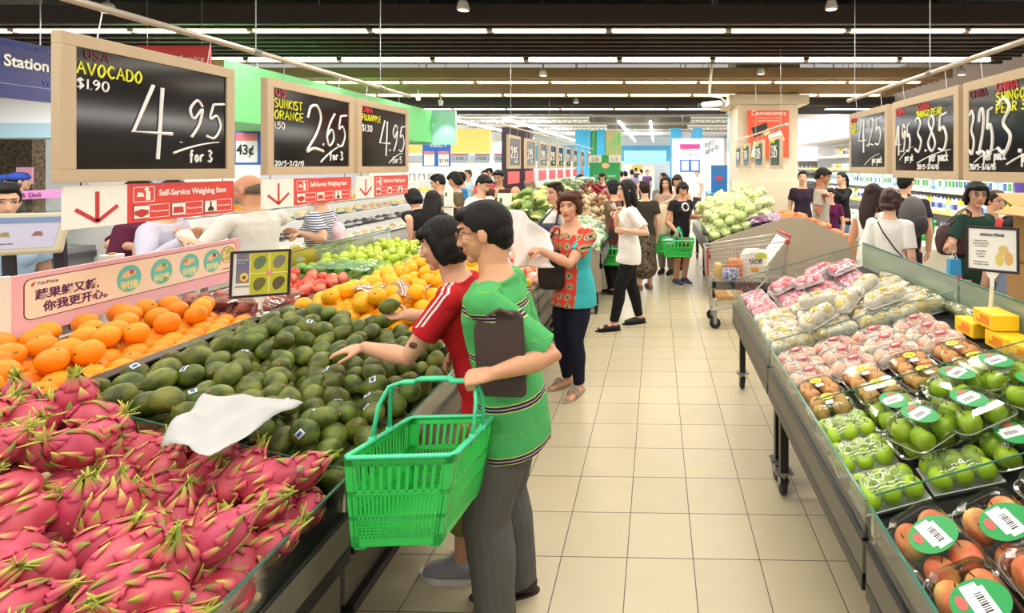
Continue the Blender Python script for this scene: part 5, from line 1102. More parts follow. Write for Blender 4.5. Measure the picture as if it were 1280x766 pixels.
# --- dragon fruit
DFSK = mat('dragon_fruit_skin', attr=True, rough=.45, spec=.35, var=.18, scale=26, rnd=.10, bump=.15, bscale=70); DFSC = mat('dragon_fruit_scale', attr=True, rough=.5, spec=.3, rnd=.12)
def dragonfruit(seed):
    r = random.Random(seed); L_, R_ = .068*r.uniform(.9, 1.12), .047*r.uniform(.95, 1.1)
    b = MB(); cols = []
    def fn(d, q):
        w = math.atan2(d.y, d.x); z = d.z
        k = 1+.05*math.cos(w*5+z*3)+.03*noise.noise(V((d.x*3+seed, d.y*3, d.z*3)))-.10*max(0, z)**2
        return V((q.x*k, q.y*k, q.z*(1+.06*max(0, z))))
    b.ell((0, 0, 0), (R_, R_, L_), None, 20, 16, 0, fn)
    for p in b.v:
        t = noise.noise(V(p)*22+V((seed, 0, 0))); cols.append(lerp3((190, 54, 78), (228, 112, 126), .5+t*.8))
    o = fobj('dragon_fruit', colmesh(b, cols, 'dragon_fruit', DFSK)); tag(o, 'pink dragon fruit', 'fruit')
    b = MB(); cols = []
    def scale(th, z, ln, wd, lift, tipc):
        z0 = z*L_; q = math.sqrt(max(.03, 1-z*z)); base = V((R_*q*math.cos(th), R_*q*math.sin(th), z0))*1.0
        nrm = V((math.cos(th)*q, math.sin(th)*q, z*.7)).normalized(); up = (V((0, 0, 1))-nrm*nrm.z).normalized(); sd = nrm.cross(up)
        n = 6; st = len(b.v); v = []; f = []; tw = r.uniform(-.5, .5)
        for i in range(n+1):
            t = i/n; hw = wd*(1-t)**.7*(.55+.9*t*(1-t)+.45*(1-t)); hgt = .001+lift*t**1.7
            c = base+up*(ln*t*.92)-nrm*((ln*t)**2/(R_*3.0))*(1 if z < .6 else .2)+nrm*hgt+sd*tw*.02*t*t
            for s_, e in ((-1, 0), (0, .004*(1-t)+.001), (1, 0)): v.append(c+sd*s_*hw+nrm*e); cols.append(lerp3((214, 84, 110), tipc, (t-.15)*1.7))
        for i in range(n):
            for j in range(2): f.append((i*3+j, i*3+j+1, i*3+j+4, i*3+j+3))
        b.add(v, f)
    tips = ((160, 184, 60), (204, 212, 96), (132, 164, 62), (214, 206, 110))
    for row, z in enumerate((-.72, -.36, .02, .40)):
        k = (4, 4, 5, 4)[row]
        for i in range(k): scale(2*math.pi*(i+.5*(row % 2))/k+r.uniform(-.2, .2), z+r.uniform(-.08, .08), r.uniform(.034, .052), r.uniform(.010, .015), r.uniform(.004, .014), r.choice(tips))
    s = fobj('scales', colmesh(b, cols, 'scales', DFSC), o)
    so = s.modifiers.new('thick', 'SOLIDIFY'); so.thickness = .0016
    b = MB(); cols = []
    for i in range(12): scale(2*math.pi*i/12+r.uniform(-.3, .3), r.uniform(.72, .9), r.uniform(.045, .095), r.uniform(.008, .012), r.uniform(.004, .03), r.choice(tips))
    s = fobj('leaf_crown', colmesh(b, cols, 'leaf_crown', DFSC), o); so = s.modifiers.new('thick', 'SOLIDIFY'); so.thickness = .0018
    b = MB(); b.lathe([(.004, -L_*1.02-.012), (.009, -L_*1.02-.008), (.012, -L_*.96)], 8); b.build('stem', mat('dry_stem', (170, 150, 110), rough=.8), o)
    return park(o)
DFP = [dragonfruit(i) for i in range(6)]
DF_LAB = lambda x, y, z: ('pink dragon fruit in the front row against the low glass by the green basket' if x > -1.16 else 'pink dragon fruit along the glass divider next to the avocados' if y > 1.50 else
                          'pink dragon fruit near the black rail at the back of its heap' if x < -1.82 else 'pink dragon fruit in the near part of the heap, close to the camera' if y < 1.12 else 'pink dragon fruit in the middle of the dragon fruit heap')
n_df = 0
def drop(pts, x, y, r, base, k=.86):
    z = base(x)+r
    for (a, c, e, q) in pts:
        d2 = (a-x)**2+(c-y)**2; R_ = (r+q)*k
        if d2 < R_*R_: z = max(z, e+math.sqrt(R_*R_-d2))
    return z
pts = []
def scatter(x0, x1, y0, y1, r, base, layers, cap, k=.9, rr=RND):
    """let round fruit settle on a slope, layer by layer"""
    out = []; step = r*2*.93
    for L_ in range(layers):
        nx = max(1, int((x1-x0)/step)); ny = max(1, int((y1-y0)/(step*.87)))
        for j in range(ny+1-L_):
            for i in range(nx+(0 if (j+L_) % 2 else 1)-(L_ > 0)*0):
                x = x0+r*.6+(i+(.5 if (j+L_) % 2 else 0))*step+rr.uniform(-.2, .2)*r; y = y0+r*.7+(j+.45*L_)*step*.87+rr.uniform(-.2, .2)*r
                if x > x1-r*.4 or y > y1-r*.5 or x < x0+r*.4: continue
                z = drop(out, x, y, r, base, k) if L_ else base(x)+r
                if z > base(x)+(cap(x) if callable(cap) else cap): continue
                out.append((x, y, z, r))
    return out
def seen(out, eyes=((0, 0, EYE), (.6, 0, EYE), (-.6, 0, EYE))):
    """leave out fruit buried wholly under other fruit"""
    keep = []
    for i, (x, y, z, r) in enumerate(out):
        ok = False
        near = [(a, b, c, q) for j, (a, b, c, q) in enumerate(out) if j != i and abs(a-x) < .3 and abs(b-y) < .3 and c > z-.02]
        for ex, ey, ez in eyes:
            E_ = V((ex, ey, ez)); c0 = V((x, y, z)); d = (E_-c0).normalized(); a1, b1 = frame_of(d)
            for k in range(9):
                w = k*.785; p = c0+(d*.75+(a1*math.cos(w)+b1*math.sin(w))*.62)*r if k else c0+d*r
                dd = (E_-p).normalized(); hit = False
                for (a, b, c, q) in near:
                    m = V((a, b, c))-p; t = m.dot(dd)
                    if t > 0 and m.length_squared-t*t < (q*.93)**2: hit = True; break
                if not hit: ok = True; break
            if ok: break
        if ok: keep.append((x, y, z, r))
    return keep
slopeL = math.atan2(LZB-LZ0, abs(LXB-LX0))
for (x, y, z, r) in scatter(-2.05, -1.02, .74, 1.645, .0475, zl, 2, .16):
    if -1.60 < x < -1.10 and y > 1.33 and z > .87: continue
    zz = z+(.004 if r else 0); yaw = RND.gauss(.9, .75)+(math.pi if RND.random() < .3 else 0); tilt = RND.gauss(1.15, .35)
    if RND.random() < .07: tilt = .2
    M = MX.Translation((x, y, zz)) @ MX.Rotation(yaw, 4, 'Z') @ MX.Rotation(tilt, 4, 'Y') @ MX.Rotation(RND.uniform(0, 6.28), 4, 'Z') @ MX.Diagonal((1, 1, 1, 1))
    lab = DF_LAB(x, y, z); place(DFP[RND.randrange(6)], M, lab, lab+' (alike)', ())
M = TRS((-1.80, 1.585, zl(-1.80)+.17), (.25, .1, .4), 1.05); dup(DFP[0], M, 'pink dragon fruit standing upright with a long orange-tipped leaf, atop the heap by the paper')
# paper sheet on top
b = MB(); A, B_, C_, D_ = at(200, 556, 1.44), at(282, 568, 1.42), at(380, 503, 1.76), at(256, 497, 1.70)
def pap(u, v):
    p = A.lerp(B_, u).lerp(D_.lerp(C_, u), v); return p+V((0, 0, .014*math.sin(u*7+v*3)+.012*math.sin(v*9-u*4)+.006+.008*noise.noise(V((u*5, v*5, 1)))+.016*abs(math.sin(u*3.2+v*4.4))-.014*abs(math.sin(u*5-v*3+1))+.006*abs(noise.noise(V((u*8, v*8, 4))))))
b.sheet(pap, 18, 18); o = b.build('paper_sheet', mat('white_paper', (190, 190, 189), rough=.9), None, smooth=True); o.modifiers.new('t', 'SOLIDIFY').thickness = .001
tag(o, 'crumpled white paper sheet lying between the dragon fruit and the avocados', 'paper')
# --- avocado
AVM = mat('avocado_skin', (68, 80, 30), rough=.42, spec=.4, var=.5, scale=16, bump=.6, bscale=190, rnd=.3, col2=(116, 128, 50))
STK = mat('sticker_white', (232, 236, 240), rough=.4); STB = mat('sticker_blue', (52, 92, 160), rough=.4)
def avocado(seed, sticker):
    r = random.Random(seed); b = MB(); prof = []
    for i in range(15):
        t = math.pi*i/14; z = -math.cos(t); rad = math.sin(t)*(1-.22*max(0, z)**1.2)
        prof.append((max(.0005, .0385*rad), .046*z*(1.12 if z > 0 else 1)))
    b.lathe(prof, 20, None, 0, lambda p, w: p*(1+.03*noise.noise(V((p.x*20+seed, p.y*20, p.z*20))))); o = b.build('avocado', AVM, None, smooth=True); tag(o, 'avocado', 'fruit')
    b = MB(); b.lathe([(.0055, .0495), (.005, .054), (.002, .055)], 8); b.build('stem_end', mat('avocado_stem', (140, 110, 70), rough=.8), o)
    if sticker:
        b = MB(); b.sheet(lambda u, v: (.0394*math.cos((u-.5)*.62), .0394*math.sin((u-.5)*.62), -.004+(v-.5)*.022), 8, 4); s = b.build('sticker', STK, o, smooth=True)
        s.modifiers.new('t', 'SOLIDIFY').thickness = .0006
        b = MB(); b.sheet(lambda u, v: (.0404*math.cos((u-.5)*.40), .0404*math.sin((u-.5)*.40), -.004+(v-.5)*.011), 6, 3); s2 = b.build('logo', STB, s, smooth=True)
    return park(o)
AVP = [avocado(i, False) for i in range(3)]; AVS = [avocado(9, True), avocado(10, True)]
def AV_LAB(x, y, st):
    a = 'stickered avocado ' if st else 'plain dark green avocado '
    return a+('in the front rows of the avocado heap by the basket' if x > -1.3 else 'at the back of the avocado heap along the black rail' if x < -1.8 else 'beside the paper and the dragon fruit' if y < 1.95 else 'at the far end of the avocado heap by the oranges' if y > 2.65 else 'in the middle of the avocado heap')
skipped = 0
for (x, y, z, r) in seen(scatter(-2.05, -1.02, 1.68, 2.84, .0425, zl, 3, lambda x: .155 if x > -1.7 else .115 if x > -1.88 else .06, .90)):
    if z-zl(x) < .05 and RND.random() < .12: pass
    st = RND.random() < .22; pr = RND.choice(AVS if st else AVP)
    M = MX.Translation((x, y, z-.002)) @ MX.Rotation(RND.uniform(0, 6.28), 4, 'Z') @ MX.Rotation(RND.gauss(1.25, .4), 4, 'Y')
    M = M @ MX.Rotation(math.radians(RND.gauss(180, 45)) if st else RND.uniform(0, 6.28), 4, 'Z') @ MX.Diagonal((1, 1, 1, 1))
    s_ = RND.uniform(1.02, 1.15); lab = AV_LAB(x, y, st); place(pr, M @ MX.Diagonal((s_, s_, s_, 1)), lab, lab+' (alike)')
hw = V(wom['arm'][1][2]); dup(AVP[0], TRS(hw+V((-.085, -.01, .045)), (.2, 1.4, .6)), 'avocado held in the hand of the woman in the red T-shirt')
# --- oranges
ORM = mat('orange_peel', (250, 152, 18), rough=.42, spec=.4, var=.12, scale=10, bump=.35, bscale=260, rnd=.10); ORB = mat('navel_end', (120, 110, 40), rough=.8)
def orange(seed, R_=.049, m=ORM, name='orange'):
    b = MB(); b.ell((0, 0, 0), (R_, R_, R_*.98), None, 22, 14, 0, lambda d, q: q*(1+.018*noise.noise(V((d.x*1.5+seed, d.y*1.5, d.z*1.5)))-.05*max(0, abs(d.z)-.93)/.07)); o = b.build(name, m, None, smooth=True); tag(o, name, 'fruit')
    b = MB(); b.lathe([(R_*.13, R_*.90), (R_*.1, R_*.97), (R_*.03, R_*.96)], 8); b.build('stem_end', ORB, o)
    return park(o)
OR = [orange(i) for i in range(3)]; YLM = mat('yellow_orange_peel', (253, 182, 18), rough=.4, spec=.4, var=.1, scale=10, bump=.3, bscale=260, rnd=.07); OY = [orange(i+5, .0485, YLM, 'navel_orange') for i in range(3)]
def pile(protos, x0, x1, y0, y1, r, base, layers, cap, labf, k=.95, tiltr=3.14):
    for (x, y, z, r_) in seen(scatter(x0, x1, y0, y1, r, base, layers, cap, k)):
        M = MX.Translation((x, y, z)) @ rotm(RND.uniform(0, 6.28), RND.uniform(-tiltr, tiltr)*.5, RND.uniform(-tiltr, tiltr)*.5); lab = labf(x, y, z)
        s_ = RND.uniform(.95, 1.04); place(RND.choice(protos), M @ MX.Diagonal((s_, s_, s_, 1)), lab, lab+' (alike)')
zrear = lambda x: .872+.04*(-2.13-x)/.59
pile(OR, -2.70, -2.135, 1.45, 2.80, 0.0485, zrear, 3, lambda x: .155 if x < -2.3 else .08, lambda x, y, z: 'orange on the rear tray under the pink banner, '+('next to the black rail' if x > -2.3 else 'in the back rows below the banner'), .95)
pile(OY, -2.05, -1.02, 2.89, 4.25, .0485, lambda x: zl(x), 3, lambda x: (.21 if x > -1.7 else .15) if x > -1.9 else .06, lambda x, y, z: 'yellow orange in the big heap beyond the avocados, '+('along its near edge' if y < 3.2 else 'along its far edge' if y > 4.0 else 'in its middle'), .95)
# --- peaches, apples
PEM = mat('peach_skin', (246, 196, 148), rough=.6, col2=(228, 104, 92), scale=9, rnd=.06); NETM = mat('pink_foam_net', (250, 214, 210), rough=.7)
def netfruit(seed, R_, m, netm, name, rows=7, top=.55, ridg=16):
    b = MB(); b.ell((0, 0, 0), (R_, R_, R_*.96), None, 18, 12); o = b.build(name, m, None, smooth=True); tag(o, name, 'fruit')
    prof = []
    for i in range(13):
        t = -1+(top+1)*i/12; prof.append((R_*math.sqrt(max(.02, 1-t*t*.98))*1.07, R_*t*1.0))
    b = MB(); b.lathe(prof, ridg*3, None, 0, lambda p, w: V((p.x*(1+.035*math.cos(w*ridg+p.z*160)), p.y*(1+.035*math.cos(w*ridg+p.z*160)), p.z)))
    b.f = [f for f in b.f if len(f) == 4]; b.m = [0]*len(b.f); n = b.build('foam_net', netm, o, smooth=True); n.modifiers.new('t', 'SOLIDIFY').thickness = .0012
    return park(o)
PE = [netfruit(i, .043, PEM, NETM, 'peach', top=-.1) for i in range(2)]
pile(PE, -2.05, -1.02, 4.29, 5.23, .046, zl, 2, .14, lambda x, y, z: 'pink and yellow peach in a foam net at the far end of the left island', .95)
APR = mat('red_apple_skin', (214, 62, 48), rough=.35, col2=(236, 140, 110), scale=7, rnd=.10, spec=.5); APS = mat('apple_stem', (90, 64, 36), rough=.8)
def apple(seed, R_, m, name):
    prof = []
    for i in range(17):
        t = math.pi*i/16; z = -math.cos(t); r_ = math.sin(t)
        dz = -.20*max(0, 1-(r_/.5)**2)*(1 if z > 0 else -.7); prof.append((max(.0006, R_*r_*(1+.05*z)), R_*(z*.92+dz)))
    b = MB(); b.lathe(prof, 20, None, 0, lambda p, w: p*(1+.02*math.cos(5*w)*(p.z < 0))); o = b.build(name, m, None, smooth=True); tag(o, name, 'fruit')
    b = MB(); b.tube([(0, 0, R_*.66), (.002, 0, R_*.9), (.006, 0, R_*1.12)], .0016, 5); b.build('stem', APS, o); return park(o)
AR = [apple(i, .038, APR, 'red_apple') for i in range(2)]
pile(AR, -2.70, -2.14, 3.18, 3.72, .038, zrear, 2, .12, lambda x, y, z: 'pale red apple on the rear tray behind the avocado card', .95)
APG = mat('green_pear_skin', (190, 212, 70), rough=.4, spec=.45, var=.12, scale=12, rnd=.08)
def pear(seed, m, name):
    prof = []
    for i in range(16):
        t = math.pi*i/15; z = -math.cos(t); prof.append((max(.0006, .036*math.sin(t)*(1-.28*max(0, z))), .045*z))
    b = MB(); b.lathe(prof, 18); o = b.build(name, m, None, smooth=True); tag(o, name, 'fruit'); b = MB(); b.tube([(0, 0, .044), (.004, 0, .06), (.009, 0, .066)], .0017, 5); b.build('stem', APS, o); return park(o)
PG = [pear(i, APG, 'green_pear') for i in range(2)]
pile(PG, -2.70, -2.14, 4.02, 5.2, .038, zrear, 2, lambda x: .13 if x < -2.25 else .06, lambda x, y, z: 'bright green pear heaped at the far end of the rear tray', .95)
APL = [apple(7, .038, mat('green_apple_pale', (140, 186, 90), rough=.4, var=.15, rnd=.08), 'green_apple')]
pile(APL, -2.70, -2.14, 3.74, 4.0, .038, zrear, 2, .12, lambda x, y, z: 'green apple under clear film between the red apples and the green pears', .95)
b = MB(); b.sheet(lambda u, v: (-2.70+.56*u, 3.70+.36*v, zrear(-2.4)+.115+.03*math.sin(u*3.1)+.008*math.sin(v*12+u*9)), 14, 10); o = b.build('plastic_film', glass('film', (235, 245, 238), .14, .18, (190, 225, 190)), None, smooth=True); tag(o, 'clear plastic film draped over the green apples on the rear tray', 'film')
ON = [apple(11, .034, mat('red_onion', (150, 82, 76), rough=.35, col2=(196, 130, 116), scale=14, rnd=.1), 'red_onion')]
pile(ON, -2.70, -2.14, 2.83, 3.14, .034, zrear, 2, .12, lambda x, y, z: 'reddish brown bulb in the filmed pack beside the pink banner end', .95)
b = MB(); b.sheet(lambda u, v: (-2.70+.56*u, 2.82+.34*v, zrear(-2.4)+.10+.035*math.sin(u*3.1)+.008*math.sin(v*14+u*9)), 14, 10); o = b.build('plastic_film', glass('film2', (244, 232, 226), .14, .12, (220, 170, 160)), None, smooth=True); tag(o, 'clear plastic film over the reddish bulbs at the end of the banner', 'film')
for i, (x, y, rz) in enumerate(((-1.84, 3.03, .2), (-1.78, 4.22, -.1))):
    b = MB(); b.sheet(lambda u, v: (x+.36*u, y+.03+.3*v*(1 if i == 0 else .5), zl(x+.36*u)+.19+.05*math.sin(u*3.1)*math.sin(v*3.1)+.02*math.sin(u*9+v*5)-.04*(1-u)), 12, 12); o = b.build('plastic_bag', glass('film3', (240, 244, 244), .2, .15, (225, 230, 232)), None, smooth=True)
    tag(o, ['clear plastic bag lying over the nearest yellow oranges', 'clear plastic bag lying at the far edge of the yellow oranges'][i], 'bag')
# ================================================================ right island packs
PLA = glass('clear_plastic', (250, 251, 250), .16); LBG = mat('label_green', (36, 150, 76), rough=.4); LBW = mat('label_white', (246, 246, 244), rough=.45); LBY = mat('label_yellow', (250, 214, 36), rough=.45); LBR = mat('label_red', (206, 44, 62), rough=.45)
FOAM = mat('white_foam_net', (240, 234, 214), rough=.75); APA = mat('asian_pear_skin', (222, 170, 84), rough=.5, var=.15, scale=14, rnd=.08); APY = mat('pale_pear_skin', (230, 206, 136), rough=.5, var=.12, scale=14, rnd=.08)
GAP = mat('green_apple_skin', (164, 200, 40), rough=.32, spec=.5, var=.12, scale=10, rnd=.07); FUJ = mat('red_yellow_apple_skin', (236, 122, 82), rough=.33, spec=.5, col2=(250, 214, 130), scale=9, rnd=.08)
PINK = mat('pink_guava_skin', (228, 92, 112), rough=.5, col2=(240, 150, 150), scale=10, rnd=.08); PNET = mat('pink_white_net', (248, 222, 226), rough=.7); TANP = mat('tan_pear_skin', (250, 190, 122), rough=.45, var=.15, scale=14, rnd=.08)
fruits = {'green': [apple(21, .034, GAP, 'green_apple')], 'fuji': [apple(22, .036, FUJ, 'red_apple')], 'tan': [apple(23, .036, TANP, 'brown_pear')], 'pear': [netfruit(24, .042, APY, FOAM, 'asian_pear', top=.5), netfruit(25, .042, APY, FOAM, 'asian_pear', top=.75)],
          'pink': [netfruit(26, .032, PINK, PNET, 'pink_fruit', top=.35)], 'peach': [netfruit(27, .038, mat('blush_pear', (240, 200, 170), rough=.5, col2=(214, 110, 90), scale=8), FOAM, 'blush_pear', top=.2)]}
def clam(lw, ld, lh, lab_kind, name):
    """clear hinged box: body with rounded shoulders, rim, label"""
    t = thing(name, name, 'fruit pack'); b = MB()
    def rr(w, d, z, r=.028, n=5):
        o = []
        for cx, cy, a0 in ((w/2-r, d/2-r, 0), (-w/2+r, d/2-r, 90), (-w/2+r, -d/2+r, 180), (w/2-r, -d/2+r, 270)):
            for i in range(n): a = math.radians(a0+90*i/(n-1)); o.append((cx+r*math.cos(a), cy+r*math.sin(a), z))
        return o
    rings = [rr(lw*.9, ld*.9, .002), rr(lw*.94, ld*.94, lh*.4), rr(lw*1.04, ld*1.04, lh*.42), rr(lw*1.04, ld*1.04, lh*.45), rr(lw*.97, ld*.97, lh*.46), rr(lw*.9, ld*.9, lh*.86), rr(lw*.74, ld*.74, lh)]
    k = len(rings[0]); v = [p for q in rings for p in q]; f = [(i*k+j, i*k+(j+1) % k, (i+1)*k+(j+1) % k, (i+1)*k+j) for i in range(len(rings)-1) for j in range(k)]+[tuple((len(rings)-1)*k+j for j in range(k))]
    b.add(v, f); b.build('clear_box', PLA, t, smooth=False)
    e = MB(); e.tube(rings[2], .0018, 5, closed=True); e.build('rim', glass('rim_plastic', (235, 238, 238), .3, .25, (240, 242, 242)), t)
    if lab_kind == 'green':
        b = MB(); b.prism([(.042*math.cos(2*math.pi*i/24), .058*math.sin(2*math.pi*i/24)) for i in range(24)], lambda a, c, h: V((a, c, lh+.001+h)), .0006); l = b.build('label', LBG, t)
        b = MB(); b.prism([(-.036, -.022), (.026, -.022), (.026, -.012), (.036, -.012), (.036, .022), (-.026, .022), (-.026, .012), (-.036, .012)], lambda a, c, h: V((a*.95, c, lh+.0018+h)), .0005); recalc(b.build('white_field', LBW, l))
        b = MB(); b.prism([(.014*math.cos(2*math.pi*i/12)+.008, .01*math.sin(2*math.pi*i/12)+.034) for i in range(12)], lambda a, c, h: V((a, c, lh+.0018+h)), .0005)
        b.build('red_apple_mark', mat('label_salmon', (216, 90, 84)), l)
        b = MB()
        for i in range(9): b.box((-.02+i*.0042, -.004, lh+.0026), (.0016+.0012*(i % 3 == 0), .016, .0004))
        b.build('barcode', BLKI, l)
    elif lab_kind == 'yellow':
        b = MB(); b.prism([(.026*math.cos(2*math.pi*i/20), .026*math.sin(2*math.pi*i/20)+.015) for i in range(20)], lambda a, c, h: V((a, c, lh+.001+h)), .0006); l = b.build('label', LBY, t)
        b = MB(); b.prism([(-.016, -.05), (.016, -.05), (.016, -.022), (-.016, -.022)], lambda a, c, h: V((a, c, lh+.001+h)), .0006); b.build('price_sticker', LBW, t)
        b = MB()
        for q in range(5): a = 2*math.pi*q/5; b.ell((.011*math.cos(a), .017+.011*math.sin(a), lh+.0018), (.0055, .004, .0008), None, 8, 4)
        b.build('black_print', BLKI, l)
    return park(t)
CG = clam(.20, .145, .082, 'green', 'apple_clamshell'); CY_ = clam(.185, .135, .076, 'yellow', 'pear_clamshell')
def tray(lw, ld, lh, st, tint, name):
    """film-wrapped foam tray"""
    t = thing(name, name, 'fruit pack'); b = MB()
    def film(u, v):
        a, c = (u-.5)*2, (v-.5)*2; z = lh*(1-max(abs(a), abs(c))**6*.9)+.003*math.sin(u*26)*math.sin(v*18); return (a*lw/2*1.02, c*ld/2*1.02, z)
    b.sheet(film, 20, 14); f = b.build('film', glass('wrap_'+name, (252, 252, 252), .22, tint[0], tint[1]), t, smooth=True)
    b = MB(); b.sheet(lambda u, v: ((u-.5)*lw, (v-.5)*ld, .004+.012*max(abs(u-.5)*2, abs(v-.5)*2)**8), 14, 10, .004); b.build('foam_tray', mat('tray_white', (240, 238, 236), rough=.6), t, smooth=True)
    if st == 'y':
        b = MB(); b.prism([(.02*math.cos(2*math.pi*i/16), .02*math.sin(2*math.pi*i/16)) for i in range(16)], lambda a, c, h: V((a, c, lh+.003+h)), .0006); l = b.build('label', LBY, t)
        b = MB(); b.box((0, .004, lh+.0043), (.018, .007, .0006)); b.build('print', BLKI, l)
    if st == 'r':
        b = MB(); b.prism([(.032*math.cos(2*math.pi*i/18), .022*math.sin(2*math.pi*i/18)) for i in range(18)], lambda a, c, h: V((a+.01, c, lh+.003+h)), .0006); l = b.build('label', LBR, t)
        b = MB(); b.box((.01, 0, lh+.0043), (.04, .006, .0006)); b.box((.01, .01, lh+.0043), (.03, .004, .0006)); b.build('print', LBW, l)
    return park(t)
TPK = tray(.21, .14, .074, None, (.10, (246, 214, 222)), 'pink_fruit_tray'); TPY = tray(.25, .105, .088, 'y', (.05, (250, 248, 235)), 'pear_tray'); TPN = tray(.25, .105, .088, None, (.05, (250, 248, 235)), 'pear_tray'); TPR = tray(.22, .11, .082, 'r', (.06, (250, 240, 235)), 'blush_pear_tray'); TGA = tray(.20, .125, .07, None, (.06, (245, 250, 235)), 'green_apple_tray')
SL = math.atan2(RZB-RZ0, RXB-RX0)
def pack(proto, spots, kind, x, y, rz, lift, lab, flab, tx=0, ty=0, rnd=True):
    M = MX.Translation((x, y, zr(x)+.006+lift)) @ MX.Rotation(-SL+tx, 4, 'Y') @ MX.Rotation(ty, 4, 'X') @ MX.Rotation(rz, 4, 'Z'); M = M @ MX.Diagonal((1.13, 1.13, 1.13, 1)) if proto is CG else M @ MX.Diagonal((1.07, 1.07, 1.07, 1)) if proto is TGA else M; place(proto, M, lab, lab.split(',')[0]+' group')
    for (a, c, e) in spots:
        q = M @ MX.Translation((a, c, e)) @ rotm(RND.uniform(0, 6.28), RND.uniform(-.7, .7) if rnd else 0, RND.uniform(-.7, .7) if rnd else 0); place(RND.choice(fruits[kind]), q, flab, flab+' (alike)')
g4 = [(-.046, -.034, .038), (.046, -.034, .038), (-.046, .034, .038), (.046, .034, .038)]; g6 = [(a, c, .036) for a in (-.062, 0, .062) for c in (-.031, .031)]; g3 = [(-.08, 0, .044), (0, 0, .044), (.08, 0, .044)]; g4t = [(-.045, -.033, .036), (.045, -.033, .036), (-.045, .033, .036), (.045, .033, .036)]
ROWN = ['on the aisle side', 'second from the aisle', 'third from the aisle', 'fourth from the aisle', 'by the glass']
def pos(r, c): return '%s row from near end, %s' % (('first', 'second', 'third', 'fourth', 'fifth')[r], ROWN[c])
XS = [.74, .95, 1.16, 1.37, 1.555]
J = lambda s: RND.uniform(-s, s)
for r, y in enumerate((.76, .945, 1.13, 1.315)):                # boxed red apples
    for c in range(5):
        pack(CG, g4, 'fuji', .73+.176*c+J(.006), y+J(.006)-(.02*(c % 2)), math.pi/2+.16+J(.14), .018+.012*c+(.012 if (c+r) % 2 else 0), 'box of red apples, '+pos(r, c), 'red and yellow apple inside a clear box at the near end of the right island', ty=.17+J(.04), tx=-.06)
for r, y in enumerate((1.62, 1.80, 1.98)):                        # green apples
    for c in range(4):
        k = (r+c) % 4 == 1 or (c == 0)
        if k: pack(TGA, g6[:6], 'green', XS[c]+J(.01), y+J(.008), J(.12), 0, 'wrapped tray of green apples, '+pos(r, c), 'green apple inside a film wrapped tray or box on the right island', ty=J(.04))
        else: pack(CG, g4, 'green', XS[c]+J(.01), y+J(.008), J(.2), .0, 'box of green apples, '+pos(r, c), 'green apple inside a film wrapped tray or box on the right island', ty=J(.05))
for i, (x, y) in enumerate(((.9, 1.71), (1.07, 1.72), (1.13, 1.89), (1.30, 1.72), (1.28, 1.9))):
    pack(CG, g4, 'green', x, y, .4+J(.3), .088, 'box of green apples stacked atop the others, '+('lowest', 'second up', 'third up', 'fourth up', 'highest')[i]+' on the slope', 'green apple in a box on the upper layer of the green apples', tx=.05)
for r, y in enumerate((2.16, 2.31)):                               # tan pears in boxes
    for c in range(4): pack(CY_, g4t, 'tan', XS[c]+J(.01), y+J(.006), J(.12), 0, 'box of tan pears, '+pos(r, c), 'tan pear inside a yellow labelled clear box on the right island', ty=J(.05))
for r, y in enumerate((2.44, 2.57, 2.70)):                         # blush pears
    for c in range(4): pack(TPR, g3 if False else [(-.07, 0, .04), (0, 0, .04), (.07, 0, .04)], 'peach', XS[c]+J(.008), y+J(.005), J(.08), 0, 'red labelled netted blush pears, '+pos(r, c), 'blush pear in a white foam net inside a red labelled tray', ty=J(.05))
for r, y in enumerate((2.87, 3.0, 3.13, 3.26, 3.39)):             # foam pears
    for c in range(4): pack(TPY if (r+c) % 2 else TPN, g3, 'pear', .775+.25*c+J(.006)-.02*(c == 3), y+J(.005), J(.06), 0, 'wrapped pale pears in foam nets, '+pos(r, c), 'pale pear in a white foam net in the rows beyond the glass', ty=J(.04))
for i, (x, y, a) in enumerate(((.93, 2.94, .5), (1.15, 3.07, .9), (1.33, 2.96, .2), (1.03, 3.22, -.3), (1.33, 3.24, .7))):
    pack(TPY, g3, 'pear', x, y, a, .094, 'netted pears laid crosswise on the other packs, '+('lowest', 'second', 'middle', 'fourth', 'farthest')[i]+' of five', 'pale pear in a foam net in a pack laid on top', ty=J(.08))
for r, y in enumerate((3.53, 3.68, 3.83, 3.98)):                   # pink netted fruit
    for c in range(4): pack(TPK, g6, 'pink', .76+.225*c+J(.008), y+J(.006), J(.12), 0, 'tray of pink netted fruit, '+pos(r, c), 'pink fruit in a pale foam net inside a wrapped tray at the far end', ty=J(.05))
for i, (x, y, a) in enumerate(((.95, 3.80, .3), (1.12, 3.74, -.2), (1.40, 3.83, .15), (1.25, 3.93, .5))):
    pack(TPK, g6, 'pink', x, y, a, .08, 'pink netted fruit tray stacked atop the others, '+('lowest', 'second', 'third', 'highest')[i]+' of four', 'pink netted fruit in a tray on the upper layer at the far end', ty=J(.1), tx=-.1)
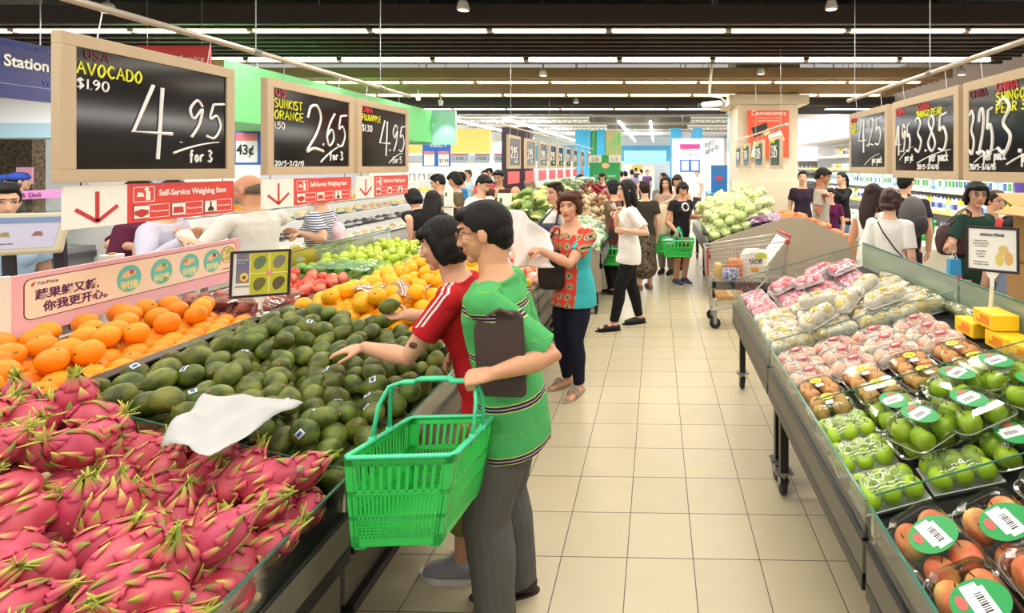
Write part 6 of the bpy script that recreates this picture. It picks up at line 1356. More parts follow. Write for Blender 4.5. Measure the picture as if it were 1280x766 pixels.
# long wrapped roots along the back glass, yellow boxes, netted pears at the back
for i, y in enumerate((2.62, 3.0, 3.42)):
    x = 1.60; b = MB(); b.limb([(x+J(.01), y-.18, zr(x)+.05), (x, y, zr(x)+.055), (x+J(.01), y+.17, zr(x)+.05)], [.026, .035, .03], 14); o = b.build('wrapped_root', mat('root_green', (130, 132, 84), rough=.5, col2=(196, 190, 150), scale=14), None, smooth=True); tag(o, 'long film wrapped root lying along the back glass, %s of three from the near end' % ('first', 'second', 'third')[i], 'vegetable')
    b = MB(); b.limb([(x, y-.2, zr(x)+.05), (x, y, zr(x)+.055), (x, y+.19, zr(x)+.05)], [.03, .04, .034], 14); b.build('film', PLA, o, smooth=True)
YB = mat('yellow_carton', (250, 204, 30), rough=.5); OB = mat('orange_carton', (240, 140, 40), rough=.5)
for i, (x, y, z) in enumerate(((1.56, 2.50, 0), (1.57, 2.28, 0), (1.57, 2.37, .075), (1.57, 2.12, 0))):
    t = thing('fruit_carton', ['yellow carton by the back glass, farthest of the yellow ones', 'yellow carton by the back glass, middle of the yellow ones', 'yellow carton stacked on two others by the back glass', 'yellow carton by the back glass, nearest of the yellow ones'][i], 'carton', (x, y, zr(x)+z)); 
    b = MB(); b.box((x, y, zr(x)+.042+z), (.12, .15, .07)); wb(b, 'box', YB, t, bevel=.004); b = MB(); b.box((x-.0605, y, zr(x)+.042+z), (.002, .09, .04)); wb(b, 'printed_panel', OB, t)
    b = MB(); b.ell((x-.062, y+.03, zr(x)+.05+z), (.001, .014, .014), None, 10, 6); wb(b, 'fruit_mark', LBY, t)
for i in range(3):
    x, y = 1.52, 1.62+.17*i; t = thing('netted_pear_pack', 'netted pear row behind the green apples, %s from the near end' % ('first', 'second', 'third')[i], 'fruit pack', (x, y, zr(x)))
    for k in range(3):
        b = MB(); b.ell((x-.06+.07*k, y, zr(x)+.05+.018*k), (.04, .044, .042), None, 16, 10); wb(b, 'pear', mat('pink_pear', (240, 190, 150), rough=.5), t, smooth=True)
    b = MB()
    for k in range(9):
        xx = x-.1+.024*k; b.tube([(xx, y+.046*math.cos(w), zr(x)+.05+.006*k+.046*math.sin(w)) for w in [2*math.pi*q/14 for q in range(14)]], .0025, 5, closed=True)
    for q in range(10):
        w = 2*math.pi*q/10; b.tube([(x-.1+.024*k, y+.047*math.cos(w+.2*k), zr(x)+.05+.006*k+.047*math.sin(w+.2*k)) for k in range(9)], .0025, 5)
    wb(b, 'foam_net', FOAM, t)
# ================================================================ shopping baskets
BG = mat('basket_green', (56, 200, 88), rough=.35, spec=.45); BGR = mat('basket_rim_green', (74, 212, 158), rough=.35)
def basket(lab, M, detail=True):
    t = thing('shopping_basket', lab, 'basket', M=M); W_, L_, H_ = .30, .45, .235; tw, tl = .80, .84
    def corner(sx, sy, z): k = z/H_; return V((sx*W_/2*(tw+(1-tw)*k), sy*L_/2*(tl+(1-tl)*k), z-H_))
    b = MB(); th = .0035
    def wall(c0, c1):
        # c0, c1: sign pairs of the wall's two corners
        def P(s, z): return corner(*c0, z).lerp(corner(*c1, z), s)
        nrm = (corner(*c1, 0)-corner(*c0, 0)).cross(V((0, 0, 1))).normalized()
        def bar(s0, z0, s1, z1, s2, z2, s3, z3):
            q = [P(s0, z0), P(s1, z1), P(s2, z2), P(s3, z3)]; b.add([p+nrm*th/2 for p in q]+[p-nrm*th/2 for p in q], [(0, 1, 2, 3), (7, 6, 5, 4), (0, 4, 5, 1), (1, 5, 6, 2), (2, 6, 7, 3), (3, 7, 4, 0)])
        wd = (corner(*c1, H_)-corner(*c0, H_)).length; n = int(wd/.0235) if detail else 8
        for z0, z1 in ((0, .028), (.070, .080), (.132, .145), (.212, H_)): bar(0, z0, 1, z0, 1, z1, 0, z1)
        bar(0, 0, .09, 0, .07, H_, 0, H_); bar(.91, 0, 1, 0, 1, H_, .93, H_)
        for i in range(1, n): s = i/n; w = .2/n; bar(s-w, .14, s+w, .14, s+w, .215, s-w, .215)
        for i in range(1, 2*n): s = i/(2*n); w = .11/n; bar(s-w, .02, s+w, .02, s+w, .135, s-w, .135)
        if detail:
            for k in range(5): bar(.05, .034+k*.008, .95, .034+k*.008, .95, .0365+k*.008, .05, .0365+k*.008)
    for a, c in (((-1, -1), (1, -1)), ((1, -1), (1, 1)), ((1, 1), (-1, 1)), ((-1, 1), (-1, -1))): wall(a, c)
    b.add([corner(-1, -1, .006), corner(1, -1, .006), corner(1, 1, .006), corner(-1, 1, .006), corner(-1, -1, .0), corner(1, -1, .0), corner(1, 1, .0), corner(-1, 1, .0)], [(0, 1, 2, 3), (7, 6, 5, 4)])
    for sx in (-1, 1):
        for sy in (-1, 1): c = corner(sx, sy, 0); b.box(c*.85+V((0, 0, -H_*.15-.004)), (.03, .04, .012))
    b.build('basket_body', BG, t)
    b = MB(); ring = [(-W_/2, -L_/2, 0), (W_/2, -L_/2, 0), (W_/2, L_/2, 0), (-W_/2, L_/2, 0)]
    rp_ = []
    for i in range(4):
        p, q = V(ring[i]), V(ring[(i+1) % 4]); rp_ += [p.lerp(q, .04), p.lerp(q, .5), p.lerp(q, .96)]
    b.tube(rp_, (.011, .0065) if False else [(.0065, .011)]*12, 8, (0, 0, 1), closed=True); b.build('rim', BGR, t, smooth=True)
    for s in (-1, 1):
        b = MB(); y0 = s*.06; y1 = s*.012; h = .158
        b.tube([(-W_/2-.004, y0, 0), (-W_/2-.002, y0*.6+y1*.4, h*.62), (-W_/2+.012, y1, h*.93), (-W_/2+.05, y1, h), (-.06, y1, h), (-.05, y1, h+.009), (.05, y1, h+.009), (.06, y1, h), (W_/2-.05, y1, h), (W_/2-.012, y1, h*.93), (W_/2+.002, y0*.6+y1*.4, h*.62), (W_/2+.004, y0, 0)], [(.0065, .009)]*12, 8)
        for e in (-1, 1): b.tube([(e*(W_/2+.012), y0, .0), (e*(W_/2-.006), y0, .0)], .013, 10)
        b.build('handle', BGR, t, smooth=True)
    return t
basket('empty green plastic basket held by the man in green', MX.Translation((-.735, 1.655, .905)) @ MX.Rotation(math.radians(3), 4, 'Z') @ MX.Rotation(math.radians(-13), 4, 'X'))
def basket_at(lab, u, v, y, rz): p = at(u, v, y); return basket(lab, MX.Translation(p) @ MX.Rotation(rz, 4, 'Z'), False)
basket_at('green basket hanging from the hand of the hidden black bobbed shopper', 764, 308, 6.95, 1.4)
basket_at('green basket with groceries held by the woman in black T-shirt', 848, 299, 7.35, 1.5)
basket_at('green basket carried by the brown haired woman, behind the one with groceries', 828, 297, 8.1, 1.2)
basket_at('green basket standing on the ledge of the dairy chiller', 1144, 276, 6.6, 1.1)
for i, (du, col_, lab) in enumerate(((-12, (230, 226, 214), 'pale packet lying in the basket of the woman in black T-shirt'), (8, (170, 70, 44), 'reddish packet lying in the basket of the woman in black T-shirt'))):
    p = at(848+du, 303, 7.35); b = MB(); b.ell(p, (.1, .07, .06), None, 14, 8); o = b.build('grocery_packet', mat('packet_%d' % i, col_, rough=.5, var=.3), None, smooth=True); tag(o, lab, 'grocery')
# ================================================================ pink banner
PINKB = mat('banner_pink', (244, 190, 198), rough=.55); CREAMB = mat('banner_cream', (252, 232, 206), rough=.55); TEAL = mat('banner_teal', (110, 206, 196), rough=.5); MARO = mat('banner_maroon', (104, 44, 56), rough=.6); PURP = mat('banner_purple', (96, 34, 92), rough=.6); PALY = mat('banner_pale_yellow', (244, 240, 170), rough=.6); HANDC = mat('banner_hand', (244, 206, 150), rough=.6); LIME = mat('banner_lime', (186, 204, 30), rough=.6); INK = mat('banner_ink', (70, 60, 30), rough=.6)
bx, by0, bw_, bz0, bh_ = -2.765, 2.18, 1.20, 1.03, .268
t = thing('banner', 'pink and cream Chinese banner with four teal circles behind the oranges', 'banner', (bx, by0+bw_/2, bz0))
BP = lambda a, c, d=0: V((bx+.008+d, by0+a, bz0+c))
b = MB(); b.span((bx-.008, by0, bz0), (bx+.008, by0+bw_, bz0+bh_)); wb(b, 'panel', PINKB, t)
b = MB(); b.span((bx-.012, by0-.05, bz0-.06), (bx+.012, by0, bz0+bh_+.005)); wb(b, 'end_post', SGNW, t)
b = MB(); b.span((bx-.03, by0+.2, .95), (bx-.008, by0+.23, bz0+.1)); b.span((bx-.03, by0+.95, .95), (bx-.008, by0+.98, bz0+.1)); wb(b, 'bracket', STEEL, t)
def rrect(x0, y0, x1, y1, r, n=6):
    o = []
    for cx, cy, a0 in ((x1-r, y1-r, 0), (x0+r, y1-r, 90), (x0+r, y0+r, 180), (x1-r, y0+r, 270)):
        for i in range(n): a = math.radians(a0+90*i/(n-1)); o.append((cx+r*math.cos(a), cy+r*math.sin(a)))
    return o
b = MB(); b.prism(rrect(.045, .063, bw_-.03, bh_-.022, .03), BP, .0008); recalc(wb(b, 'border', MARO, t))
b = MB(); b.prism(rrect(.049, .067, bw_-.034, bh_-.026, .027), BP, .0014); recalc(wb(b, 'field', CREAMB, t))
for i, c in enumerate((.49, .665, .835, .99)):
    b = MB(); b.prism([(c+.062*math.cos(2*math.pi*k/28), .156+.07*math.sin(2*math.pi*k/28)) for k in range(28)], BP, .002); recalc(wb(b, 'teal_circle', TEAL, t))
    b = MB(); b.prism([(c-.04, .165), (c-.01, .16), (c+.03, .175), (c+.035, .19), (c+.0, .197), (c-.03, .186)], BP, .0026); recalc(wb(b, 'hand_picture', HANDC, t))
    b = MB(); b.prism([(c+(.012 if i != 2 else -.024)+.012*math.cos(2*math.pi*k/10), .188+.012*math.sin(2*math.pi*k/10)) for k in range(10)], BP, .003); recalc(wb(b, 'fruit_picture', [mat('fp_red', (214, 84, 60)), mat('fp_green', (110, 170, 50)), mat('fp_peach', (230, 130, 90)), mat('fp_plum', (150, 40, 60))][i], t))
    text('lettering', ('别撞', '别摘', '别捏', '别掐')[i], .046, BP(c, .105, .0028), (0, 1, 0), (0, 0, 1), PALY, t, 'CENTER', bold=.0012)
text('lettering', '蔬果鲜又新,', .050, BP(.085, .150, .002), (0, 1, 0), (0, 0, 1), PURP, t, bold=.0012); text('lettering', '你我更开心。', .050, BP(.115, .092, .002), (0, 1, 0), (0, 0, 1), PURP, t, bold=.0012)
text('lettering', 'FairPrice', .022, BP(.095, .212, .002), (0, 1, 0), (0, 0, 1), mat('logo_grey', (70, 80, 110)), t); b = MB(); b.prism([(.068, .213), (.078, .21), (.09, .228), (.076, .226)], BP, .002); recalc(wb(b, 'logo_mark', REDS, t))
b = MB(); b.tube([BP(1.10+.046*math.cos(2*math.pi*k/28), .175+.052*math.sin(2*math.pi*k/28), .002) for k in range(28)], .0018, 5, closed=True); wb(b, 'stamp_ring', INK, t)
text('lettering', '珍惜', .052, BP(1.10, .168, .0028), (0, 1, .06), (0, 0, 1), LIME, t, 'CENTER', bold=.003); text('lettering', '从今天开始', .022, BP(1.09, .142, .0028), (0, 1, .1), (0, 0, 1), LIME, t, 'CENTER', bold=.0015)
text('lettering', 'www.fairprice.com.sg', .010, BP(1.06, .085, .002), (0, 1, 0), (0, 0, 1), INK, t)
# ================================================================ card holders
def card(lab, c, w, h, rz, foot, kind):
    """A board in a black frame on a pole; faces -y before turning by rz"""
    R = MX.Translation(c) @ MX.Rotation(rz, 4, 'Z') @ MX.Rotation(math.radians(-6), 4, 'X'); t = thing('card_holder', lab, 'sign', M=R)
    P = lambda a, b_, d=0: V((a, -.006-d, b_))
    b = MB()
    for x0, z0, x1, z1 in ((-w/2, -h/2, w/2, -h/2+.012), (-w/2, h/2-.012, w/2, h/2), (-w/2, -h/2+.012, -w/2+.012, h/2-.012), (w/2-.012, -h/2+.012, w/2, h/2-.012)): b.span((x0, -.008, z0), (x1, .008, z1))
    b.build('frame', mat('frame_black', (38, 32, 32), rough=.4), t, bevel=.003); b = MB(); b.box((0, .001, 0), (w-.02, .006, h-.02)); b.build('card', SGNW, t)
    ri = R.inverted(); f = ri @ V(foot); b = MB(); b.tube([(0, .004, -h/2-.0), (0, .004, -h/2-.06), f], .009, 10); b.prism([(-.03, -h/2), (.03, -h/2), (.012, -h/2-.03), (-.012, -h/2-.03)], lambda a, z, d: V((a, -.002+d, z)), .012); b.build('pole', SGNW, t, smooth=False)
    b = MB(); b.tube([f, f+V((0, 0, .018))], .028, 14); b.build('clamp', SGNW, t)
    return t, P
t, P = card('black framed avocado ripeness card on a white pole by the black rail', (-2.06, 2.66, 1.215), .262, .238, .36, (-2.08, 2.70, .98), 0)
b = MB(); b.prism([(-.045, -.105), (.118, -.105), (.118, .105), (-.045, .105)], lambda a, c, d: P(a, c, -.004+d), .0012); recalc(b.build('lime_field', mat('card_lime', (196, 196, 44), rough=.5), t))
b = MB(); b.span(P(.035, -.105, -.0025), P(.039, .105, -.002)); b.span(P(-.045, -.002, -.0025), P(.118, .002, -.002)); b.build('white_cross', PALY, t)
for k, (a, c) in enumerate(((-.005, .055), (.078, .055), (-.005, -.055), (.078, -.055))):
    b = MB(); b.prism([(a+.026*math.cos(q)*(1+.2*math.sin(q))+.008*math.sin(q), c+.034*math.sin(q)) for q in [2*math.pi*i/18 for i in range(18)]], lambda x, z, d: P(x, z, -.0026+d), .0008); recalc(b.build('avocado_picture', mat('card_avo_%d' % k, ((104, 124, 90), (128, 126, 110), (110, 108, 60), (100, 88, 60))[k], rough=.5), t))
b = MB(); b.prism([(.037+.014*math.cos(2*math.pi*i/14), .014*math.sin(2*math.pi*i/14)) for i in range(14)], lambda x, z, d: P(x, z, -.0016+d), .0006); recalc(b.build('round_mark', mat('card_ring', (226, 150, 130)), t))
b = MB(); b.prism([(-.105, -.045), (-.05, -.045), (-.05, .105), (-.105, .105)], lambda a, c, d: P(a, c, -.004+d), .0012); recalc(b.build('photo_field', mat('card_photo', (120, 116, 150), rough=.5, col2=(150, 140, 80), scale=8), t))
b = MB(); b.prism([(-.07+.018*math.cos(2*math.pi*i/16), -.015+.022*math.sin(2*math.pi*i/16)) for i in range(16)], lambda a, c, d: P(a, c, -.0026+d), .0008); p_ = recalc(b.build('half_avocado_picture', mat('card_half', (238, 216, 120)), t))
b = MB(); b.prism([(-.07+.009*math.cos(2*math.pi*i/12), -.017+.01*math.sin(2*math.pi*i/12)) for i in range(12)], lambda a, c, d: P(a, c, -.0017+d), .0006); recalc(b.build('stone_picture', mat('card_stone', (150, 84, 40)), t))
def ctext(t, P, body, size, a, c, m, align='LEFT', d=-.0018, **k):
    o = text('lettering', body, size, (0, 0, 0), (1, 0, 0), (0, 0, 1), m, None, align, **k); o.parent = t; o.matrix_basis = MX.Translation(P(a, c, d)) @ o.matrix_basis; return o
ctext(t, P, 'AVOCADO', .0125, -.105, -.066, BLKI); ctext(t, P, 'Ripeness guide', .008, -.1, .07, SGNW); ctext(t, P, 'Store well', .007, -.1, .055, SGNW)
t, P = card('white Asian pear card in a black frame on a pole by the right back glass', (1.60, 2.44, 1.375), .215, .215, -.55, (1.625, 2.50, .975), 1)
ctext(t, P, 'ASIAN PEAR', .0185, 0, .062, BLKI, 'CENTER', bold=.0004)
for k, s_ in enumerate(('Known as nashi', 'crisp and juicy flesh', 'with a thin skin', '', 'Keep chilled', 'eat fresh or', 'in salads', '', 'Wash before use', 'best within a week')):
    if s_: ctext(t, P, s_, .0085, -.045, .036-.0125*k, BLKI, 'CENTER')
for k, (a, c, w_, h_, cc) in enumerate(((.045, .0, .02, .022, (222, 190, 120)), (.03, -.045, .017, .032, (226, 200, 110)), (.066, -.04, .017, .032, (222, 176, 110)))):
    b = MB(); b.prism([(a+w_*math.cos(q), c+h_*math.sin(q)) for q in [2*math.pi*i/18 for i in range(18)]], lambda x, z, d: P(x, z, -.0035+.0006*(k == 0)+d), .0008); recalc(b.build('pear_picture', mat('card_pear_%d' % k, cc), t))
# ================================================================ trolley
t = thing('shopping_trolley', 'wire shopping trolley with groceries parked between the right islands', 'trolley', (1.0, 5.75, 0)); CHR_ = mat('chrome_wire', (190, 188, 182), rough=.3, metal=.7); RED2 = mat('trolley_red', (200, 52, 46), rough=.4)
X0, X1, Y0, Y1 = .56, 1.38, 5.47, 6.03
def tq(s, f, z):   # s along length 0..1, f across -1..1; basket tapers towards the nose (left)
    k = .78+.22*s; return V((X0+(X1-X0)*s+.05*(z-.55)*(1 if s > .5 else -1), (Y0+Y1)/2+f*(Y1-Y0)/2*k, z))
b = MB(); zt0, zt1 = .86, .97
for k in range(9):
    q = k/8
    for f in (-1, 1): b.tube([tq(0, f, .53+(zt0-.53)*q), tq(1, f, .53+(zt1-.53)*q)], .003 if k < 8 else .006, 6)
    b.tube([tq(0, -1, .53+(zt0-.53)*q), tq(0, 1, .53+(zt0-.53)*q)], .003 if k < 8 else .006, 6); b.tube([tq(1, -1, .53+(zt1-.53)*q), tq(1, 1, .53+(zt1-.53)*q)], .003 if k < 8 else .006, 6)
for k in range(23):
    s = k/22; zt = zt0+(zt1-zt0)*s
    for f in (-1, 1): b.tube([tq(s, f, .53), tq(s, f, zt)], .0022, 5)
    b.tube([tq(s, -1, .53), tq(s, 1, .53)], .0022, 5)
for k in range(11):
    f = -1+2*k/10; b.tube([tq(0, f, .53), tq(1, f, .53)], .0022, 5); b.tube([tq(0, f, .53), tq(0, f, zt0)], .0022, 5); b.tube([tq(1, f, .53), tq(1, f, zt1)], .0022, 5)
wb(b, 'wire_basket', CHR_, t)
b = MB()
for f in (-.9, .9): b.tube([tq(1.0, f, .97), tq(1.02, f, 1.0), tq(.95, f, .5), tq(.7, f, .28), tq(.02, f*.8, .2)], .011, 8)
b.tube([tq(.05, -.75, .2), tq(.05, .75, .2)], .011, 8); b.tube([tq(.7, -.9, .28), tq(.7, .9, .28)], .011, 8); b.tube([tq(.02, -.8, .53), tq(.05, -.7, .2)], .009, 8); b.tube([tq(.02, .8, .53), tq(.05, .7, .2)], .009, 8)
wb(b, 'frame', CHR_, t)
b = MB()
for k in range(9): b.tube([tq(.08, -.7+1.4*k/8, .215), tq(.7, -.8+1.6*k/8, .29)], .003, 5)
wb(b, 'lower_rack', CHR_, t)
b = MB(); b.tube([tq(1.03, -1, 1.02), tq(1.03, 1, 1.02)], .015, 10); wb(b, 'handle', RED2, t, smooth=True)
b = MB(); b.box(tq(1.0, -.95, .96), (.05, .03, .05)); b.box(tq(0, -1.0, .74), (.02, .012, .3)); wb(b, 'red_fitting', RED2, t, bevel=.004)
b = MB()
def seat(u, v): return tq(1-.26*v, -.8+1.6*u, .98-.30*v)
b.sheet(seat, 6, 6, .012); wb(b, 'child_seat', SGNW, t)
for s, f in ((.06, -.75), (.06, .75), (.74, -.88), (.74, .88)):
    p = tq(s, f, .0); b = MB(); b.lathe([(.03, -.014), (.055, -.014), (.06, -.008), (.06, .008), (.055, .014), (.03, .014)], 20, MX.Translation((p.x, p.y, .06)) @ MX.Rotation(math.pi/2, 4, 'X')); w = wb(b, 'wheel', RUB, t)
    b = MB(); b.span((p.x-.02, p.y-.02, .06), (p.x+.02, p.y-.016, .2)); b.span((p.x-.02, p.y+.016, .06), (p.x+.02, p.y+.02, .2)); b.tube([(p.x, p.y-.03, .06), (p.x, p.y+.03, .06)], .012, 8); wb(b, 'fork', STEEL, t)
def sack(name, lab, c, w, d, h, m, rz=0, **k):
    b = MB(); b.ell((0, 0, h/2), (w/2*1.25, d/2*1.3, h/2*1.2), None, 20, 12); b.v = [(max(-w/2, min(w/2, x))+.006*math.sin(z*70+y*40), max(-d/2, min(d/2, y))+.005*math.sin(x*60), max(0, min(h, z))) for x, y, z in b.v]
    o = b.build(name, m, None, smooth=True); o.location = c; o.rotation_euler = (0, 0, rz); tag(o, lab, 'grocery'); return o
s_ = sack('snack_bag', 'white snack bag with green leaves and dark lettering in the trolley', (1.08, 5.68, .535), .30, .12, .32, mat('bag_cream', (238, 232, 222), rough=.45, var=.1)); text('lettering', 'nice', .10, V((1.08, 5.618, .70)), (1, 0, .12), (0, 0, 1), BLKI, s_, 'CENTER', bold=.002)
b = MB(); b.ell((.07, -.06, .25), (.07, .006, .04), None, 12, 8); b.build('leaf_picture', LIME, s_); b = MB(); b.ell((.0, -.061, .1), (.05, .006, .03), None, 12, 8); b.build('fruit_picture', mat('bag_orange', (236, 150, 40)), s_)
sack('orange_bag', 'orange net bag of fruit in the trolley', (.86, 5.66, .535), .17, .14, .22, mat('bag_orange2', (240, 130, 70), rough=.5, var=.3, scale=30))
sack('carton_pack', 'blue and white pack in the trolley', (.80, 5.56, .535), .18, .1, .13, mat('pack_blue', (206, 212, 226), rough=.4, col2=(70, 90, 160), scale=30))
sack('small_packet', 'small yellow packet at the nose of the trolley', (.68, 5.7, .535), .1, .1, .16, mat('pack_yellow', (230, 200, 120), rough=.4, var=.3))
b = MB(); b.box((.82, 5.74, .33), (.32, .3, .035)); o = b.build('flat_carton', mat('cardboard', (196, 150, 92), rough=.8, var=.12), None, bevel=.003); tag(o, 'flat brown carton on the lower rack of the trolley', 'carton'); b = MB(); b.box((.82, 5.74, .3485), (.05, .3, .002)); b.build('tape', mat('tape', (214, 190, 140)), o)
# ================================================================ far produce
CAB = mat('cabbage_leaf', (204, 218, 144), rough=.5, col2=(232, 236, 196), scale=9, rnd=.10, bump=.5, bscale=30)
def cabbage(seed, R_=.085, m=CAB, name='cabbage', core=None):
    r = random.Random(seed); b = MB(); b.ell((0, 0, 0), (R_*.9, R_*.9, R_*.82), None, 16, 10); o = b.build(name, m, None, smooth=True); tag(o, name, 'vegetable'); b = MB()
    for i in range(7):
        a0 = r.uniform(0, 6.28); z0 = r.uniform(-.6, .2)
        def lf(u, v): a = a0+(u-.5)*1.8; t = z0+v*1.25; k = math.sqrt(max(.05, 1-min(.97, t*t))); w = 1.02+.10*v+.04*math.sin(u*14); return V((R_*k*w*math.cos(a), R_*k*w*math.sin(a), R_*.84*t))
        b.sheet(lf, 8, 6)
    l = b.build('outer_leaves', m, o, smooth=True); l.modifiers.new('t', 'SOLIDIFY').thickness = .002; return park(o)
def leafy(seed, cols, name, L_=.21, w=.06):
    r = random.Random(seed); b = MB()
    for i in range(9):
        a = r.uniform(-.4, .4); off = V((r.uniform(-w, w)*.5, 0, r.uniform(0, w))); ln = L_*r.uniform(.8, 1.1)
        def lf(u, v): x = (u-.5)*w*1.5*math.sin(math.pi*min(.98, .15+v*.85)); return off+V((x+a*v*v*.12, v*ln-L_/2, .02*math.sin(u*9+i)+.03*v*(1-v)*4-.01*abs(u-.5)))
        b.sheet(lf, 6, 8)
    o = b.build(name, cols[0], None, smooth=True); tag(o, name, 'vegetable'); o.modifiers.new('t', 'SOLIDIFY').thickness = .002
    b = MB()
    for i in range(6): x = r.uniform(-w, w)*.4; b.tube([(x, -L_*.62, .012+.03*r.random()), (x*.8, -L_*.3, .02+.02*r.random())], .010, 6)
    b.build('stalks', cols[1], o, smooth=True); return park(o)
CB = [cabbage(i) for i in range(3)]; CL = [cabbage(5, .08, mat('lettuce_leaf', (206, 224, 150), rough=.5, var=.25, scale=12, rnd=.1), 'lettuce')]
LG = [leafy(1, (mat('leaf_green', (150, 184, 100), rough=.55, var=.3, rnd=.15), mat('stalk_white', (226, 230, 196), rough=.5)), 'leafy_green'), leafy(2, (mat('leaf_pale', (214, 222, 140), rough=.55, var=.25, rnd=.12), MATS['stalk_white']), 'leafy_green')]
LP = [leafy(3, (mat('leaf_filmed', (206, 220, 200), rough=.35, var=.3, rnd=.1, col2=(140, 170, 110), scale=9), MATS['stalk_white']), 'bagged_greens', .24, .075)]
PU = [leafy(4, (mat('leaf_purple', (150, 90, 140), rough=.5, var=.3, rnd=.15, col2=(214, 200, 214), scale=12), MATS['stalk_white']), 'purple_greens', .22, .05)]
ROOT = [pear(31, mat('brown_root', (150, 116, 78), rough=.7, var=.35, rnd=.2), 'brown_root'), pear(32, mat('pale_root', (222, 200, 160), rough=.6, var=.2, rnd=.12), 'brown_root')]
RAP = [apple(33, .042, mat('dark_red_apple', (164, 36, 52), rough=.4, var=.25, rnd=.15), 'dark_red_apple')]; CAR = [sackp for sackp in ()]
def bagproto(m, name):
    b = MB(); b.ell((0, 0, 0), (.11, .075, .05), None, 16, 10, 0, lambda d, q: q*(1+.10*noise.noise(V((d.x*3, d.y*3, d.z*3))))); o = b.build(name, m, None, smooth=True); tag(o, name, 'vegetable'); b = MB(); b.tube([(.10, 0, .0), (.125, 0, .006), (.15, .0, .0)], [(.02, .012), (.008, .008), (.024, .006)], 8); b.build('tied_end', PLA, o); return park(o)
CAR = [bagproto(mat('carrot_bag', (236, 128, 62), rough=.4, var=.25, scale=20, stretch=(.3, 1, 1), rnd=.1), 'carrot_bag')]
def heap(protos, x0, x1, y0, y1, r, zf, lab, layers=1, sq=.0, flatten=0):
    for (x, y, z, r_) in seen(scatter(min(x0, x1), max(x0, x1), y0, y1, r, zf, layers, .4, .95)):
        s_ = RND.uniform(.88, 1.1); place(RND.choice(protos), MX.Translation((x, y, z-flatten*r)) @ rotm(RND.uniform(0, 6.28), RND.uniform(-.5, .5), RND.uniform(-.5, .5)) @ MX.Diagonal((s_, s_, s_, 1)), lab, lab+' (alike)')
heap(CB, .74, 1.7, 7.5, 9.7, .085, zfr, 'round pale green cabbage in the big heap on the far right island', 2)
heap(CL, .74, 1.35, 6.95, 7.5, .08, zfr, 'pale lettuce at the aisle corner of the far right island', 2)
heap(PU, 1.3, 1.7, 6.9, 7.35, .07, zfr, 'purple and white bundle beside the curved taupe panel', 1, flatten=.4)
heap(CAR, 1.72, 2.75, 6.88, 7.25, .085, zfr, 'orange carrot bag behind the peak of the curved taupe panel', 1, flatten=.35)
heap(LP, -1.4, -.7, 6.12, 7.6, .08, zfl, 'bagged greens at the near end of the far left island', 1, flatten=.6)
heap(LG, -1.95, -1.3, 6.12, 8.6, .08, zfl, 'loose leafy greens on the crest of the far left island', 2, flatten=.5)
heap(ROOT, -1.35, -.7, 7.65, 9.6, .055, zfl, 'brown root vegetable heaped on the far left island', 2)
heap(RAP, -1.5, -.7, 9.65, 12.1, .055, zfl, 'dark red fruit heaped at the far end of the far left island', 2)
heap(LP, -1.98, -1.45, 8.7, 12.1, .10, zfl, 'white and green bagged vegetable on the far crest of the left island', 2, flatten=.4)
# ================================================================ left chiller with tiers
CWH = mat('chiller_white', (232, 232, 230), rough=.4); t = thing('open_chiller', 'long white open chiller of packed food along the left side', 'chiller', (-4.4, 8.0, 0)); y0, y1 = 4.75, 12.2
b = MB(); b.span((-3.78, y0, .12), (-3.7, y1, .86)); wb(b, 'front_panel', CWH, t, bevel=.01); b = MB(); b.span((-3.79, y0, .86), (-3.69, y1, .885)); wb(b, 'top_rail', STEEL, t)
b = MB(); b.span((-5.5, y0, .0), (-3.74, y1, .12)); wb(b, 'plinth', BLK, t)
b = MB(); b.prism([(-3.78, .78), (-4.3, .82), (-4.3, .90), (-4.62, .94), (-4.62, 1.06), (-4.95, 1.08), (-4.95, 1.2), (-5.4, 1.24), (-5.4, .3), (-3.78, .3)], lambda a, c, h: V((a, y0+.02+h, c)), y1-y0-.04); recalc(wb(b, 'tiered_deck', mat('deck_white', (224, 226, 226), rough=.4), t))
b = MB(); b.prism([(-3.72, .12), (-5.5, .12), (-5.5, 1.42), (-5.2, 1.42), (-3.72, .9)], lambda a, c, h: V((a, y0-.03+h, c)), .04); recalc(wb(b, 'end_panel', CWH, t)); b = MB(); b.span((-5.5, y0, .3), (-5.4, y1, 1.45)); wb(b, 'back_panel', CWH, t)
def fpack(cols, name, w=.17, d=.12, h=.045):
    b = MB(); b.sheet(lambda u, v: ((u-.5)*w, (v-.5)*d, .004+.016*max(abs(u-.5)*2, abs(v-.5)*2)**6), 8, 6, .004); o = b.build(name, cols[0], None, smooth=True); tag(o, name, 'food pack'); b = MB(); b.ell((0, 0, .016), (w*.40, d*.38, h*.8), None, 14, 8, 0, lambda dd, q: V((q.x, q.y, max(-.01, q.z*(1+.25*noise.noise(V((dd.x*4, dd.y*4, w*30)))))))); b.build('food', cols[1], o, smooth=True)
    b = MB(); b.box((w*.2, -d*.2, h*.8+.012), (w*.3, d*.3, .002)); b.build('label', LBW, o); return park(o)
TW = mat('tray_white'); TB = mat('tray_black', (34, 34, 36), rough=.4)
FP = [fpack((TW, mat('food_%d' % i, c, rough=.6, var=.35, scale=30, rnd=.15)), 'food_tray') for i, c in enumerate(((226, 220, 196), (206, 210, 170), (226, 176, 130), (190, 200, 140)))]
FB = [fpack((TB, mat('food_b%d' % i, c, rough=.5, var=.4, scale=30, rnd=.15)), 'black_food_tray') for i, c in enumerate(((90, 80, 90), (200, 196, 200), (70, 60, 60)))]
FY = [fpack((TW, mat('food_y%d' % i, c, rough=.5, var=.3, scale=20, rnd=.1)), 'yellow_food_tray', .18, .13, .07) for i, c in enumerate(((246, 200, 60), (240, 160, 60), (236, 210, 110)))]
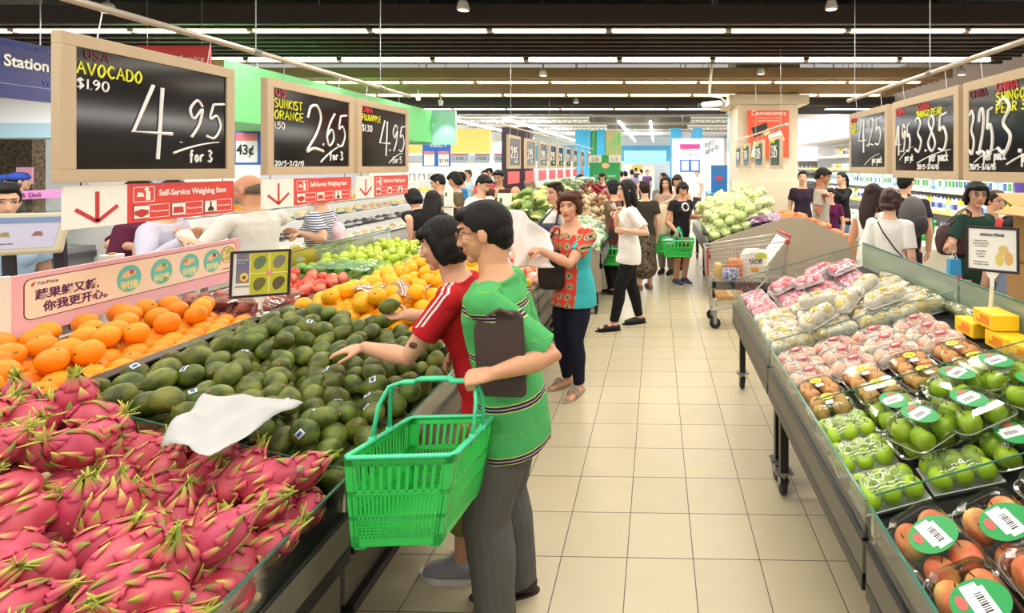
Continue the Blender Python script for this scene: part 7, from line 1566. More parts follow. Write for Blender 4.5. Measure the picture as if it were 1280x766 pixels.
def rows(protos, xs, zs, ya, yb, st, lab, rz=math.pi/2, e=0):
    for x, z in zip(xs, zs):
        y = ya
        while y < yb: place(RND.choice(protos), TRS((x, y+RND.uniform(-.01, .01), z), (0, e, rz+RND.uniform(-.1, .1))), lab, lab+' (alike)'); y += st
rows(FP, (-3.9, -4.04, -4.18), (.793, .806, .818), 4.9, 11.8, .2, 'white food tray on the lowest deck of the long left chiller'); rows(FB, (-4.38, -4.52), (.914, .932), 4.9, 11.8, .2, 'black food tray on the second tier of the long left chiller')
rows(FY[2:]+FP[2:3]+FB[1:2], (-4.74, -4.87), (1.07, 1.078), 5.0, 11.8, .22, 'pale food tray on the third tier of the long left chiller'); rows(FY, (-5.05, -5.22), (1.212, 1.228), 4.9, 11.8, .21, 'yellow food tray on the top tier of the long left chiller')
# green vegetables on a low table left of the chiller
b = MB(); b.span((-4.6, 4.15, .72), (-3.75, 4.68, .78)); b.span((-4.5, 4.2, 0), (-3.85, 4.62, .72)); o = b.build('vegetable_table', CWH, None, bevel=.005); tag(o, 'low white table of green vegetables at the near end of the left chiller', 'table'); b = MB(); b.span((-4.61, 4.14, .775), (-3.74, 4.69, .79)); b.build('table_edge', STEEL, o)
heap(LG[:1], -4.55, -3.8, 4.2, 4.65, .085, lambda x: .78, 'dark leafy green on the low table left of the chiller', 1, flatten=.5)
# ================================================================ wall chiller of dairy on the right
t = thing('dairy_chiller', 'long white wall chiller with shelves of dairy goods on the right', 'chiller', (4.4, 9, 0)); y0, y1 = 4.6, 15.6
b = MB(); b.prism([(3.72, .12), (3.72, .66), (3.80, .80), (3.86, .80), (3.86, .12)], lambda a, c, h: V((a, y0+h, c)), y1-y0); recalc(wb(b, 'kick_panel', mat('chiller_cream', (226, 222, 212), rough=.4), t))
b = MB(); b.span((3.78, y0, 0), (5.0, y1, .12)); b.span((3.715, y0, .30), (3.72, y1, .36)); wb(b, 'plinth', BLK, t)
b = MB(); b.span((4.9, y0, .12), (5.0, y1, 2.45)); wb(b, 'back_panel', CWH, t)
b = MB(); b.span((4.0, y0, 2.38), (5.0, y1, 2.62)); wb(b, 'canopy', mat('canopy_white', (244, 242, 240), rough=.4), t, bevel=.02)
SHZ = (.80, 1.12, 1.42, 1.72, 2.02); SHX = (3.86, 4.12, 4.2, 4.26, 4.3)
for z, x in zip(SHZ, SHX):
    b = MB(); b.span((x, y0, z-.02), (4.9, y1, z)); s = wb(b, 'shelf', CWH, t)
    b = MB(); b.span((x-.012, y0, z-.045), (x, y1, z+.008)); q = b.build('price_strip', mat('strip_yellow', (240, 226, 150), rough=.5) if z in (1.12, 1.72) else SGNW, s); q.matrix_parent_inverse = t.matrix_basis.inverted() if False else q.matrix_parent_inverse; q.matrix_basis = MX.Identity(4)
b = MB(); b.prism([(3.8, .1), (5.0, .1), (5.0, 2.62), (4.0, 2.62), (4.0, 1.2), (3.8, .8)], lambda a, c, h: V((a, y0-.05+h, c)), .05); recalc(wb(b, 'end_panel', CWH, t))
def carton(cols, name, w, d, h, gable=False):
    b = MB(); b.box((0, 0, h/2), (w, d, h))
    o = b.build(name, cols[0], None, bevel=.004); tag(o, name, 'grocery')
    if gable: b = MB(); b.prism([(-w/2, h), (w/2, h), (0, h+w*.5)], lambda a, c, q: V((a, -d/2+q, c)), d); recalc(b.build('gable_top', cols[0], o)); b = MB(); b.lathe([(.012, h+w*.2), (.012, h+w*.36)], 10, MX.Translation((w*.2, 0, 0))); b.build('cap', cols[1], o)
    b = MB(); b.box((0, -d/2-.0006, h*.52), (w*.8, .0012, h*.5)); b.box((-w/2-.0006, 0, h*.52), (.0012, d*.8, h*.5)); b.build('label', cols[1], o); return park(o)
def bottle(cols, name, r, h):
    b = MB(); b.lathe([(r*.9, 0), (r, .01), (r, h*.62), (r*.8, h*.74), (r*.36, h*.85), (r*.34, h*.93)], 14); o = b.build(name, cols[0], None, smooth=True); tag(o, name, 'grocery')
    b = MB(); b.lathe([(r*.4, h*.92), (r*.4, h), (r*.3, h*1.005)], 12); b.build('cap', cols[1], o); b = MB(); b.lathe([(r*1.02, h*.18), (r*1.02, h*.52)], 14); b.f = [f for f in b.f if len(f) == 4]; b.m = [0]*len(b.f); b.build('label', cols[2], o, smooth=True); return park(o)
def tub(cols, name, r, h):
    b = MB(); b.lathe([(r*.82, 0), (r, h*.9), (r*1.05, h*.9)], 16); o = b.build(name, cols[0], None, smooth=False); tag(o, name, 'grocery'); b = MB(); b.lathe([(r*1.08, h*.9), (r*1.08, h), (r*.98, h*1.02)], 16); b.build('lid', cols[1], o); return park(o)
C = lambda n, c: mat('goods_'+n, c, rough=.45, rnd=.06)
WHT, BLU, VIO, GRE, YEW, RED_, SKY, ORG = C('white', (240, 240, 240)), C('blue', (60, 110, 190)), C('violet', (96, 78, 170)), C('green', (80, 170, 90)), C('yellow', (244, 214, 70)), C('red', (206, 60, 60)), C('sky', (140, 196, 230)), C('orange', (236, 150, 60))
KIT = {'milk carton': [carton((WHT, BLU), 'milk_carton', .075, .075, .18, True), carton((SKY, WHT), 'milk_carton', .075, .075, .18, True), carton((WHT, GRE), 'milk_carton', .075, .075, .18, True)],
       'white tub': [tub((WHT, BLU), 'dairy_tub', .05, .08), tub((WHT, RED_), 'dairy_tub', .05, .08), tub((WHT, YEW), 'dairy_tub', .05, .08)],
       'drink bottle': [bottle((WHT, BLU, SKY), 'drink_bottle', .04, .21), bottle((YEW, GRE, WHT), 'drink_bottle', .04, .21), bottle((WHT, VIO, VIO), 'drink_bottle', .045, .22)],
       'snack box': [carton((YEW, ORG), 'snack_box', .12, .1, .1), carton((WHT, RED_), 'snack_box', .12, .1, .09), carton((WHT, SKY), 'snack_box', .12, .1, .11)]}
def shelf_fill(x, z, ya, yb, st, kind, lab):
    y = ya
    while y < yb:
        if RND.random() > .06: place(RND.choice(KIT[kind]), TRS((x, y+RND.uniform(-.008, .008), z+.001), (0, 0, RND.uniform(-.06, .06))), lab, lab+' (alike)')
        y += st
on = ('lowest', 'second', 'third', 'fourth', 'top')
for i, (z, x, k, st) in enumerate(zip(SHZ, SHX, ('snack box', 'drink bottle', 'milk carton', 'snack box', 'drink bottle'), (.14, .095, .09, .135, .10))):
    shelf_fill(x+.09, z, 4.8, 12.5, st, k, '%s in the front row on the %s shelf of the dairy chiller' % (k, on[i]))
shelf_fill(SHX[0]+.24, SHZ[0], 4.8, 10, .13, 'white tub', 'white tub in the second row on the lowest shelf of the dairy chiller'); shelf_fill(SHX[0]+.10, SHZ[0]+.112, 4.8, 10, .15, 'white tub', 'white tub stacked on the snack boxes of the lowest shelf of the dairy chiller')
for i, (y, z) in enumerate(((5.7, 1.121), (5.95, 1.121))):
    t = tub((VIO, WHT), 'large_tub', .075, .2); t.pop('_free', None); t.location = (4.0-.02+.26, y, 1.421+.0); tag(t, 'large violet tub with white lid on the dairy chiller, %s of two' % ('nearer', 'farther')[i], 'grocery')
# shelf wall at the far right
t = thing('wall_shelf_unit', 'white shelf unit of bottles on the far right back wall', 'shelf unit', (4.0, 16.2, 0))
b = MB(); b.span((2.95, 16.3, 0), (5.15, 16.38, 2.1)); b.span((2.95, 15.95, 0), (3.0, 16.3, 2.1)); b.span((5.1, 15.95, 0), (5.15, 16.3, 2.1)); wb(b, 'carcass', CWH, t)
for i, z in enumerate((.9, 1.25, 1.6, 1.95)): b = MB(); b.span((3.0, 15.95, z-.02), (5.1, 16.3, z)); wb(b, 'shelf', CWH, t)
for i, (z, k) in enumerate(zip((.9, 1.25, 1.6), ('snack box', 'milk carton', 'drink bottle'))):
    x = 3.07
    while x < 5.05: lab = '%s on the %s shelf of the far right shelf unit' % (k, ('lower', 'middle', 'upper')[i]); place(RND.choice(KIT[k]), TRS((x, 16.05, z+.001)), lab, lab+' (alike)'); x += .125
t = thing('pink_poster', 'pale framed poster on the far right wall above the heads', 'poster', (3.55, 15.9, 1.7)); b = MB(); b.span((3.3, 15.88, 1.45), (3.75, 15.92, 1.95)); wb(b, 'frame', mat('poster_grey', (150, 140, 140)), t); b = MB(); b.span((3.33, 15.87, 1.48), (3.72, 15.88, 1.92)); wb(b, 'sheet', mat('poster_pink', (244, 214, 214), rough=.6), t)
for i, (x, z, m, lab) in enumerate(((3.25, 2.22, RED_, 'red arrow shaped sign on the far right wall'), (3.95, 2.22, C('teal', (120, 200, 200)), 'teal arrow shaped sign on the far right wall'))):
    t = thing('wall_sign', lab, 'sign', (x, 16.39, z)); b = MB(); b.prism([(-.22, -.03), (-.05, .1), (0, .05), (.2, -.02), (.05, -.04), (-.16, -.07)], lambda a, c, h: V((x+a, 16.36+h, z+c)), .035); recalc(wb(b, 'panel', m, t))
# cardboard boxes on the rear half of the right island
CBD = mat('cardboard'); CBI = mat('cardboard_inside', (214, 172, 112), rough=.85)
def cbox(lab, c, w, d, h, rz, open_=False):
    t = thing('cardboard_box', lab, 'box', c, rz); b = MB(); th = .006
    for q in (((-w/2, -d/2, 0), (w/2, -d/2+th, h)), ((-w/2, d/2-th, 0), (w/2, d/2, h)), ((-w/2, -d/2+th, 0), (-w/2+th, d/2-th, h)), ((w/2-th, -d/2+th, 0), (w/2, d/2-th, h)), ((-w/2, -d/2, 0), (w/2, d/2, th))): b.span(*q)
    if not open_: b.span((-w/2, -d/2, h-th), (w/2, d/2, h))
    b.build('carton_body', CBD, t)
    if open_:
        for s in (-1, 1):
            b = MB(); b.prism([(0, 0), (.16, .05 if s > 0 else -.04), (.16, .056 if s > 0 else -.034), (0, .006)], lambda a, z, q: V((s*(w/2+a), -d/2+q, h+z)), d); recalc(b.build('flap', CBI, t))
            b = MB(); b.prism([(0, 0), (.12, .07), (.12, .076), (0, .006)], lambda a, z, q: V((-w/2+q, s*(d/2+a), h+z)), w); recalc(b.build('flap', CBI, t))
    else: b = MB(); b.box((0, 0, h+.0008), (w, .05, .0015)); b.build('tape', mat('tape'), t)
    b = MB()
    for s in (-1, 1): b.box((0, s*(d/2+.0006), h*.6), (.08, .0012, .03))
    b.build('hand_hole', BLK, t); return t
cbox('lower brown cardboard box behind the pear card at the right edge', (2.40, 2.98, .772), .44, .40, .42, .15); cbox('open brown cardboard box with raised flaps stacked on the lower one at the right edge', (2.42, 2.98, 1.196), .42, .38, .33, .25, True)
b = MB(); b.span((2.0, 2.6, .70), (2.62, 3.5, .77)); o = b.build('box_platform', DARKP, None); tag(o, 'dark low platform under the cardboard boxes', 'platform')
# ================================================================ posters and hanging signs
def fsign(name, lab, u0, v0, u1, v1, y, m, cat='sign', th=.02, hang=True, texts=()):
    a, c = at(u0, v1, y), at(u1, v0, y); t = thing(name, lab, cat, ((a.x+c.x)/2, y, a.z)); b = MB(); b.span((a.x, y, a.z), (c.x, y+th, c.z)); wb(b, 'panel', m, t)
    if hang:
        b = MB(); w = c.x-a.x
        for k in (.12, .88): b.tube([(a.x+w*k, y+th/2, c.z), (a.x+w*k, y+th/2, 4.66 if y < 13 else 4.12)], .003, 5)
        wb(b, 'hanging_wire', STEEL, t)
    for (body, u, v, h, mm, al) in texts: p = at(u, v, y); text('lettering', body, h*y/F*1.35, (p.x, y-.004, p.z), (1, 0, 0), (0, 0, 1), mm, t, al, bold=.002*h*y/F)
    return t
def patch(t, u0, v0, u1, v1, y, m, name='printed_field', d=.003):
    a, c = at(u0, v1, y), at(u1, v0, y); b = MB(); b.span((a.x, y-d, a.z), (c.x, y, c.z)); return wb(b, name, m, t)
def poly(t, pts, y, m, name, d=.004):
    b = MB(); b.prism([((u-CX)*y/F, EYE-(v-CY)*y/F) for u, v in pts], lambda a, c, h: V((a, y-d-h, c)), .002); return recalc(wb(b, name, m, t))
t = fsign('poster', 'orange red Convenience poster on the cream column', 935, 138, 986, 197, 9.86, mat('poster_orange', (230, 82, 44), rough=.5), 'poster', .03, False, [('Convenience', 961, 144, 6.2, SGNW, 'CENTER'), ('Introducing our new, friendlier', 961, 148, 1.7, SGNW, 'CENTER'), ('and more convenient stores', 961, 151.5, 1.7, SGNW, 'CENTER')])
poly(t, [(939, 160), (958, 153), (961, 165), (943, 172)], 9.86, BLKI, 'black_card_picture'); poly(t, [(960, 169), (976, 163), (981, 175), (962, 180)], 9.86, SGNW, 'device_picture'); poly(t, [(942, 176), (955, 178), (953, 196), (939, 196)], 9.86, SGNW, 'paper_picture'); poly(t, [(953, 165), (960, 160), (963, 166), (956, 170)], 9.86, HANDC, 'hand_picture', .006)
NAVY = mat('sign_navy', (30, 36, 110), rough=.45); XB = mat('sign_blue', (36, 98, 196), rough=.45)
t = thing('hanging_sign', 'navy blue hanging sign lettered Station at the left edge', 'sign', (-4.95, 3.9, 2.3)); b = MB(); b.span((-4.96, 3.0, 2.29), (-4.93, 4.75, 2.74)); wb(b, 'panel', NAVY, t); text('lettering', 'Station', .125, (-4.925, 3.855, 2.535), (0, 1, 0), (0, 0, 1), SGNW, t, bold=.003, sx=.82); text('lettering', 'Weighing', .125, (-4.925, 3.78, 2.535), (0, 1, 0), (0, 0, 1), SGNW, t, 'RIGHT', bold=.003, sx=.82); text('lettering', 'Weighing Station', .05, (-4.925, 3.85, 2.69), (0, 1, 0), (0, 0, 1), mat('faint_blue', (70, 90, 180)), t); text('lettering', 'We', .06, (-4.925, 4.1, 2.42), (0, 1, 0), (0, 0, 1), mat('faint_blue'), t)
b = MB(); b.tube([(-4.945, 3.3, 2.74), (-4.945, 3.3, 4.66)], .004, 5); b.tube([(-4.945, 4.1, 2.74), (-4.945, 4.1, 4.66)], .004, 5); wb(b, 'hanging_wire', STEEL, t)
b = MB(); b.span((-4.929, 3.0, 2.395), (-4.925, 4.75, 2.40)); wb(b, 'line', mat('faint_line', (150, 156, 200)), t)
fsign('hanging_sign', 'red hanging sign lettered service above the nearest left blackboard', 172, 57, 262, 92, 5.0, REDS, texts=[('Service', 256, 77, 8, SGNW, 'RIGHT')])
t = fsign('hanging_sign', 'blue hanging sign with a 43 cent price card', 284, 113, 326, 206, 6.9, XB, texts=[('Xtra', 322, 137, 9, SGNW, 'RIGHT'), ('VARIETY', 322, 157, 7, SGNW, 'RIGHT')])
patch(t, 295, 166, 322, 203, 6.9, SGNW, 'price_card'); patch(t, 295, 166, 322, 176, 6.9, mat('card_pink', (230, 120, 130)), 'card_header', .005); p = at(296, 193, 6.9); text('lettering', '43¢', .19, (p.x, 6.892, p.z), (1, 0, 0), (0, 0, 1), BLKI, t, bold=.004, sx=.85)
t = fsign('hanging_sign', 'blue hanging sign with two price cards beyond the green panel', 528, 161, 563, 208, 12.6, XB, texts=[('Xtra', 552, 173, 5, SGNW, 'CENTER'), ('VARIETY', 548, 184, 4.2, SGNW, 'CENTER')])
for u0 in (530, 548): patch(t, u0, 189, u0+13, 207, 12.6, SGNW, 'price_card'); patch(t, u0, 189, u0+13, 193, 12.6, MATS['card_pink'], 'card_header', .005)
p = at(549, 203, 12.6); text('lettering', '$3.95', .13, (p.x, 12.592, p.z), (1, 0, 0), (0, 0, 1), BLKI, t, sx=.8)
for i, (u0, u1) in enumerate(((564, 586), (594, 612), (618, 633))):
    t = fsign('price_card', 'pale blue hanging price card before the yellow wall, %s of three from the left' % ('first', 'second', 'last')[i], u0, 192, u1, 203, 14, mat('card_blue', (206, 230, 240), rough=.5), texts=[('1 FOR 1', (u0+u1)/2, 200, 4, BLKI, 'CENTER')]); patch(t, u0, 192, u1, 194, 14, MATS['card_pink'], 'card_header', .004)
for i in range(4):
    u0 = 511+12*i; a = at(u0, 230, 12.3); t = fsign('menu_card', 'grey framed menu card over the rear left chiller, %s of four from the left' % ('first', 'second', 'third', 'last')[i], u0, 217, u0+8, 230, 12.3, mat('menu_grey', (160, 162, 176), rough=.5), hang=False); poly(t, [(u0+4+2.8*math.cos(q), 222.5+4.5*math.sin(q)) for q in [2*math.pi*k/14 for k in range(14)]], 12.3, SGNW, 'menu_face')
    b = MB(); b.tube([(a.x+.08, 12.32, 0), (a.x+.08, 12.32, a.z)], .012, 6); wb(b, 'pole', STEEL, t)
t = fsign('poster', 'green poster with price cards behind the dark red fruit', 737, 194, 775, 236, 13.9, mat('poster_green', (48, 168, 96), rough=.5), 'poster', .04, True, [('FRESH AND GREEN', 756, 221, 2.4, SGNW, 'CENTER'), ('great value every day', 756, 226, 2.2, SGNW, 'CENTER')])
patch(t, 737, 194, 752, 203, 13.9, SGNW, 'price_card'); patch(t, 761, 194, 776, 203, 13.9, SGNW, 'price_card'); poly(t, [(757+5*math.cos(q), 207+3.5*math.sin(q)) for q in [2*math.pi*k/14 for k in range(14)]], 13.9, HANDC, 'food_picture')
for u, s_ in ((744, '2.00'), (768, '1.15')): p = at(u, 201.5, 13.9); text('lettering', s_, .14, (p.x, 13.893, p.z), (1, 0, 0), (0, 0, 1), BLKI, t, 'CENTER', sx=.8)
t = fsign('hanging_sign', 'magenta and white hanging sign beside the blue columns', 850, 180, 875, 199, 16, SGNW, texts=[('WEST', 859, 189, 5, REDS, 'CENTER'), ('BUYS', 867, 195, 4, BLKI, 'CENTER')]); patch(t, 850, 180, 875, 186, 16, mat('magenta', (200, 50, 120)), 'header')
t = fsign('hanging_sign', 'blue frame with two white price cards under the magenta sign', 850, 199.5, 875, 215, 16.01, XB, hang=True); patch(t, 852, 201, 861, 213, 16.01, SGNW, 'price_card'); patch(t, 864, 201, 873, 213, 16.01, SGNW, 'price_card')
t = fsign('banner', 'tall white banner with black brush writing left of the cream column', 879, 173, 905, 203, 17, mat('banner_white', (240, 240, 238)), 'banner'); 
for k, (u, v, s_) in enumerate(((884, 184, '鲜'), (884, 193, '美'), (890, 181, '好'), (889, 190, '味'), (895, 187, '道'))): p = at(u, v, 17); text('lettering', s_, .2, (p.x-.1, 16.992, p.z), (1, 0, 0), (0, 0, 1), BLKI, t)
# blue topped bin at the end of the cabbage heap
t = thing('promotion_chiller', 'dark low chiller with a blue picture sign behind the cabbages', 'chiller', (at(900, 0, 11.4).x, 11.4, 0)); x0 = at(885, 0, 11.4).x; x1 = at(915, 0, 11.4).x
b = MB(); b.span((x0, 11.35, 0), (x1, 11.9, 1.1)); wb(b, 'cabinet', mat('dark_chiller', (74, 76, 74), rough=.4), t, bevel=.01); b = MB(); b.prism([(11.3, 1.1), (11.3, 1.16), (11.9, 1.22), (11.9, 1.1)], lambda a, c, h: V((x0+h, a, c)), x1-x0); recalc(wb(b, 'blue_hood', mat('hood_blue', (70, 140, 190), rough=.4), t))
b = MB(); b.span((at(889, 0, 11.6).x, 11.6, 1.16), (at(909, 0, 11.6).x, 11.65, 1.80)); wb(b, 'sign_panel', mat('bin_blue', (44, 120, 196), rough=.5), t); b = MB(); b.ell((at(899, 0, 11.6).x, 11.595, 1.5), (.09, .004, .05), None, 12, 8); wb(b, 'food_picture', RED_, t)
for i, (u, v) in enumerate(((930, 246), (953, 250))):
    t = fsign('notice', 'small white notice on the low cream wall, %s of two' % ('left', 'right')[i], u-4, v-5, u+5, v+4, 9.88, SGNW, 'notice', .018, False, [('NOTICE', u, v-1, 1.6, BLKI, 'CENTER')]); patch(t, u-3, v+.5, u+4, v+2.5, 9.88, mat('notice_grey', (190, 190, 186)), 'print')
# ================================================================ left service side
b = MB(); 
t = thing('fresh_counter', 'grey based glass fronted fresh counter with a pink strip at the left', 'counter', (-5.7, 5, 0)); y0, y1 = 3.2, 6.6
b = MB(); b.span((-6.3, y0, 0), (-5.2, y1, .98)); wb(b, 'base', mat('counter_grey', (138, 140, 142), rough=.35, metal=.4), t); b = MB(); b.span((-5.21, y0, .72), (-5.19, y1, .76)); b.span((-5.21, y0, .95), (-5.17, y1, 1.0)); wb(b, 'rail', mat('counter_rail', (96, 98, 100), rough=.3, metal=.5), t)
b = MB(); b.span((-6.3, y0, .98), (-5.18, y1, 1.05)); wb(b, 'worktop', STEEL, t); b = MB(); b.span((-5.22, y0, 1.30), (-5.21, y1, 1.50)); b.span((-6.1, y0, 1.32), (-5.22, y1, 1.33)); wb(b, 'glass_screen', GLS, t)
b = MB(); b.span((-5.215, y0, 1.50), (-5.195, y1, 1.57)); wb(b, 'pink_strip', mat('pink_strip', (232, 150, 214), rough=.4), t); text('lettering', 'Ham & Deli', .055, (-5.19, 4.05, 1.515), (0, 1, 0), (0, 0, 1), PURP, t)
b = MB()
for y in (y0+.05, 4.9, y1-.05): b.tube([(-5.25, y, 1.05), (-5.25, y, 1.55)], .015, 8)
wb(b, 'post', STEEL, t)
for i in range(9):
    y = 3.5+.34*i; place(FP[i % 4], TRS((-5.5, y, 1.052), (0, 0, 1.57), 1.3), 'white food tray on the worktop of the fresh counter', 'trays on the fresh counter'); place(FB[i % 3], TRS((-5.8, y, 1.052), (0, 0, 1.57), 1.3), 'black food tray on the worktop of the fresh counter', 'black trays on the fresh counter')
t = thing('counter_screen', 'black weighing scale block standing on the fresh counter', 'scale', (-5.3, 4.1, 1.05)); b = MB(); b.box((-5.36, 4.15, 1.16), (.24, .36, .22)); wb(b, 'scale_body', BLACK, t, bevel=.02); b = MB(); b.box((-5.36, 4.15, 1.285), (.3, .4, .02)); wb(b, 'scale_plate', STEEL, t, bevel=.004); b = MB(); b.box((-5.235, 4.15, 1.18), (.01, .2, .08)); wb(b, 'display', mat('scale_display', (60, 70, 60)), t)
t = fsign('pink_notice', 'pink paper notice on the wall behind the blue capped workers', 20, 209, 40, 230, 7.55, mat('notice_pink', (236, 170, 200), rough=.6), 'notice', .02, False)
t = thing('touch_screen', 'cream framed self weighing touch screen on two dark posts at the left edge', 'touch screen', M=MX.Translation((-3.24, 2.62, 1.425)) @ MX.Rotation(.42, 4, 'Z') @ MX.Rotation(math.radians(-22), 4, 'X'))
b = MB(); b.box((0, 0, 0), (.31, .04, .215)); b.build('casing', mat('casing_cream', (206, 198, 168), rough=.5), t, bevel=.012, seg=3); b = MB(); b.box((0, -.021, .0), (.262, .003, .165)); b.build('screen', mat('screen_lilac', (200, 198, 220), rough=.2, emit=.0), t); b = MB(); b.box((0, -.0235, .066), (.262, .002, .03)); b.build('screen_bar', mat('screen_bar', (110, 136, 176), rough=.3), t)
for s in (-1, 1):
    b = MB(); b.prism([(s*.06-.022, -.03), (s*.06+.022, -.03), (s*.06+.012, -.006), (s*.06-.012, -.006)], lambda a, c, h: V((a, -.0225-h, c+.01)), .001); recalc(b.build('item_picture', mat('item_%d' % s, ((150, 130, 80) if s < 0 else (140, 90, 80))), t))
ctext(t, lambda a, c, d: V((a, -.0232, c)), 'Select your item', .012, -.1, -.06, BLKI, d=0)
b = MB(); ri = t.matrix_basis.inverted()
for s in (-1, 1): b.tube([ri @ V((-3.24+s*.085, 2.66+s*.04, 1.39)), ri @ V((-3.24+s*.085, 2.68+s*.04, .90))], [(.028, .02)]*2, 8)
b.build('post', mat('post_dark', (44, 44, 50), rough=.4), t)
b = MB(); b.span((-3.7, 2.2, .84), (-2.95, 3.45, .9)); o = b.build('weighing_table', mat('table_grey', (150, 152, 154), rough=.3, metal=.5), None, bevel=.005); tag(o, 'grey steel weighing table behind the pink banner', 'table'); b = MB()
for x, y in ((-3.62, 2.28), (-3.62, 3.38), (-3.03, 2.28), (-3.03, 3.38)): q = MB(); q.span((x-.025, y-.025, 0), (x+.025, y+.025, .84)); q.build('leg', STEEL, o)
t = thing('paper_roll', 'white paper roll standing on the steel weighing table', 'paper roll', (at(140, 0, 2.9).x, 2.9, .9)); p = at(140, 0, 2.9); b = MB(); b.lathe([(.05, .9), (.05, 1.27), (.018, 1.27), (.018, 1.2)], 18, MX.Translation((p.x, 2.9, 0))); wb(b, 'roll', mat('roll_paper', (236, 226, 218), rough=.8), t, smooth=False); b = MB(); b.lathe([(.017, 1.19), (.017, 1.28)], 12, MX.Translation((p.x, 2.9, 0))); wb(b, 'core', CBD, t)
t = thing('paper_pad', 'flat white sheet pad on the steel weighing table', 'paper', (-3.32, 2.75, .9)); b = MB(); b.box((-3.3, 2.75, 1.06), (.3, .5, .02), MX.Rotation(.08, 3, 'Y')); wb(b, 'pad', SGNW, t); b = MB(); b.span((-3.42, 2.54, .9), (-3.2, 2.96, 1.05)); wb(b, 'tray_base', mat('pad_base', (150, 150, 140)), t)
# wet floor sign
t = thing('caution_sign', 'yellow wet floor caution sign standing behind the avocado card', 'sign', (-3.2, 4.62, 0)); YS = mat('caution_yellow', (250, 190, 16), rough=.45)
for s in (-1, 1):
    b = MB(); b.prism([(-.15, 0), (-.10, 0), (-.09, .1), (.09, .1), (.10, 0), (.15, 0), (.105, 1.0), (.08, 1.04), (-.08, 1.04), (-.105, 1.0)], lambda a, c, h: V((-3.2+a, 4.62+s*(.2-.19*c/1.04)+h, c)), .012); recalc(wb(b, 'board', YS, t))
b = MB(); P_ = lambda a, c: V((-3.2+a, 4.62-(.2-.19*c/1.04)-.003, c)); b.tube([P_(-.075, .62), P_(.075, .62), P_(0, .80)], .006, 6, closed=True); b.tube([P_(-.01, .66), P_(.012, .70), P_(0, .74)], .007, 6); wb(b, 'black_triangle', BLKI, t); b = MB(); b.ell(P_(0, .94), (.04, .003, .025), None, 12, 8); wb(b, 'handle_hole', SGNW, t)
t = thing('notice_stand', 'tall white notice stand between the shoppers at the rear left', 'sign', (at(561, 0, 6.6).x, 6.6, 0)); x = at(561, 0, 6.6).x; b = MB(); b.span((x-.06, 6.59, .9), (x+.055, 6.61, 1.48)); wb(b, 'board', SGNW, t); b = MB(); b.span((x-.06, 6.585, 1.24), (x+.055, 6.59, 1.25)); b.ell((x-.03, 6.588, 1.41), (.014, .004, .03), None, 10, 6); wb(b, 'print', mat('notice_green', (60, 110, 70)), t); b = MB(); b.tube([(x, 6.61, 0), (x, 6.61, .95)], .015, 8); b.box((x, 6.62, .015), (.3, .3, .03)); wb(b, 'stand', STEEL, t)
t = thing('notice_stand', 'small pale notice with a bottle picture beside the far left island', 'sign', (at(632, 0, 6.0).x, 6.3, 0)); x = at(631, 0, 6.3).x; b = MB(); b.span((x-.085, 6.29, 1.22), (x+.085, 6.31, 1.44)); wb(b, 'board', mat('notice_cream', (232, 234, 220)), t); b = MB(); b.ell((x-.045, 6.288, 1.35), (.018, .003, .04), None, 10, 6); wb(b, 'print', MATS['notice_green'], t); b = MB(); b.tube([(x, 6.31, .0), (x, 6.31, 1.25)], .01, 8); b.box((x, 6.32, .01), (.2, .2, .02)); wb(b, 'stand', STEEL, t)
b = MB(); b.span((-2.55, 5.6, .93), (-1.98, 6.4, .97)); o = b.build('white_counter', CWH, None, bevel=.004); tag(o, 'white counter top beyond the left island', 'counter'); b = MB(); b.span((-2.5, 5.65, 0), (-2.03, 6.35, .93)); b.build('counter_base', CWH, o)
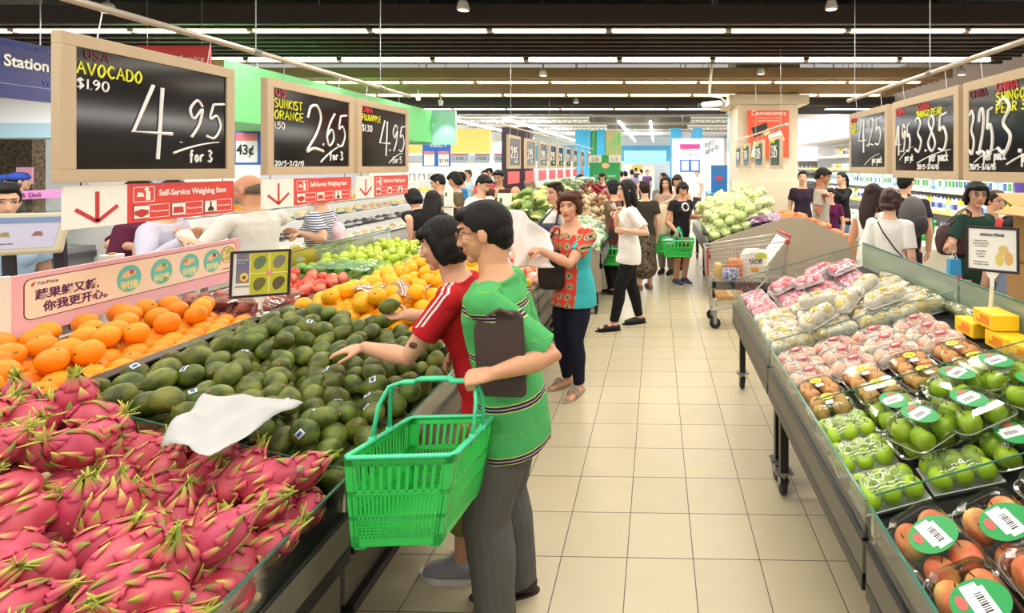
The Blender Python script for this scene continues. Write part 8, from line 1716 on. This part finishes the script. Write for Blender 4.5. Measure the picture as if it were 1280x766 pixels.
# ================================================================ small ceiling things
t = thing('security_camera', 'white security camera on a long pole hanging from the ceiling', 'camera', (.81, 7.45, 2.66)); x, y = .80, 7.5
b = MB(); b.tube([(x+.03, y, 4.66), (x+.02, y, 3.4), (x-.03, y, 2.85)], .02, 8); b.tube([(x-.03, y, 2.86), (x+.0, y, 2.80), (x+.14, y, 2.78), (x+.19, y, 2.73), (x+.19, y, 2.70)], .014, 8); wb(b, 'pole', WHITE, t, smooth=True)
b = MB(); b.limb([(x-.12, y-.05, 2.66), (x+.12, y, 2.69)], [(.05, .055), (.05, .055)], 12); wb(b, 'camera_body', WHITE, t, smooth=True); b = MB(); b.tube([(x-.165, y-.06, 2.655), (x-.19, y-.065, 2.65)], .036, 12); wb(b, 'lens', BLK, t); b = MB(); b.box((x+.03, y, 2.72), (.1, .06, .02)); wb(b, 'bracket', STEEL, t)
def spot(lab, u, v, y, ztop):
    p = at(u, v, y); t = thing('downlight', lab, 'lamp', p); b = MB(); b.lathe([(.055, -.045), (.06, -.03), (.045, .03), (.03, .05)], 14, MX.Translation(p)); wb(b, 'lamp_head', WHITE, t, smooth=True); b = MB(); b.lathe([(.05, -.046), (.02, -.05)], 14, MX.Translation(p)); wb(b, 'lens', mat('spot_lens', (255, 244, 222), emit=1.5), t); b = MB(); b.tube([p+V((0, 0, .05)), (p.x, p.y, ztop)], .012, 6); wb(b, 'stem', STEEL, t)
for i, (u, v) in enumerate(((135, 10), (579, 7), (1039, 6))): spot('small white downlight before the front edge of the dark slats, %s' % ('left one', 'middle one', 'right one')[i], u, v, 4.85, 4.66)
for i, (u, v) in enumerate(((679, 91), (951, 89), (1202, 90))): spot('small downlight in the gap before the tan slats, %s' % ('left one', 'middle one', 'right one')[i], u, v, 7.6, 4.66)
spot('small downlight under the dark grey slatted panel', 720, 126, 11.0, 4.66)
for i, x in enumerate((-5.5, -3.2, -1.2, .9, 2.8, 4.2)):
    t = thing('cable_conduit', 'thin grey conduit in the open ceiling above the slats, %s from the left' % ('first', 'second', 'third', 'fourth', 'fifth', 'last')[i], 'pipe', (x, 4.6, 4.2)); b = MB(); b.tube([(x, 3.2, 4.3), (x+.3, 4.6, 4.05), (x+.2, 6.5, 4.2), (x, 8, 4.3)], .03, 8); wb(b, 'pipe', GALV, t, smooth=True); b = MB(); b.tube([(x+.3, 4.6, 4.05), (x+.3, 4.6, 4.66)], .008, 5); b.tube([(x, 8, 4.3), (x, 8, 4.66)], .008, 5); b.tube([(x, 3.22, 4.3), (x, 3.22, 4.66)], .008, 5); wb(b, 'hanger', STEEL, t)
